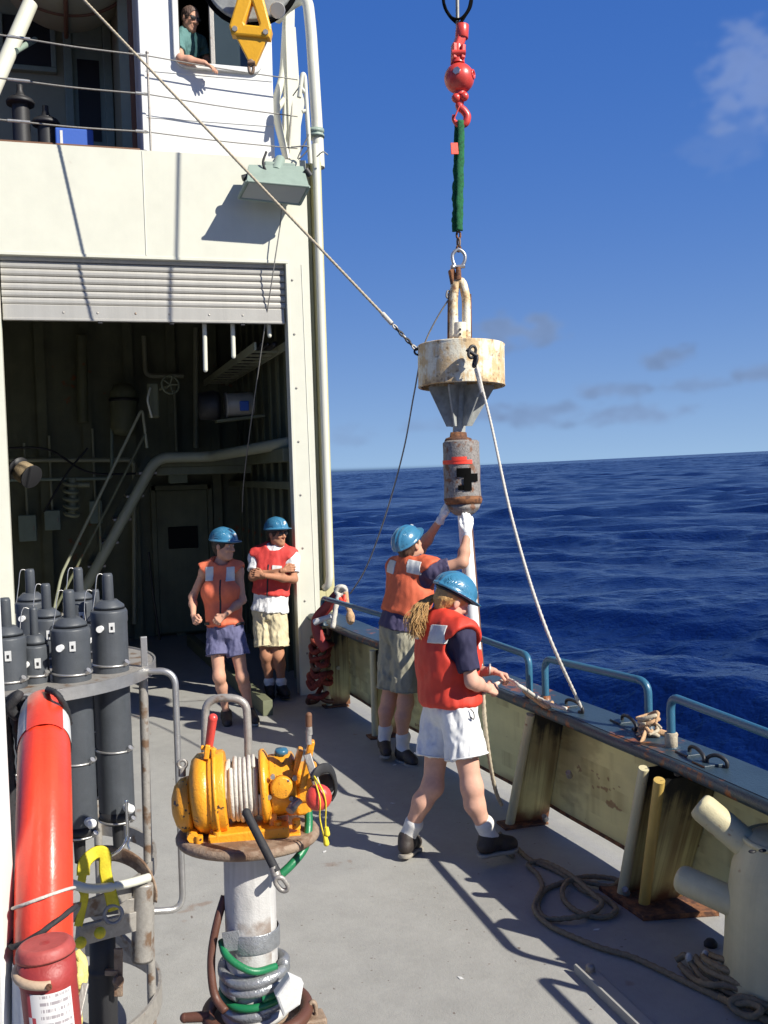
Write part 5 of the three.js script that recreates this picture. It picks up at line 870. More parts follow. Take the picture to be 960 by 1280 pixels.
// ================= water sampler rosette =================
{
  const C = [-0.228, 1.486, -3.968], R = 0.5, py = C[1], t = thing('sampler_rosette', 'round steel sampler frame holding the grey bottles at the left', 'sampler frame', [C[0], 0, C[2]]);
  const O = (a, r, y) => [C[0] + CR[0] * Math.cos(a) * r + CF[0] * Math.sin(a) * r, y, C[2] + CR[2] * Math.cos(a) * r + CF[2] * Math.sin(a) * r];
  const circ = (r, y, a0 = 0, a1 = 6.2832, n = 64) => Array.from({ length: n + 1 }, (_, i) => O(mix(a0, a1, i / n), r, y));
  const band = (r, y0, y1, th, a0, a1, n = 48) => { const P = [], I = []; for (let i = 0; i <= n; i++) { const a = mix(a0, a1, i / n); for (const [q, y] of [[r, y0], [r, y1], [r - th, y1], [r - th, y0]]) P.push(...O(a, q, y)); } for (let i = 0; i < n; i++) for (let k = 0; k < 4; k++) { const a = i * 4 + k, b = i * 4 + (k + 1) % 4; I.push(a, b, a + 4, b, b + 4, a + 4); } const g = new THREE.BufferGeometry(); g.setAttribute('position', new THREE.Float32BufferAttribute(P, 3)); g.setIndex(I); const h = g.toNonIndexed(); h.computeVertexNormals(); return h; };
  const plate = (r0, r1, y0, y1, n = 64) => lathe([C[0], y0, C[2]], [C[0], y0 + 1, C[2]], [[r0, 0], [r1, 0], [r1, y1 - y0], [r0, y1 - y0], [r0, 0]], n);
  part(t, 'top_plate', plate(0.1, R, py - 0.006, py + 0.006), M.dullsteel);
  part(t, 'plate_rim', band(R + 0.006, py - 0.03, py + 0.012, 0.006, 0, 6.2832, 72), M.steel);
  part(t, 'upright', [box(...((p) => [p[0] - 0.012, p[0] + 0.012, p[1] - 0.02, p[1] + 0.115, p[2] - 0.006, p[2] + 0.006])([0.226, 1.49, -3.796]), 0.003)], M.steel);
  const lo = 0.72, bt = 0.2;
  part(t, 'middle_hoop', band(R - 0.02, lo - 0.03, lo + 0.03, 0.012, -2.6, 2.4, 60), M.dullsteel);
  part(t, 'bottom_hoop', band(R - 0.02, bt - 0.04, bt + 0.04, 0.012, 0, 6.2832, 72), M.dullsteel);
  part(t, 'arched_strap', [sweep(smooth([[0.024, 0.795, -3.858], [0.109, 0.797, -3.801], [0.183, 0.768, -3.713], [0.212, 0.71, -3.66], [0.21, 0.667, -3.659]], 30), 0.03, 8, { flat: 0.18 })], M.rustplate);
  part(t, 'corner_sleeve', lathe([0.168, 0.451, -3.662], [0.185, 0.734, -3.67], [[0, 0], [0.038, 0], [0.04, 0.01], [0.04, 0.275], [0.034, 0.285], [0, 0.285]], 24), M.dullsteel);
  part(t, 'cross_bar', [bar([-0.12, 0.68, -3.636], [0.209, 0.658, -3.659], 0.05, 0.014, [0, 1, 0]), bar([-0.052, 0.645, -3.508], [0.156, 0.605, -3.652], 0.07, 0.02, [0, 1, 0]), bar([-0.013, 0.576, -3.912], [0.144, 0.442, -3.753], 0.05, 0.014, [0, 1, 0])], M.dullsteel);
  part(t, 'lower_cylinder', lathe([0.022, 0.205, -3.623], [0.033, 0.58, -3.636], [[0, 0], [0.05, 0], [0.05, 0.24], [0.055, 0.245], [0.055, 0.26], [0.045, 0.27], [0.045, 0.37], [0, 0.375]], 24), M.dark);
  part(t, 'lower_bracket', [bar([0.084, 0.553, -3.567], [0.077, 0.385, -3.562], 0.012, 0.03, CF), bar([0.037, 0.471, -3.578], [0.08, 0.469, -3.564], 0.02, 0.02, CF), rod([0.073, 0.444, -3.555], [0.084, 0.448, -3.541], 0.018)], M.rustplate);
  for (const a of [0.0, 1.25, 2.5, 3.77, 5.2]) part(t, 'leg', [rod(O(a, R - 0.05, 0), O(a, R - 0.03, py - 0.02), 0.017)], M.dullsteel);
  for (const a of [0.0, 1.25, 2.5, 3.77, 5.2]) part(t, 'foot', [box(...((p) => [p[0] - 0.05, p[0] + 0.05, 0, 0.02, p[2] - 0.05, p[2] + 0.05])(O(a, R - 0.05, 0)), 0.005)], M.dullsteel);
  part(t, 'side_loop', pipe([[0.215, 1.479, -3.778], [0.331, 1.478, -3.742], [0.323, 0.594, -3.704], [0.198, 0.618, -3.681]], 0.0125, 0.06, 12), M.steel);
  part(t, 'bright_hand_bar', pipe([[-0.065, 0.845, -3.469], [-0.004, 0.81, -3.48], [0.098, 0.771, -3.572], [0.201, 0.756, -3.645]], 0.016, 0.06, 12), M.white, 'white painted tube');
  part(t, 'trigger_rod', [tubeOn([[0.135, 1.044, -3.657], [0.129, 0.901, -3.653], [0.105, 0.875, -3.638], [0.071, 0.857, -3.637]], 0.006, 30, 8), tubeOn([[0.143, 0.915, -3.638], [0.133, 0.891, -3.63], [0.138, 0.874, -3.628]], 0.004, 12, 6)], M.chrome);
  // bottles: grey cylinder through the plate, shoulder and vent neck on top
  const spots = [
    [[-0.239, 1.55, -3.628], 0.062, 1.80, 'leftmost grey sampler bottle, partly out of the left edge'],
    [[-0.151, 1.532, -3.684], 0.046, 1.755, 'slimmer grey sampler bottle second from the left in the front row'],
    [[-0.031, 1.524, -3.667], 0.066, 1.81, 'grey sampler bottle in the middle of the front row'],
    [[0.105, 1.499, -3.771], 0.064, 1.85, 'rightmost grey sampler bottle, its body seen below the plate'],
    [[-0.184, 1.418, -4.317], 0.062, 1.835, 'rear grey sampler bottle behind the leftmost pair'],
    [[-0.117, 1.464, -4.037], 0.058, 1.80, 'rear grey sampler bottle wedged between the front two'],
    [[0.004, 1.421, -4.207], 0.062, 1.84, 'rear grey sampler bottle seen over the middle one'],
    [[0.067, 1.439, -4.084], 0.045, 1.76, 'small dark sampler bottle hidden behind the rightmost pair'],
  ];
  const mk = (p, r, top, label) => {
    const b = thing('sampler_bottle', label, 'sampler bottle', [p[0], 0.9, p[2]], 'grey sampler bottles in the rosette');
    const y0 = 0.98, ys = top - 0.13, X = (y) => [p[0], y, p[2]];
    part(b, 'body', lathe(X(y0), X(y0 + 1), [[0, 0], [r, 0], [r, ys - y0 - 0.05], [r * 1.03, ys - y0 - 0.045], [r * 1.03, ys - y0 - 0.01], [r * 0.95, ys - y0], [0, ys - y0]], 32), M.niskin);
    part(b, 'shoulder', lathe(X(ys), X(ys + 1), [[0, 0], [r * 0.9, 0], [r * 0.86, 0.014], [r * 0.55, 0.03], [r * 0.5, 0.034], [0, 0.034]], 28), M.niskin);
    part(b, 'neck', lathe(X(ys + 0.03), X(ys + 1), [[0, 0], [r * 0.32, 0], [r * 0.3, 0.09], [r * 0.24, 0.1], [0, 0.1]], 18), M.niskin);
    part(b, 'bottom_cap', lathe(X(y0 - 0.05), X(1.95), [[0, 0], [r * 0.75, 0], [r * 0.98, 0.02], [r * 1.02, 0.05], [0, 0.05]], 28), M.dark);
    part(b, 'drain', rod(X(y0 - 0.14), X(y0 - 0.05), 0.02, 0.022, 10), M.dark);
    for (const y of [py + 0.035, py - 0.28, py - 0.54]) { const c = part(b, 'clamp_band', ringOn(X(y), r + 0.002, 0.004, [0.04, 1, 0.03], 6.283, 6, 36), M.steel); part(c, 'clamp_screw', rod(add(X(y), dirv(r * 0.9, 0, -r * 0.5)), add(X(y), dirv(r * 1.08, 0.012, -r * 0.6)), 0.009), M.steel); }
    const d = dirv(0.15, 0, -0.99), lb = add(X(ys - 0.06), d.map((v) => v * (r + 0.001)));
    const face = (g) => basis(g, dirv(0.99, 0, 0.15), [0, 1, 0], d, lb);
    part(b, 'white_sticker', face(box(0.006, 0.026, -0.017, 0.017, -0.004, 0.0015)), M.whitetape);
    part(b, 'sticker_mark', face(box(0.012, 0.02, -0.008, 0.004, 0.0015, 0.0022)), M.dark);
    part(b, 'petcock', [rod(add(lb, dirv(-0.022, -0.002, 0)), add(lb, dirv(-0.022, -0.002, -0.022)), 0.011, 0.012, 12)], M.corewhite);
    part(b, 'lanyard', tubeOn([X(ys + 0.115), add(X(ys + 0.13), [-0.03, 0, 0]), add(X(ys + 0.06), [-0.045, 0, 0.01]), add(X(ys - 0.01), [-r * 0.9, 0, 0.02])], 0.0018, 20, 5), M.steel);
    const v = add(X(y0 + 0.02), dirv(r * 0.75, 0, -r * 0.7));
    part(b, 'valve', [rod(v, add(v, dirv(0.02, 0, -0.03)), 0.016), ball(add(v, dirv(0.022, 0.004, -0.034)), 0.016)], M.corewhite);
    return b;
  };
  spots.forEach(([p, r, top, l]) => mk(p, r, top, l));
  // yellow lifting straps looped in the frame
  const s = thing('yellow_strap', 'yellow webbing straps with a steel ring looped inside the sampler frame', 'strap', [0.045, 0.792, -3.59]);
  const rib = (pts, w = 0.022) => sweep(smooth(pts, 40), w, 8, { flat: 0.12 });
  part(s, 'webbing', rib([[-0.023, 0.831, -3.56], [-0.016, 0.871, -3.57], [0.022, 0.896, -3.58], [0.049, 0.895, -3.572], [0.051, 0.832, -3.558], [0.064, 0.766, -3.541], [0.075, 0.707, -3.524]]), M.strap);
  part(s, 'webbing', rib([[-0.023, 0.842, -3.561], [-0.03, 0.797, -3.55], [-0.021, 0.773, -3.536], [-0.033, 0.718, -3.527], [-0.046, 0.678, -3.508]], 0.014), M.strap);
  part(s, 'ring', ringOn([0.071, 0.693, -3.525], 0.03, 0.007, [-0.2, 0.2, 1]), M.dullsteel);
  part(s, 'yellow_knob', ball([0.024, 0.645, -3.506], 0.02), M.strap); part(s, 'yellow_knob', ball([-0.04, 0.632, -3.483], 0.02), M.strap);
}

// ================= left foreground: white locker edge, lifebuoy, smoke canister =================
{
  const e0 = [-0.122, 1.866, -1.647], e1 = [-0.122, 1.358, -1.624], xe = e1[0];
  single('locker_side', 'bright white locker edge standing along the left border', 'locker', bar([xe - 0.395 * CR[0], 0, e1[2] - 0.395 * CR[2]], [xe - 0.395 * CR[0], 2.5, e1[2] - 0.395 * CR[2]], 0.79, 0.06, CR, 0.006), M.housewhite, [xe - 0.38, 0, e1[2]]);
  // lifebuoy, edge on
  const k = 1.86, c = [-0.086, 1.414, -1.94], s = k / 1250, Ro = 262 * s, b = thing('lifebuoy', 'orange red lifebuoy seen edge on, hung beside the white locker edge', 'lifebuoy', c);
  const ax = dirv(0.95, -0.05, 0.325), tr = 0.058, RR = Ro - tr;
  const up = v3([0.05 * CR[0], 1, 0.05 * CR[2]]).addScaledVector(v3(ax).normalize(), 0), A = v3(ax).normalize(); up.addScaledVector(A, -up.dot(A)).normalize(); const side = new THREE.Vector3().crossVectors(A, up);
  const arc = (a0, a1, r, n) => Array.from({ length: n + 1 }, (_, i) => { const a = mix(a0, a1, i / n); return v3(c).addScaledVector(up, Math.sin(a) * r).addScaledVector(side, Math.cos(a) * r); });
  // flattened, slightly grooved tube
  const prof = (a0, a1, grow, n) => {
    const P = [], I = [], m = 40;
    for (let i = 0; i <= n; i++) { const a = mix(a0, a1, i / n), rad = new THREE.Vector3().addScaledVector(up, Math.sin(a)).addScaledVector(side, Math.cos(a));
      for (let j = 0; j < m; j++) { const q = j / m * 6.283, cx = Math.cos(q), sy = Math.sin(q), w = (0.044 + grow) * Math.sign(cx) * Math.pow(Math.abs(cx), 0.95), h = (0.056 + grow) * Math.sign(sy) * Math.pow(Math.abs(sy), 0.95) * (1 - 0.07 * Math.exp(-Math.pow((cx + 0.08) / 0.13, 2)) * (sy > 0 ? 1 : 0)); P.push(...v3(c).addScaledVector(rad, RR + h).addScaledVector(A, w).toArray()); } }
    for (let i = 0; i < n; i++) for (let j = 0; j < m; j++) { const a = i * m + j, b2 = i * m + (j + 1) % m; I.push(a, b2, a + m, b2, b2 + m, a + m); }
    const g = new THREE.BufferGeometry(); g.setAttribute('position', new THREE.Float32BufferAttribute(P, 3)); g.setIndex(I); g.computeVertexNormals(); return g;
  };
  part(b, 'ring', prof(0, 6.2832, 0, 96), M.buoyred);
  for (const a of [0.0, 1.571, 3.142, 4.712]) part(b, 'reflective_band', (() => { const w = a === 1.571 ? 0.32 : 0.16; const g = prof(a - w, a + w, 0.0015, 14); return g; })(), M.whitetape);
  // the top band has worn away along the crown: orange shows between two white patches
  part(b, 'worn_crown', (() => { const P = [], I = [], n = 20, m = 8; for (let i = 0; i <= n; i++) { const a = 1.571 + mix(-0.34, 0.34, i / n), rad = new THREE.Vector3().addScaledVector(up, Math.sin(a)).addScaledVector(side, Math.cos(a)); for (let j = 0; j <= m; j++) { const q = mix(0.85, 2.25, j / m), cx = Math.cos(q), sy = Math.sin(q); P.push(...v3(c).addScaledVector(rad, RR + 0.0586 * Math.pow(Math.abs(sy), 0.95)).addScaledVector(A, 0.0462 * Math.sign(cx) * Math.pow(Math.abs(cx), 0.95)).toArray()); } } for (let i = 0; i < n; i++) for (let j = 0; j < m; j++) { const a = i * (m + 1) + j; I.push(a, a + 1, a + m + 1, a + 1, a + m + 2, a + m + 1); } const g = new THREE.BufferGeometry(); g.setAttribute('position', new THREE.Float32BufferAttribute(P, 3)); g.setIndex(I); g.computeVertexNormals(); return g; })(), M.buoyred);
  // cords tied round the tube where it bulges towards the deck
  const nearA = side.dot(v3(CF)) < 0 ? 0 : Math.PI, sgn = nearA === 0 ? 1 : -1;
  const around = (lift, slope, grow) => Array.from({ length: 30 }, (_, j) => { const q = j / 30 * 6.283, a = nearA + sgn * (lift + slope * Math.cos(q)), rad = new THREE.Vector3().addScaledVector(up, Math.sin(a)).addScaledVector(side, Math.cos(a)); return v3(c).addScaledVector(rad, RR + (0.056 + grow) * Math.sin(q)).addScaledVector(A, (0.044 + grow) * Math.cos(q)).toArray(); });
  part(b, 'white_cord', sweep(around(0.42, 0.03, 0.0022), 0.0026, 8, { closed: true }), M.ropewhite);
  part(b, 'black_cord', sweep(around(0.30, 0.07, 0.0035), 0.0042, 8, { closed: true, strand: 0.2, twist: 300 }), M.rubber);
  part(b, 'grab_line', [ropeOn([[-0.061, 1.809, -1.95], [-0.043, 1.812, -1.882], [-0.03, 1.784, -1.898], [-0.025, 1.744, -1.936]], 0.0055), tubeOn([[-0.147, 1.743, -1.995], [-0.136, 1.784, -1.972], [-0.111, 1.806, -1.944], [-0.129, 1.781, -1.949], [-0.117, 1.76, -1.965]], 0.009, 40, 8)], M.rubber);
  // net and line stuffed behind the lifebuoy
  const nt = thing('dark_net', 'dark rope net bunched between the locker edge and the lifebuoy', 'net', [-0.146, 1.654, -2.011]);
  for (let i = 3; i < 9; i++) part(nt, 'strand', ropeOn([[-0.145, 1.769, -2.121].map((v, j) => v + (j === 0 ? (i - 4) * 0.011 : j === 2 ? (i % 3) * 0.02 : 0)), [-0.142, 1.625, -2.114].map((v, j) => v + (j === 0 ? (i - 4) * 0.010 + 0.01 * (i % 2) : 0)), [-0.143, 1.465, -2.106].map((v, j) => v + (j === 0 ? (i - 4) * 0.009 : 0)), [-0.141, 1.353, -2.101].map((v, j) => v + (j === 0 ? (i - 4) * 0.009 : 0))], 0.008), M.rubber);
  single('yellow_rope', 'yellow rope hanging between the locker edge and the red canister', 'rope', ropeOn([[-0.126, 1.527, -1.706], [-0.124, 1.459, -1.681], [-0.12, 1.392, -1.656], [-0.112, 1.327, -1.63]], 0.0088), M.ropeyellow, [-0.121, 1.433, -1.679]);
  const yr = thing('yellow_rope_bundle', 'frayed yellow rope end bundled behind the red canister', 'rope', [-0.024, 1.337, -1.802]);
  part(yr, 'bundle', [ropeOn([[-0.028, 1.372, -1.805], [-0.018, 1.355, -1.791], [-0.021, 1.321, -1.79], [-0.032, 1.279, -1.791], [-0.039, 1.238, -1.792]], 0.008), ropeOn([[-0.027, 1.355, -1.825], [-0.024, 1.351, -1.771], [-0.026, 1.317, -1.771], [-0.029, 1.276, -1.77], [-0.034, 1.235, -1.769]], 0.007)], M.ropeyellow);
  part(yr, 'wooden_peg', bar([-0.015, 1.343, -1.747], [-0.034, 1.288, -1.709], 0.006, 0.012, CF, 0.002), M.dullsteel);
  // smoke canister
  const cc = [-0.063, 1.573, -1.416], cr = 0.0370, ct = thing('smoke_canister', 'red plastic smoke canister with a tan strap and white printed label', 'canister', cc);
  const dn = [-0.055, 1.438, -1.408], tilt = v3(cc).sub(v3(dn)).normalize();
  const lowE = v3(cc).addScaledVector(tilt, -0.22).toArray(), X = (y) => v3(lowE).addScaledVector(tilt, y).toArray();
  part(ct, 'body', lathe(lowE, X(1), [[0, 0], [cr - 0.001, 0], [cr, 0.165], [cr + 0.0012, 0.168], [cr + 0.0012, 0.203], [0, 0.203]], 48), M.canister);
  part(ct, 'cap', lathe(X(0.202), X(1.2), [[0, 0], [cr + 0.002, 0], [cr + 0.0025, 0.004], [cr, 0.0125], [cr - 0.004, 0.0165], [cr - 0.008, 0.017], [cr - 0.0095, 0.0155], [0, 0.0155]], 48), M.canistercap);
  part(ct, 'cap_boss', lathe(X(0.2165), X(1.2), [[0, 0], [0.008, 0], [0.007, 0.0012], [0, 0.0014]], 16), M.canister);
  const wrapG = (y0, y1, a0, a1, r, n = 24) => { const P = [], U = [], I = []; for (let i = 0; i <= n; i++) { const a = mix(a0, a1, i / n), d = dirv(Math.sin(a) * r, 0, -Math.cos(a) * r); for (const [y, w] of [[y0, 0], [y1, 1]]) { P.push(...add(X(y), d)); U.push(i / n, w); } } for (let i = 0; i < n; i++) I.push(2 * i, 2 * i + 2, 2 * i + 1, 2 * i + 1, 2 * i + 2, 2 * i + 3); let g = new THREE.BufferGeometry(); g.setAttribute('position', new THREE.Float32BufferAttribute(P, 3)); g.setAttribute('uv', new THREE.Float32BufferAttribute(U, 2)); g.setIndex(I); g = g.toNonIndexed(); g.computeVertexNormals(); return g; };
  part(ct, 'strap', [sweep(Array.from({ length: 26 }, (_, i) => { const a = mix(-1.7, 0.42, i / 25); return add(X(0.184 - 0.006 * i / 25), dirv(Math.sin(a) * (cr + 0.003), 0, -Math.cos(a) * (cr + 0.003))); }), 0.0062, 8, { flat: 1 })], M.tanstrap);
  part(ct, 'strap_rivet', rod(add(X(0.179), dirv(Math.sin(0.36) * (cr + 0.008), 0, -Math.cos(0.36) * (cr + 0.008))), add(X(0.179), dirv(Math.sin(0.36) * (cr + 0.011), 0, -Math.cos(0.36) * (cr + 0.011))), 0.0042, 0.0042, 10), M.rust);
  const lab = tileNoise(256, 64, 91, 2), lt = tex([512, 256], (i, x, y) => {
    const u = x / 512, v = y / 256; let c = [0.62, 0.60, 0.58];
    if (u < 0.27 && v > 0.30) { const cell = [(u / 0.27 * 3) | 0, ((v - 0.30) / 0.7 * 3) | 0]; if ((cell[0] + cell[1]) % 2 === 0 && cell[0] < 2) c = [0.42, 0.05, 0.06]; }
    else { const row = (v * 15) % 1, word = lab[(((v * 15) | 0) * 9 % 256) * 256 + ((x >> 1) % 256)]; if (row > 0.3 && row < 0.72 && word > 0.45 && u > 0.3 && u < 0.95 && v > 0.06) c = [0.30, 0.27, 0.28]; }
    return c;
  }, 1);
  const LM = mat('label', 0, 0.5, { map: lt, bump: 0 });
  part(ct, 'printed_label', wrapG(0.03, 0.166, -0.5, 1.15, cr + 0.0012), LM, 'white label with red squares and small print', true);
}

// ================= people =================
// distance fields meshed with surface nets: one continuous skin per body, clothes as thin solids over it
function nets(f, lo, hi, cell) {
  const nx = Math.ceil((hi[0] - lo[0]) / cell) + 1, ny = Math.ceil((hi[1] - lo[1]) / cell) + 1, nz = Math.ceil((hi[2] - lo[2]) / cell) + 1;
  const D = new Float32Array(nx * ny * nz), cellId = new Int32Array(nx * ny * nz).fill(-1), pos = [], idx = [];
  // coarse test first: far blocks keep their coarse value
  const B = 4;
  for (let bz = 0; bz < nz; bz += B) for (let by = 0; by < ny; by += B) for (let bx = 0; bx < nx; bx += B) {
    const c = f(lo[0] + (bx + 1.5) * cell, lo[1] + (by + 1.5) * cell, lo[2] + (bz + 1.5) * cell), far = Math.abs(c) > cell * B * 1.6 + 0.02;
    for (let z = bz; z < Math.min(nz, bz + B); z++) for (let y = by; y < Math.min(ny, by + B); y++) for (let x = bx; x < Math.min(nx, bx + B); x++)
      D[(z * ny + y) * nx + x] = far ? c : f(lo[0] + x * cell, lo[1] + y * cell, lo[2] + z * cell);
  }
  const at = (x, y, z) => D[(z * ny + y) * nx + x];
  for (let z = 0; z < nz - 1; z++) for (let y = 0; y < ny - 1; y++) for (let x = 0; x < nx - 1; x++) {
    let m = 0; for (let k = 0; k < 8; k++) if (at(x + (k & 1), y + (k >> 1 & 1), z + (k >> 2)) < 0) m |= 1 << k;
    if (m === 0 || m === 255) continue;
    let sx = 0, sy = 0, sz = 0, n = 0;
    for (let a = 0; a < 8; a++) for (const bit of [1, 2, 4]) { const b = a | bit; if (b === a || ((m >> a) & 1) === ((m >> b) & 1)) continue; const da = at(x + (a & 1), y + (a >> 1 & 1), z + (a >> 2)), db = at(x + (b & 1), y + (b >> 1 & 1), z + (b >> 2)), t = da / (da - db); sx += mix(a & 1, b & 1, t); sy += mix(a >> 1 & 1, b >> 1 & 1, t); sz += mix(a >> 2, b >> 2, t); n++; }
    cellId[(z * ny + y) * nx + x] = pos.length / 3; pos.push(lo[0] + (x + sx / n) * cell, lo[1] + (y + sy / n) * cell, lo[2] + (z + sz / n) * cell);
  }
  const id = (x, y, z) => cellId[(z * ny + y) * nx + x], quad = (a, b, c, d, flip) => { if (a < 0 || b < 0 || c < 0 || d < 0) return; flip ? idx.push(a, c, b, a, d, c) : idx.push(a, b, c, a, c, d); };
  for (let z = 1; z < nz - 1; z++) for (let y = 1; y < ny - 1; y++) for (let x = 1; x < nx - 1; x++) {
    const s = at(x, y, z) < 0;
    if (s !== at(x + 1, y, z) < 0) quad(id(x, y - 1, z - 1), id(x, y, z - 1), id(x, y, z), id(x, y - 1, z), !s);
    if (s !== at(x, y + 1, z) < 0) quad(id(x - 1, y, z - 1), id(x - 1, y, z), id(x, y, z), id(x, y, z - 1), !s);
    if (s !== at(x, y, z + 1) < 0) quad(id(x - 1, y - 1, z), id(x, y - 1, z), id(x, y, z), id(x - 1, y, z), !s);
  }
  // pull every vertex onto the surface and take its normal from the field
  const nr = new Float32Array(pos.length), e = cell * 0.35;
  for (let i = 0; i < pos.length; i += 3) {
    let nxv, nyv, nzv;
    for (let pass = 0; pass < 2; pass++) {
      const x = pos[i], y = pos[i + 1], z = pos[i + 2], a = f(x + e, y - e, z - e), b = f(x - e, y - e, z + e), c = f(x - e, y + e, z - e), d = f(x + e, y + e, z + e);
      nxv = a - b - c + d; nyv = -a - b + c + d; nzv = -a + b - c + d; const L = Math.hypot(nxv, nyv, nzv) || 1; nxv /= L; nyv /= L; nzv /= L;
      if (pass === 0) { const m = Math.max(-cell * 0.5, Math.min(cell * 0.5, f(x, y, z))); pos[i] -= nxv * m; pos[i + 1] -= nyv * m; pos[i + 2] -= nzv * m; }
    }
    nr[i] = nxv; nr[i + 1] = nyv; nr[i + 2] = nzv;
  }
  const g = new THREE.BufferGeometry(); g.setAttribute('position', new THREE.Float32BufferAttribute(pos, 3)); g.setAttribute('normal', new THREE.BufferAttribute(nr, 3)); g.setIndex(idx);
  return g;
}
const smin = (a, b, k) => { const h = Math.max(k - Math.abs(a - b), 0) / k; return Math.min(a, b) - h * h * k * 0.25; };
const smax = (a, b, k) => -smin(-a, -b, k);
function cap(a, b, ra, rb = ra) {
  const [ax, ay, az] = a, dx = b[0] - ax, dy = b[1] - ay, dz = b[2] - az, L = dx * dx + dy * dy + dz * dz || 1e-9, dr = rb - ra;
  const f = (x, y, z) => { const px = x - ax, py = y - ay, pz = z - az; let h = (px * dx + py * dy + pz * dz) / L; h = h < 0 ? 0 : h > 1 ? 1 : h; const qx = px - dx * h, qy = py - dy * h, qz = pz - dz * h; return Math.sqrt(qx * qx + qy * qy + qz * qz) - ra - dr * h; };
  f.c = [ax + dx / 2, ay + dy / 2, az + dz / 2]; f.r = Math.sqrt(L) / 2 + Math.max(ra, rb); return f;
}
function ell(c, r, X = [1, 0, 0], Y = [0, 1, 0], Z = [0, 0, 1]) {
  const f = (x, y, z) => { const px = x - c[0], py = y - c[1], pz = z - c[2], u = (px * X[0] + py * X[1] + pz * X[2]) / r[0], v = (px * Y[0] + py * Y[1] + pz * Y[2]) / r[1], w = (px * Z[0] + py * Z[1] + pz * Z[2]) / r[2]; const k0 = Math.sqrt(u * u + v * v + w * w), k1 = Math.sqrt(u * u / (r[0] * r[0]) + v * v / (r[1] * r[1]) + w * w / (r[2] * r[2])); return k1 < 1e-6 ? -Math.min(...r) : k0 * (k0 - 1) / k1; };
  f.c = c; f.r = Math.max(...r); return f;
}
const union = (list, k) => { const f = (x, y, z) => { let d = 1e3; for (const p of list) { const bx = x - p.c[0], by = y - p.c[1], bz = z - p.c[2], e = Math.sqrt(bx * bx + by * by + bz * bz) - p.r; if (e > d + k || (d < 900 && e > 0.25 && e > d)) continue; d = d > 900 ? p(x, y, z) : smin(d, p(x, y, z), k); } return d > 900 ? Math.min(...list.map((p) => Math.hypot(x - p.c[0], y - p.c[1], z - p.c[2]) - p.r)) : d; }; f.list = list; return f; };
const plane = (p, n) => { const m = v3(n).normalize(); return (x, y, z) => (x - p[0]) * m.x + (y - p[1]) * m.y + (z - p[2]) * m.z; };   // negative behind n
const boundsOf = (list, pad) => { const lo = [1e9, 1e9, 1e9], hi = [-1e9, -1e9, -1e9]; for (const p of list) for (let i = 0; i < 3; i++) { lo[i] = Math.min(lo[i], p.c[i] - p.r - pad); hi[i] = Math.max(hi[i], p.c[i] + p.r + pad); } return [lo, hi]; };
const nrmd = (a) => v3(a).normalize().toArray(), crs = (a, b) => v3(a).cross(v3(b)).toArray(), sub = (a, b) => [a[0] - b[0], a[1] - b[1], a[2] - b[2]], mul = (a, s) => [a[0] * s, a[1] * s, a[2] * s];
const perp = (a, d) => { const D = nrmd(d), k = a[0] * D[0] + a[1] * D[1] + a[2] * D[2]; return nrmd(sub(a, mul(D, k))); };
const crease = (x, y, z, f, a) => a * (pn.noise(x * f, y * f * 0.55, z * f) + 0.5 * pn.noise(x * f * 2.3 + 4, y * f * 1.2, z * f * 2.3));

function handPrims(w, d, n, right, curl, s = 1, thumb = 0.4) {
  d = nrmd(d); n = perp(n, d); const t = right ? crs(d, n) : crs(n, d), P = [];
  const o = (a, b, c) => [w[0] + (d[0] * a + t[0] * b + n[0] * c) * s, w[1] + (d[1] * a + t[1] * b + n[1] * c) * s, w[2] + (d[2] * a + t[2] * b + n[2] * c) * s];
  P.push(cap(o(-0.02, 0, 0), o(0.012, 0, 0), 0.024 * s, 0.022 * s));
  const offs = [0.029, 0.0095, -0.010, -0.028], len = [0.068, 0.076, 0.071, 0.056];
  for (let i = 0; i < 4; i++) {
    P.push(cap(o(0.015, offs[i] * 0.55, 0), o(0.083 - Math.abs(i - 1) * 0.003, offs[i], 0), 0.0125 * s, 0.0115 * s));
    let a = 0.083 - Math.abs(i - 1) * 0.003, h = 0, ang = 0, b = offs[i]; const fan = (1.4 - i) * 0.1 * (1 - curl);
    [[0.45, 62], [0.31, 85], [0.24, 60]].forEach(([q, m], j) => { ang += curl * m * (0.85 + 0.1 * i) * Math.PI / 180; const L = len[i] * q, a2 = a + Math.cos(ang) * L, h2 = h + Math.sin(ang) * L, b2 = b + fan * L; P.push(cap(o(a, b, h), o(a2, b2, h2), (0.0092 - j * 0.0009 - (i === 3 ? 0.001 : 0)) * s, (0.0086 - j * 0.0009 - (i === 3 ? 0.001 : 0)) * s)); a = a2; h = h2; b = b2; });
  }
  const t1 = o(0.05, 0.048, 0.012), t2 = o(0.078, 0.058 - 0.02 * thumb, 0.016 + 0.02 * thumb), t3 = o(0.1, 0.056 - 0.05 * thumb, 0.02 + 0.034 * thumb);
  P.push(cap(o(0.02, 0.018, 0.006), t1, 0.0145 * s, 0.0115 * s), cap(t1, t2, 0.0105 * s, 0.0095 * s), cap(t2, t3, 0.0095 * s, 0.008 * s));
  return P;
}
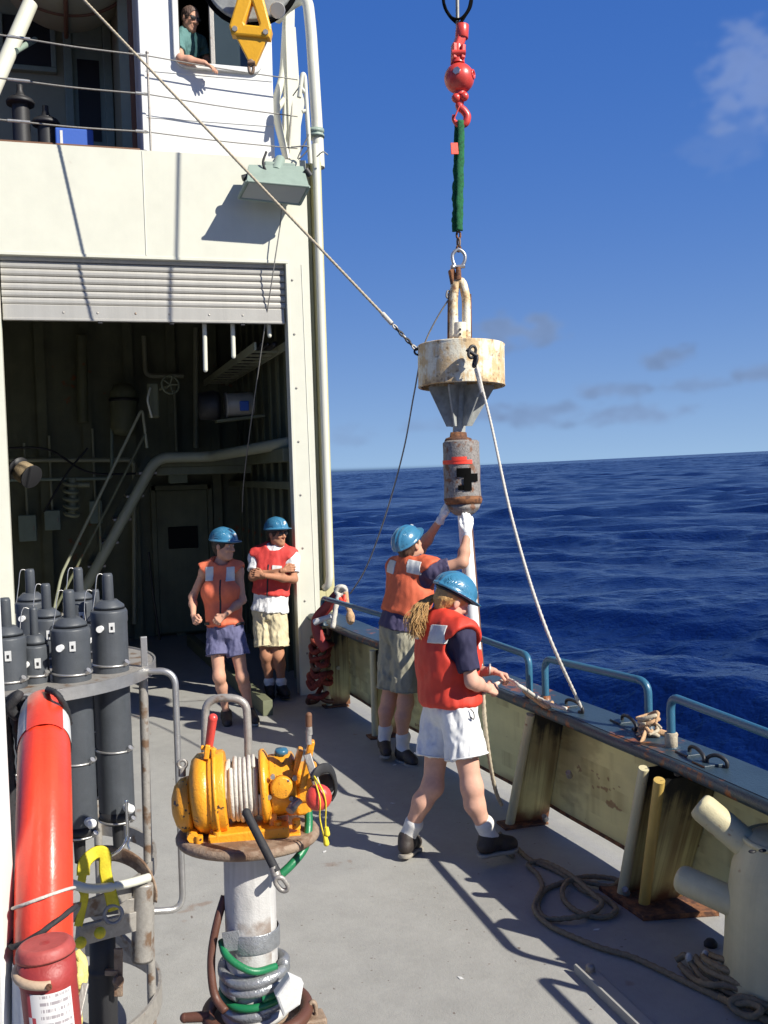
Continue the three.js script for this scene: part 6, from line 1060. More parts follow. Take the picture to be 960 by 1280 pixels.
function headField(c, F, U, neck, s = 1) {
  const X = nrmd(crs(U, F)), Z = nrmd(F), Y = crs(Z, X), o = (x, y, z) => [c[0] + (X[0] * x + Y[0] * y + Z[0] * z) * s, c[1] + (X[1] * x + Y[1] * y + Z[1] * z) * s, c[2] + (X[2] * x + Y[2] * y + Z[2] * z) * s];
  const e = (x, y, z, a, b, d) => ell(o(x, y, z), [a * s, b * s, d * s], X, Y, Z), cp = (p, q, a, b) => cap(o(...p), o(...q), a * s, b * s);
  const base = union([e(0, 0.032, -0.012, 0.075, 0.088, 0.094), e(0, -0.045, 0.028, 0.056, 0.07, 0.058), cp([-0.042, -0.062, 0.005], [-0.02, -0.102, 0.05], 0.022, 0.018), cp([0.042, -0.062, 0.005], [0.02, -0.102, 0.05], 0.022, 0.018), e(0, -0.103, 0.06, 0.022, 0.018, 0.018), neck], 0.035);
  const feat = union([cp([0, 0.008, 0.084], [0, -0.034, 0.106], 0.009, 0.013), e(-0.012, -0.037, 0.094, 0.010, 0.008, 0.010), e(0.012, -0.037, 0.094, 0.010, 0.008, 0.010), cp([-0.036, 0.024, 0.072], [0.036, 0.024, 0.072], 0.011, 0.011), e(-0.034, -0.03, 0.066, 0.022, 0.02, 0.018), e(0.034, -0.03, 0.066, 0.022, 0.02, 0.018), cp([-0.018, -0.064, 0.082], [0.018, -0.064, 0.082], 0.0065, 0.0065), cp([-0.015, -0.075, 0.08], [0.015, -0.075, 0.08], 0.007, 0.007)], 0.01);
  const ears = union([e(-0.077, -0.008, -0.008, 0.010, 0.031, 0.019), e(0.077, -0.008, -0.008, 0.010, 0.031, 0.019)], 0.005), eyes = union([e(-0.031, 0.004, 0.073, 0.0135, 0.011, 0.012), e(0.031, 0.004, 0.073, 0.0135, 0.011, 0.012)], 0.004), sock = [o(-0.031, 0.004, 0.094), o(0.031, 0.004, 0.094)];
  const mouthA = o(-0.019, -0.0695, 0.09), mouthB = o(0.019, -0.0695, 0.09), mouth = cap(mouthA, mouthB, 0.0025 * s);
  const f = (x, y, z) => { let d = smin(base(x, y, z), feat(x, y, z), 0.014 * s); for (const q of sock) d = smax(d, -(Math.hypot(x - q[0], y - q[1], z - q[2]) - 0.017 * s), 0.012 * s); d = smin(d, eyes(x, y, z), 0.003); d = smax(d, -mouth(x, y, z), 0.005); return smin(d, ears(x, y, z), 0.008); };
  return { f, o, X, Y, Z, base, lo: c.map((v) => v - 0.17 * s), hi: c.map((v) => v + 0.16 * s) };
}
mat('skin', 0, 0.5, { map: mottle([0.56, 0.30, 0.20], 0.10, 0.12), bump: 0.0004 });
mat('skinfair', 0, 0.5, { map: mottle([0.60, 0.34, 0.245], 0.10, 0.12), bump: 0.0004 });
mat('skintan', 0, 0.5, { map: mottle([0.40, 0.19, 0.11], 0.12, 0.12), bump: 0.0004 });
for (const m of [M.skin, M.skinfair, M.skintan]) { m.specularIntensity = 0.35; m.roughness = 0.6; }
const weave = tex(256, (i, x, y) => 0.5 + 0.25 * Math.sin(x / 256 * 6.283 * 40) * Math.sin(y / 256 * 6.283 * 40), 0.09, true);
const cloth = (name, c, o = {}) => mat(name, 0, o.rough ?? 0.85, { map: mottle(c, 0.13, 0.35), bumpMap: weave, bump: 0.0008, sheen: 0.25, sheenColor: c.map((v) => Math.min(1, v + 0.15)) });
cloth('vestred', [0.66, 0.045, 0.022], { rough: 0.62 }); cloth('vestorange', [0.60, 0.115, 0.045], { rough: 0.7 }); cloth('vestsalmon', [0.72, 0.16, 0.075], { rough: 0.7 }); cloth('vestcrimson', [0.62, 0.05, 0.04], { rough: 0.7 });
cloth('navy', [0.022, 0.020, 0.055]); cloth('plum', [0.055, 0.045, 0.095]); cloth('whitecloth', [0.74, 0.74, 0.72]); cloth('khaki', [0.30, 0.28, 0.20]); cloth('tancloth', [0.60, 0.52, 0.33]); cloth('slateblue', [0.115, 0.115, 0.21]); cloth('teal', [0.09, 0.20, 0.19]); cloth('sock', [0.66, 0.64, 0.60]); cloth('glove', [0.74, 0.73, 0.70]);
mat('reflect', 0, 0.45, { map: mottle([0.60, 0.60, 0.57], 0.1, 0.1) });
mat('shoe', 0, 0.6, { map: mottle([0.035, 0.026, 0.022], 0.4, 0.1), bump: 0.001 });
mat('sole', [0.30, 0.27, 0.22], 0.8);
mat('boot', [0.012, 0.012, 0.012], 0.6);
mat('helmet', 0, 0.28, { map: mottle([0.045, 0.185, 0.31], 0.10, 0.3), coat: 0.5, coatR: 0.15, bump: 0 });
mat('blonde', 0, 0.55, { map: tex(N, (i) => lerp3([0.56, 0.34, 0.12], [0.34, 0.18, 0.06], n3[i]), 0.12), bump: 0.003 });
mat('darkhair', [0.02, 0.013, 0.01], 0.6); mat('brownhair', [0.07, 0.035, 0.02], 0.6); mat('greyhair', [0.10, 0.06, 0.045], 0.65);
mat('eyewhite', [0.75, 0.73, 0.7], 0.2, { bump: 0 }); mat('iris', [0.03, 0.02, 0.015], 0.15, { bump: 0 });

function person(spec) {
  const { J, s = 1 } = spec, g = thing('person', spec.label, 'person', spec.pos, null), b = spec.bulk ?? 1;
  const F = nrmd(spec.front), R = nrmd(sub(J.SR, J.SL)), spine = nrmd(sub(J.N, J.P)), Fr = nrmd(crs(spine, R)).map((v) => -v);   // front of chest
  const ff = Fr[0] * F[0] + Fr[1] * F[1] + Fr[2] * F[2] < 0 ? mul(Fr, -1) : Fr, hipR = J.HR ? nrmd(sub(J.HR, J.HL)) : R, hipF = (() => { const q = perp(ff, hipR); return q; })();
  const chest = ell(add(J.C, mul(spine, 0.01)), [0.158 * b * s, 0.175 * s, 0.108 * b * s], R, spine, ff), belly = ell(lp(J.C, J.P, 0.55), [0.138 * b * s, 0.15 * s, 0.1 * b * s], R, spine, ff), pelvis = ell(J.P, [0.158 * b * s, 0.125 * s, 0.118 * b * s], hipR, perp(spine, hipR), hipF);
  const yoke = [cap(J.SL, J.SR, 0.05 * s), cap(J.N, lp(J.N, J.SL, 0.75), 0.052 * s, 0.045 * s), cap(J.N, lp(J.N, J.SR, 0.75), 0.052 * s, 0.045 * s)];
  const bust = spec.bust ? [ell(add(add(J.C, mul(ff, 0.075 * s)), mul(R, 0.065 * s)), [0.055 * s, 0.055 * s, 0.042 * s]), ell(add(add(J.C, mul(ff, 0.075 * s)), mul(R, -0.065 * s)), [0.055 * s, 0.055 * s, 0.042 * s])] : [];
  const torso = [chest, belly, pelvis, ...yoke, ...bust], neck = cap(J.N, lp(J.N, J.Hd, 0.7), 0.056 * s * (spec.neck ?? 1), 0.05 * s * (spec.neck ?? 1)), a = spec.arm ?? 1, l = spec.leg ?? 1;
  const arms = { L: [cap(J.SL, J.EL, 0.049 * a * s, 0.038 * a * s), cap(J.EL, lp(J.EL, J.WL, 0.35), 0.037 * a * s, 0.039 * a * s), cap(lp(J.EL, J.WL, 0.35), J.WL, 0.038 * a * s, 0.025 * a * s)], R: [cap(J.SR, J.ER, 0.049 * a * s, 0.038 * a * s), cap(J.ER, lp(J.ER, J.WR, 0.35), 0.037 * a * s, 0.039 * a * s), cap(lp(J.ER, J.WR, 0.35), J.WR, 0.038 * a * s, 0.025 * a * s)] };
  const legs = {};
  if (J.HL) for (const q of ['L', 'R']) { const h = J['H' + q], k = J['K' + q], an = J['A' + q], back = mul(perp(ff, sub(an, k)), -0.018 * s), cm = add(lp(k, an, 0.3), back); legs[q] = [cap(h, k, 0.084 * l * s, 0.054 * l * s), ell(k, [0.053 * l * s, 0.06 * l * s, 0.056 * l * s]), cap(k, cm, 0.05 * l * s, 0.054 * l * s), cap(cm, an, 0.053 * l * s, 0.034 * l * s), cap(add(an, [0, -0.03, 0]), add(add(an, mul(nrmd(spec['toe' + q]), 0.11)), [0, -0.06, 0]), 0.028, 0.018)]; }
  const bodyList = [...torso, neck, ...arms.L, ...arms.R, ...(legs.L ?? []), ...(legs.R ?? [])], geos = [];
  { const f = union(bodyList, 0.035), [lo, hi] = boundsOf(bodyList, 0.02); geos.push(nets(f, lo, hi, spec.cell ?? 0.014)); }
  const hd = headField(J.Hd, spec.headF, spec.headU ?? [0, 1, 0], neck, spec.headS ?? 0.97);
  geos.push(nets(hd.f, hd.lo, hd.hi, spec.headCell ?? 0.006));
  const hands = {};
  for (const q of ['L', 'R']) { const h = spec['hand' + q]; if (!h) continue; const P = handPrims(J['W' + q], h.d, h.n, q === 'R', h.curl, s * 0.97, h.thumb); hands[q] = P; const f = union(P, 0.006), [lo, hi] = boundsOf(P, 0.01); geos.push(nets(f, lo, hi, spec.handCell ?? 0.0045)); }
  const body = part(g, 'body', geos, spec.skin ?? M.skin);
  // eyes
  if (!spec.glasses) for (const q of [-1, 1]) { const e = part(g, 'eye', ball(hd.o(q * 0.031, 0.004, 0.0765), 0.0098, [1, 1, 1], 12), M.eyewhite); part(e, 'iris', ball(hd.o(q * 0.031, 0.003, 0.0825), 0.0052, [1, 1, 1], 10), M.iris); }
  else { const sg = part(g, 'sunglasses', [0, 1].map((i) => ell2mesh(hd.o((i ? 1 : -1) * 0.033, 0.003, 0.092), [0.029, 0.02, 0.007], hd)), M.dark); part(sg, 'frame', [rod(hd.o(-0.06, 0.012, 0.088), hd.o(0.06, 0.012, 0.088), 0.0035), rod(hd.o(-0.066, 0.012, 0.08), hd.o(-0.079, 0.008, 0), 0.0035), rod(hd.o(0.066, 0.012, 0.08), hd.o(0.079, 0.008, 0), 0.0035)], M.dark); }
  const T = union(torso, 0.05), [tlo, thi] = boundsOf(torso, 0.13);
  const mk = (name, f, lo, hi, m, cell = 0.011, label, par = g) => part(par, name, nets(f, lo, hi, cell), m, label);
  const E = (q, t) => lp(J['S' + q], J['E' + q], t), armDir = (q) => sub(J['E' + q], J['S' + q]);
  // shirt
  if (spec.shirt) {
    const sl = ['L', 'R'].map((q) => ({ c: cap(J['S' + q], E(q, spec.sleeve ?? 0.72), 0.068 * a * s, 0.066 * a * s), p: plane(E(q, (spec.sleeve ?? 0.72) - 0.05), armDir(q)) })), nk = cap(add(J.N, mul(spine, 0.03)), J.Hd, 0.062 * s, 0.075 * s), bot = plane(add(J.P, mul(spine, spec.shirtLow ?? 0.02)), mul(spine, -1));
    const f = (x, y, z) => { let d = Math.max(T(x, y, z) - (spec.shirtT ?? 0.018), bot(x, y, z)); for (const q of sl) d = smin(d, Math.max(q.c(x, y, z), q.p(x, y, z)), 0.03); return Math.max(d + crease(x, y, z, 17, 0.010), -nk(x, y, z)); };
    const [lo, hi] = boundsOf([...torso, ...sl.map((q) => q.c)], 0.05); mk('shirt', f, lo, hi, spec.shirt);
  }
  // life vest: thick torso shell with arm holes, open neck, front closure, tapes
  if (spec.vest) {
    const th = spec.vestT ?? 0.042, holes = ['L', 'R'].map((q) => { const o = q === 'L' ? mul(R, -1) : R; return cap(add(add(J['S' + q], mul(o, 0.02)), mul(spine, -0.05)), add(add(J['S' + q], mul(o, 0.2)), mul(spine, -0.06)), spec.hole ?? 0.098, 0.17); }), nk = cap(add(J.N, mul(ff, 0.015)), add(J.Hd, mul(ff, 0.05)), 0.068 * s, 0.13 * s), bot = plane(add(J.P, mul(spine, spec.vestLow ?? 0.06)), mul(spine, -1)), cut = spec.shrug;
    const f = (x, y, z) => { let d = T(x, y, z) - th; for (const h of holes) d = smax(d, -h(x, y, z), 0.03); d = smax(d, -nk(x, y, z), 0.025); d = smax(d, bot(x, y, z), 0.035); return d + crease(x, y, z, 11, 0.009); };
    const v = mk('life_vest', f, tlo, thi, spec.vest, 0.0105);
    if (spec.collar) part(v, 'collar', sweep(smooth([0.2, 0.75, 1.35, 1.9, 2.5, 3.1].map((t) => { const a = t - 0.08; return add(add(J.N, mul(spine, 0.028 - 0.03 * Math.abs(a - 1.57) / 1.5)), add(mul(R, Math.cos(a) * 0.088), mul(ff, -Math.sin(a) * 0.075 - 0.004))); }), 30), (t) => 0.020 + 0.012 * Math.sin(t * 3.14), 12), spec.vest);
    // pieces sewn on: the vest's own surface pushed out a little inside a small box
    const patch = (name, c, hx, hy, hz, X, Y, Z, m, off = 0.004) => { const bx = (x, y, z) => { const p = [x - c[0], y - c[1], z - c[2]], dt = (q) => p[0] * q[0] + p[1] * q[1] + p[2] * q[2]; return Math.max(Math.abs(dt(X)) - hx, Math.abs(dt(Y)) - hy, Math.abs(dt(Z)) - hz); }; const h = Math.hypot(hx, hy, hz) + 0.01; const gg = nets((x, y, z) => Math.max(f(x, y, z) - off, bx(x, y, z)), c.map((q) => q - h), c.map((q) => q + h), 0.0065); if (gg.index.count) part(v, name, gg, m); };
    const up = spine;
    for (const q of [-1, 1]) {
      const S = q < 0 ? J.SL : J.SR, base = lp(J.N, S, 0.62);
      if (spec.tapeFront) patch('reflective_tape', add(add(base, mul(ff, 0.13)), mul(up, -0.045)), 0.036, 0.062, 0.09, R, up, ff, M.reflect);
      patch('reflective_tape', add(add(base, mul(ff, -0.09)), mul(up, spec.backTape ?? 0.0)), 0.058, 0.05, 0.08, R, up, ff, M.reflect);
    }
    if (spec.tapeFront !== undefined) patch('zip', add(lp(J.C, J.P, 0.3), mul(ff, 0.13)), 0.008, 0.2, 0.1, R, up, ff, M.dark, 0.003);
    if (spec.chestPatch) patch('white_patch', add(add(J.C, mul(ff, 0.14)), add(mul(R, -0.075), mul(up, 0.05))), 0.045, 0.03, 0.08, R, up, ff, M.reflect, 0.006);
    if (spec.belt) patch('waist_strap', add(lp(J.C, J.P, spec.belt), mul(up, 0)), 0.3, 0.012, 0.3, R, up, ff, spec.vest, 0.006);
    for (const q of spec.buckles ? ['L', 'R'] : []) patch('buckle', add(add(lp(J.C, J.P, 0.85), mul(R, q === 'R' ? 0.15 : -0.15)), mul(ff, 0.06)), 0.03, 0.012, 0.05, R, up, ff, M.dark, 0.008);
  }
  // shorts
  if (spec.shorts) {
    const w = spec.hem ?? 0.6, lg = ['L', 'R'].map((q) => { const h = J['H' + q], k = J['K' + q]; return { c: cap(h, lp(h, k, w + 0.12), 0.104 * l * s, (spec.flare ?? 0.098) * s), p: plane(lp(h, k, w), sub(k, h)) }; }), pv = ell(J.P, [0.176 * b * s, 0.15 * s, 0.137 * b * s], hipR, perp(spine, hipR), hipF), top = plane(add(J.P, mul(spine, spec.shortsTop ?? 0.085)), spine);
    const f = (x, y, z) => { let d = Math.max(pv(x, y, z), top(x, y, z)); for (const q of lg) d = smin(d, smax(q.c(x, y, z), q.p(x, y, z), 0.008), 0.02); const dx = Math.abs((x - J.P[0]) * hipR[0] + (y - J.P[1]) * hipR[1] + (z - J.P[2]) * hipR[2]); return d + crease(x, y, z, 20, 0.011) + 0.004 * Math.sin((x + z) * 70 + y * 14) * 0.5; };
    const [lo, hi] = boundsOf([pv, ...lg.map((q) => q.c)], 0.03); const sh = mk('shorts', f, lo, hi, spec.shorts, 0.0095);
    part(sh, 'hem', ['L', 'R'].map((q) => { const h = J['H' + q], k = J['K' + q]; return ringOn(lp(h, k, w - 0.012), (spec.flare ?? 0.098) * s + 0.002, 0.0035, sub(k, h), 6.283, 6, 40); }), spec.shorts);
  }
  // socks and shoes
  if (J.HL) for (const q of ['L', 'R']) {
    const an = J['A' + q], k = J['K' + q], toe = nrmd([spec['toe' + q][0], 0, spec['toe' + q][2]]), pitch = spec['pitch' + q] ?? 0, tz = nrmd([toe[0], -pitch, toe[2]]), side = nrmd(crs(toe, [0, 1, 0])), up = crs(side, tz).map((v) => v), U = up[1] < 0 ? mul(up, -1) : up;
    if (spec.socks) mk('sock', union([cap(lp(an, k, spec.sockH ?? 0.2), lp(an, k, 0.03), 0.056 * s, 0.043 * s), cap(lp(an, k, 0.03), add(add(an, mul(toe, 0.03)), mul(U, -0.02)), 0.043 * s, 0.042 * s)], 0.02), an.map((v) => v - 0.19), an.map((v) => v + 0.19), spec.socks, 0.009);
    const o = (f, u, r = 0) => add(an, add(mul(tz, f), add(mul(U, u), mul(side, r))));
    const up1 = union([cap(o(-0.035, -0.045), o(0.02, -0.04), 0.038, 0.042), cap(o(0.015, -0.022), o(0.13, -0.056), 0.045, 0.037), cap(o(0.09, -0.06, 0.012), o(0.15, -0.064, 0.008), 0.034, 0.028), cap(o(-0.012, 0.0), o(-0.012, -0.04), 0.047, 0.044)], 0.025), so = o(0, -0.088), flatp = plane(so, mul(U, -1)), holeP = cap(o(-0.008, 0.03), o(-0.008, 0.1), 0.033, 0.05);
    const fs = (x, y, z) => Math.max(up1(x, y, z), flatp(x, y, z), spec.socks ? -holeP(x, y, z) : -1);
    const shoe = mk('shoe', fs, an.map((v) => v - 0.22), an.map((v) => v + 0.22), spec.shoe ?? M.shoe, 0.008);
    const sl = union([cap(o(-0.035, -0.09), o(0.03, -0.09), 0.040, 0.036), cap(o(0.03, -0.09), o(0.12, -0.09, 0.008), 0.036, 0.044), cap(o(0.12, -0.09, 0.008), o(0.155, -0.09, 0.006), 0.044, 0.03)], 0.02), pa = plane(o(0, -0.082), U), pb = plane(o(0, -0.104), mul(U, -1));
    mk('sole', (x, y, z) => Math.max(sl(x, y, z), pa(x, y, z), pb(x, y, z)), an.map((v) => v - 0.24), an.map((v) => v + 0.24), spec.sole ?? M.sole, 0.008, null, shoe);
  }
  // hard hat
  if (spec.helmet) {
    const o = hd.o, t = spec.hatTilt ?? 0, Yh = nrmd(add(hd.Y, mul(hd.Z, -t))), Zh = perp(hd.Z, Yh), Xh = hd.X, c = o(0, 0.055, -0.008), w = (x, y, z) => [c[0] + Xh[0] * x + Yh[0] * y + Zh[0] * z, c[1] + Xh[1] * x + Yh[1] * y + Zh[1] * z, c[2] + Xh[2] * x + Yh[2] * y + Zh[2] * z];
    const dome = ell(w(0, 0, 0), [0.106, 0.108, 0.13], Xh, Yh, Zh), low = plane(w(0, -0.012, 0), mul(Yh, -1)), inner = ell(w(0, 0, 0), [0.099, 0.1, 0.123], Xh, Yh, Zh), brim = ell(w(0, -0.006, 0.022), [0.118, 0.011, 0.158], Xh, Yh, Zh), ridges = [-0.035, 0, 0.035].map((x) => { const f = ell(w(x, 0.003, 0), [0.012, 0.109 - Math.abs(x) * 0.22, 0.126], Xh, Yh, Zh); return f; });
    const f = (x, y, z) => { let d = Math.max(dome(x, y, z), low(x, y, z)); for (const r of ridges) d = smin(d, Math.max(r(x, y, z), low(x, y, z)), 0.012); d = smin(d, brim(x, y, z), 0.012); return Math.max(d, -Math.max(inner(x, y, z), -1)); };
    const h = part(g, 'hard_hat', nets(f, c.map((v) => v - 0.2), c.map((v) => v + 0.2), 0.0062), M.helmet);
    part(h, 'hat_badge', rod(w(0, 0.05, 0.117), w(0, 0.052, 0.124), 0.016, 0.015, 14), M.reflect);
    part(h, 'headband', (() => { const q = []; for (let i = 0; i < 36; i++) { const a = i / 36 * 6.283; q.push(w(0.089 * Math.cos(a), -0.022, 0.104 * Math.sin(a))); } return sweep(q, 0.008, 6, { closed: true, flat: 1 }); })(), M.dark);
  }
  // hair
  if (spec.hair) {
    const cut = plane(hd.o(0, -0.005, 0.045), nrmd(add(hd.Z, mul(hd.Y, -0.35)))), sc = ell(hd.o(0, 0.03, -0.014), [0.081, 0.093, 0.1], hd.X, hd.Y, hd.Z), nape = cap(hd.o(0, -0.02, -0.065), hd.o(0, spec.hairLow ?? -0.075, -0.055), spec.short ? 0.03 : 0.05, 0.035);
    mk('hair', (x, y, z) => Math.max(smin(sc(x, y, z), nape(x, y, z), 0.03) + crease(x, y, z, 60, 0.004), cut(x, y, z)), hd.lo, hd.hi, spec.hair, 0.007);
  }
  return { g, hd, body };
}
function ell2mesh(c, r, hd) { return basis(new THREE.SphereGeometry(1, 16, 12).scale(...r), hd.X, hd.Y, hd.Z, c); }

// the woman hauling on the tag line
{
  const p = person({
    label: 'woman in red life vest, white shorts and blue hard hat hauling rope at the bulwark', pos: [1.972, 0, -5.322], s: 0.97, front: dirv(0.86, 0, 0.5), bust: true, arm: 0.95, leg: 1.03, skin: M.skinfair, cell: 0.012,
    J: { P: [1.968, 0.869, -5.219], C: [1.953, 1.13, -5.236], N: [1.965, 1.323, -5.241], Hd: [2.005, 1.449, -5.223], SR: [1.993, 1.267, -5.062], SL: [1.931, 1.26, -5.416], ER: [2.011, 1.038, -4.983], WR: [2.142, 0.968, -5.097], EL: [2.145, 0.999, -5.411], WL: [2.238, 1.03, -5.227], HR: [1.981, 0.845, -5.12], HL: [1.942, 0.809, -5.298], KR: [2.009, 0.45, -5.02], AR: [2.101, 0.162, -5.02], KL: [1.858, 0.41, -5.233], AL: [1.721, 0.116, -5.304] },
    headF: dirv(0.86, -0.42, 0.34), headU: dirv(0.3, 1, 0.1), toeR: dirv(0.9, 0, 0.45), toeL: dirv(0.35, 0, 0.95), pitchL: 0.1,
    handR: { d: dirv(0.75, -0.25, 0.55), n: dirv(-0.3, -0.5, 0.8), curl: 0.95, thumb: 0.9 }, handL: { d: dirv(0.93, -0.33, -0.1), n: dirv(-0.2, -0.9, -0.3), curl: 0.8, thumb: 0.8 },
    shirt: M.navy, sleeve: 0.82, vest: M.vestred, collar: true, vestT: 0.055, vestLow: 0.0, backTape: 0.0, tapeFront: true, shorts: M.whitecloth, hem: 0.6, flare: 0.124, socks: M.sock, sockH: 0.26, helmet: true, hatTilt: -0.12, hair: M.blonde, hairLow: -0.07,
  });
  // pony tail: many loose wavy strands
  const q0 = [1.898, 1.465, -5.268], tail = [];
  for (let i = 0; i < 280; i++) { const a = rr(0, 6.28), w = Math.sqrt(rr(0, 1)), e = [rr(-0.045, 0.04), rr(-0.06, 0.05), rr(-0.04, 0.04)], c = [Math.cos(a) * 0.042 * w, Math.sin(a * 2) * 0.012, Math.sin(a) * 0.045 * w];
    const pts = [[1.96, 1.492, -5.229], add(q0, mul(c, 0.45)), add([1.838, 1.424, -5.264], mul(c, 0.9)), add([1.795, 1.349, -5.242], add(mul(c, 1.1), mul(e, 0.4))), add([1.79, 1.311, -5.231], add(mul(c, 0.8), e))]; tail.push(sweep(smooth(pts, 18).map((v, k) => [v.x + 0.009 * Math.sin(k * 0.75 + i * 0.37), v.y + 0.006 * Math.cos(k * 0.7 + i * 0.9), v.z + 0.007 * Math.sin(k * 0.6 + i * 0.7)]), (t) => 0.0030 * (1 - 0.5 * t), 4)); }
  const pt = part(p.g, 'pony_tail', tail, M.blonde);
  part(pt, 'hair_tie', ringOn([1.915, 1.456, -5.252], 0.018, 0.007, [0.8, 0.5, 0.1], 6.283, 8, 20), M.dark);
  part(p.g, 'wrist_watch', ringOn([2.225, 1.037, -5.242], 0.029, 0.006, [0.9, -0.1, 0.4], 6.283, 8, 24), M.shutter);
  part(p.g, 'key_clip', tubeOn([[2.008, 0.885, -5.009], [2.02, 0.865, -4.994], [2.018, 0.83, -4.992], [2.002, 0.844, -4.998]], 0.0035, 16, 6), M.dark);
  const r = thing('hauled_rope', 'tan rope running from the bulwark cap through the hauling woman\'s hands', 'rope', [2.59, 0.82, -5.572]);
  part(r, 'line', ropeOn([[2.127, 0.94, -5.11], [2.199, 0.961, -5.152], [2.298, 0.982, -5.185], [2.278, 0.994, -4.951], [2.535, 0.84, -5.269], [2.549, 0.83, -5.093], [2.588, 0.825, -5.015]], 0.011), M.ropewhite);
  part(r, 'hanging_end', ropeOn([[2.127, 0.94, -5.11], [2.126, 0.791, -5.094], [2.161, 0.554, -5.124], [2.235, 0.335, -5.217], [2.286, 0.24, -5.26]], 0.011), M.rope);
  part(r, 'frayed_tail', [tubeOn([[2.553, 0.83, -5.493], [2.528, 0.825, -5.298], [2.521, 0.82, -5.109], [2.575, 0.83, -5.165]], 0.012, 24, 8)], M.rag);
}
// the man steadying the corer
{
  const p = person({
    label: 'man in orange life vest and khaki shorts reaching up to steady the corer', pos: [2.257, 0, -7.232], s: 1.02, bulk: 0.98, front: dirv(0.75, 0, 0.65), skin: M.skin,
    J: { P: [2.313, 0.986, -7.172], C: [2.399, 1.262, -7.157], N: [2.42, 1.467, -7.16], Hd: [2.408, 1.615, -7.15], SR: [2.526, 1.429, -6.979], SL: [2.368, 1.412, -7.341], ER: [2.725, 1.491, -6.878], WR: [2.797, 1.698, -6.949], EL: [2.593, 1.548, -7.445], WL: [2.69, 1.8, -7.217], HR: [2.336, 0.913, -7.077], HL: [2.287, 0.904, -7.239], KR: [2.311, 0.446, -7.064], KL: [2.239, 0.441, -7.233], AR: [2.28, 0.093, -7.078], AL: [2.191, 0.132, -7.254] },
    headF: dirv(0.55, 0.5, 0.62), headU: dirv(-0.4, 1, -0.3), toeR: dirv(0.35, 0, -0.5), toeL: dirv(0.1, 0, -0.7),
    handR: { d: dirv(0.12, 1, 0.12), n: dirv(-0.35, 0.1, 1), curl: 0.18, thumb: 0.1 }, handL: { d: dirv(0.38, 1, -0.05), n: dirv(0.9, -0.3, 0.2), curl: 0.15, thumb: 0.1 },
    shirt: M.plum, shirtT: 0.034, shirtLow: 0.0, shortsTop: 0.02, sleeve: 0.62, vest: M.vestorange, vestT: 0.052, vestLow: 0.12, backTape: 0.0, tapeFront: false, shorts: M.khaki, hem: 0.82, flare: 0.105, socks: M.sock, sockH: 0.26, helmet: true, hatTilt: 0, hair: M.brownhair,
  });
  for (const q of ['L', 'R']) { const spec = { L: [[2.69, 1.8, -7.217], dirv(0.38, 1, -0.05), dirv(0.9, -0.3, 0.2), 0.15], R: [[2.797, 1.698, -6.949], dirv(0.12, 1, 0.12), dirv(-0.35, 0.1, 1), 0.18] }[q]; const P = handPrims(spec[0], spec[1], spec[2], q === 'R', spec[3], 1.0, 0.1); const f = union(P, 0.008), [lo, hi] = boundsOf(P, 0.015); const gl = part(p.g, 'glove', nets((x, y, z) => f(x, y, z) - 0.0045, lo, hi, 0.0048), M.glove, 'white work glove'); part(gl, 'cuff', rod(add(spec[0], mul(nrmd(spec[1]), -0.035)), add(spec[0], mul(nrmd(spec[1]), 0.01)), 0.034, 0.031, 20), M.glove); }
}
// the woman standing by the doorway
person({
  label: 'woman in salmon life vest and blue shorts standing on the sunlit deck by the doorway', pos: [1.327, 0, -8.843], s: 0.95, bulk: 0.93, front: dirv(0.2, 0, -1), bust: true, arm: 0.88, leg: 0.92, skin: M.skin,
  J: { P: [1.227, 0.836, -8.779], C: [1.207, 1.175, -8.801], N: [1.22, 1.405, -8.828], Hd: [1.241, 1.569, -8.787], SR: [1.076, 1.346, -8.87], SL: [1.358, 1.337, -8.782], ER: [0.967, 1.121, -8.914], WR: [0.947, 0.977, -8.725], EL: [1.375, 1.087, -8.724], WL: [1.197, 0.984, -8.585], HR: [1.15, 0.768, -8.8], HL: [1.305, 0.763, -8.752], KR: [1.145, 0.432, -8.702], KL: [1.344, 0.418, -8.682], AR: [1.211, 0.083, -8.813], AL: [1.402, 0.108, -8.713] },
  headF: dirv(0.86, -0.08, -0.42), headU: [0, 1, 0], toeR: dirv(0.25, 0, -1), toeL: dirv(0.5, 0, -0.9),
  handR: { d: dirv(0.35, -0.45, -0.8), n: dirv(0.8, -0.5, 0), curl: 0.85, thumb: 0.7 }, handL: { d: dirv(-0.75, -0.5, -0.3), n: dirv(0.1, -0.3, 1), curl: 0.6, thumb: 0.6 },
  vest: M.vestsalmon, vestT: 0.036, vestLow: 0.03, buckles: true, hole: 0.092, tapeFront: true, belt: 0.95, shorts: M.slateblue, hem: 0.46, flare: 0.108, helmet: true, hair: M.darkhair,
});
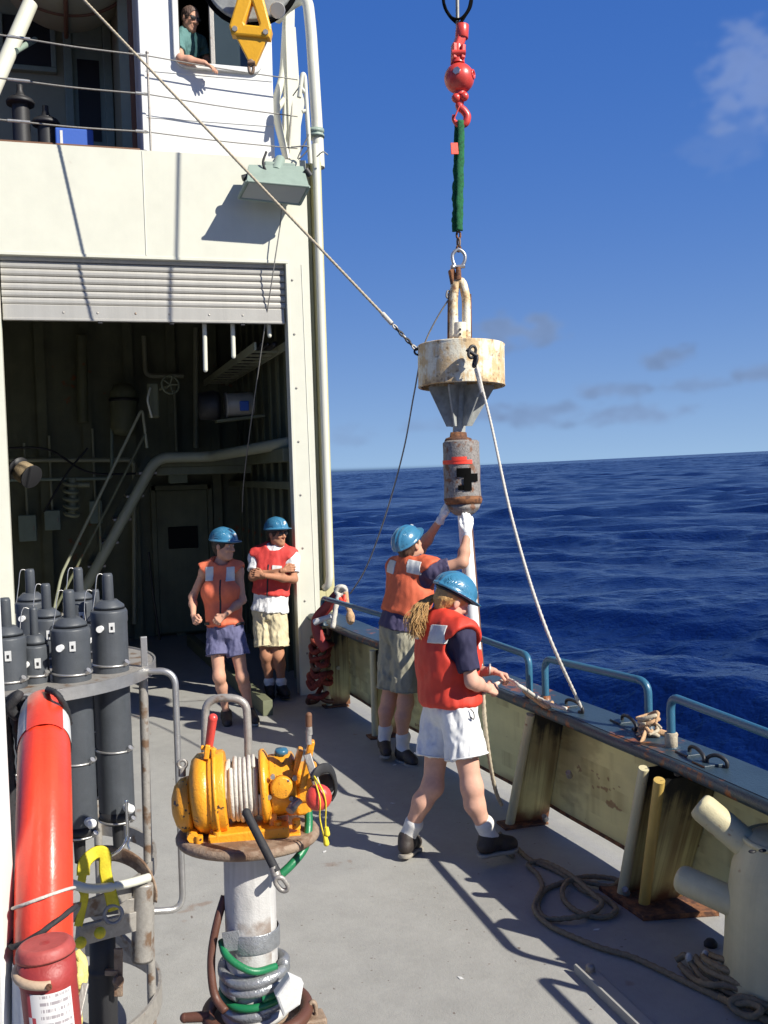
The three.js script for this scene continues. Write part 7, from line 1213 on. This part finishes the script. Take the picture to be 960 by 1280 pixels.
// the man in the doorway
person({
  label: 'man in sunglasses with folded arms, white shirt and red life vest in the doorway', pos: [1.831, 0, -9.717], s: 0.97, bulk: 1.02, front: dirv(0.3, 0, -1), skin: M.skintan, glasses: true,
  J: { P: [1.774, 0.849, -9.595], C: [1.819, 1.221, -9.598], N: [1.851, 1.439, -9.598], Hd: [1.865, 1.604, -9.559], SR: [1.68, 1.38, -9.669], SL: [1.995, 1.359, -9.508], ER: [1.618, 1.197, -9.575], WR: [1.874, 1.263, -9.353], EL: [1.985, 1.166, -9.418], WL: [1.672, 1.234, -9.309], HR: [1.711, 0.765, -9.611], HL: [1.841, 0.764, -9.55], KR: [1.717, 0.423, -9.541], KL: [1.828, 0.42, -9.507], AR: [1.748, 0.129, -9.592], AL: [1.856, 0.129, -9.537] },
  headF: dirv(0.78, 0.02, -0.62), toeR: dirv(0.2, 0, -1), toeL: dirv(0.5, 0, -1),
  handR: { d: dirv(0.9, 0.2, 0.15), n: dirv(0, -0.3, 1), curl: 0.4, thumb: 0.2 }, handL: { d: dirv(-0.9, 0.25, 0.1), n: dirv(0, -0.3, 1), curl: 0.4, thumb: 0.2 },
  shirt: M.whitecloth, shirtT: 0.034, shirtLow: 0.0, shortsTop: 0.02, sleeve: 0.75, vest: M.vestcrimson, vestT: 0.05, vestLow: 0.155, tapeFront: false, chestPatch: true, shorts: M.tancloth, hem: 0.72, flare: 0.11, socks: M.sock, sockH: 0.12, shoe: M.boot, sole: M.boot, helmet: true, hair: M.darkhair,
});
// the man at the bridge window
person({
  label: 'man in sunglasses and teal shirt leaning his arm out of the upper window', pos: [[1.239, 6.4, -10.17][0], 5.26, -10.17], s: 1.0, front: dirv(0.55, -0.1, -0.8), skin: M.skin, glasses: true, headCell: 0.0055,
  J: { P: [1.208, 6.034, -10.24], C: [1.222, 6.367, -10.17], N: [1.246, 6.527, -10.12], Hd: [1.283, 6.652, -10.06], SR: [1.145, 6.377, -10.02], SL: [1.4, 6.53, -10.3], ER: [1.142, 6.145, -9.78], WR: [1.357, 6.095, -9.7], EL: [1.491, 6.309, -10.32], WL: [1.541, 6.236, -10.12] },
  headF: dirv(0.72, -0.3, -0.62), handR: { d: dirv(0.85, -0.5, -0.1), n: dirv(-0.3, -0.8, 0.3), curl: 0.25, thumb: 0.2 }, handL: { d: dirv(0.6, -0.2, -0.6), n: [0, -1, 0], curl: 0.4, thumb: 0.4 },
  shirt: M.teal, sleeve: 0.6, shirtLow: -0.1, hair: M.greyhair, hairLow: -0.015, short: true,
});

renderer.render(scene, camera);
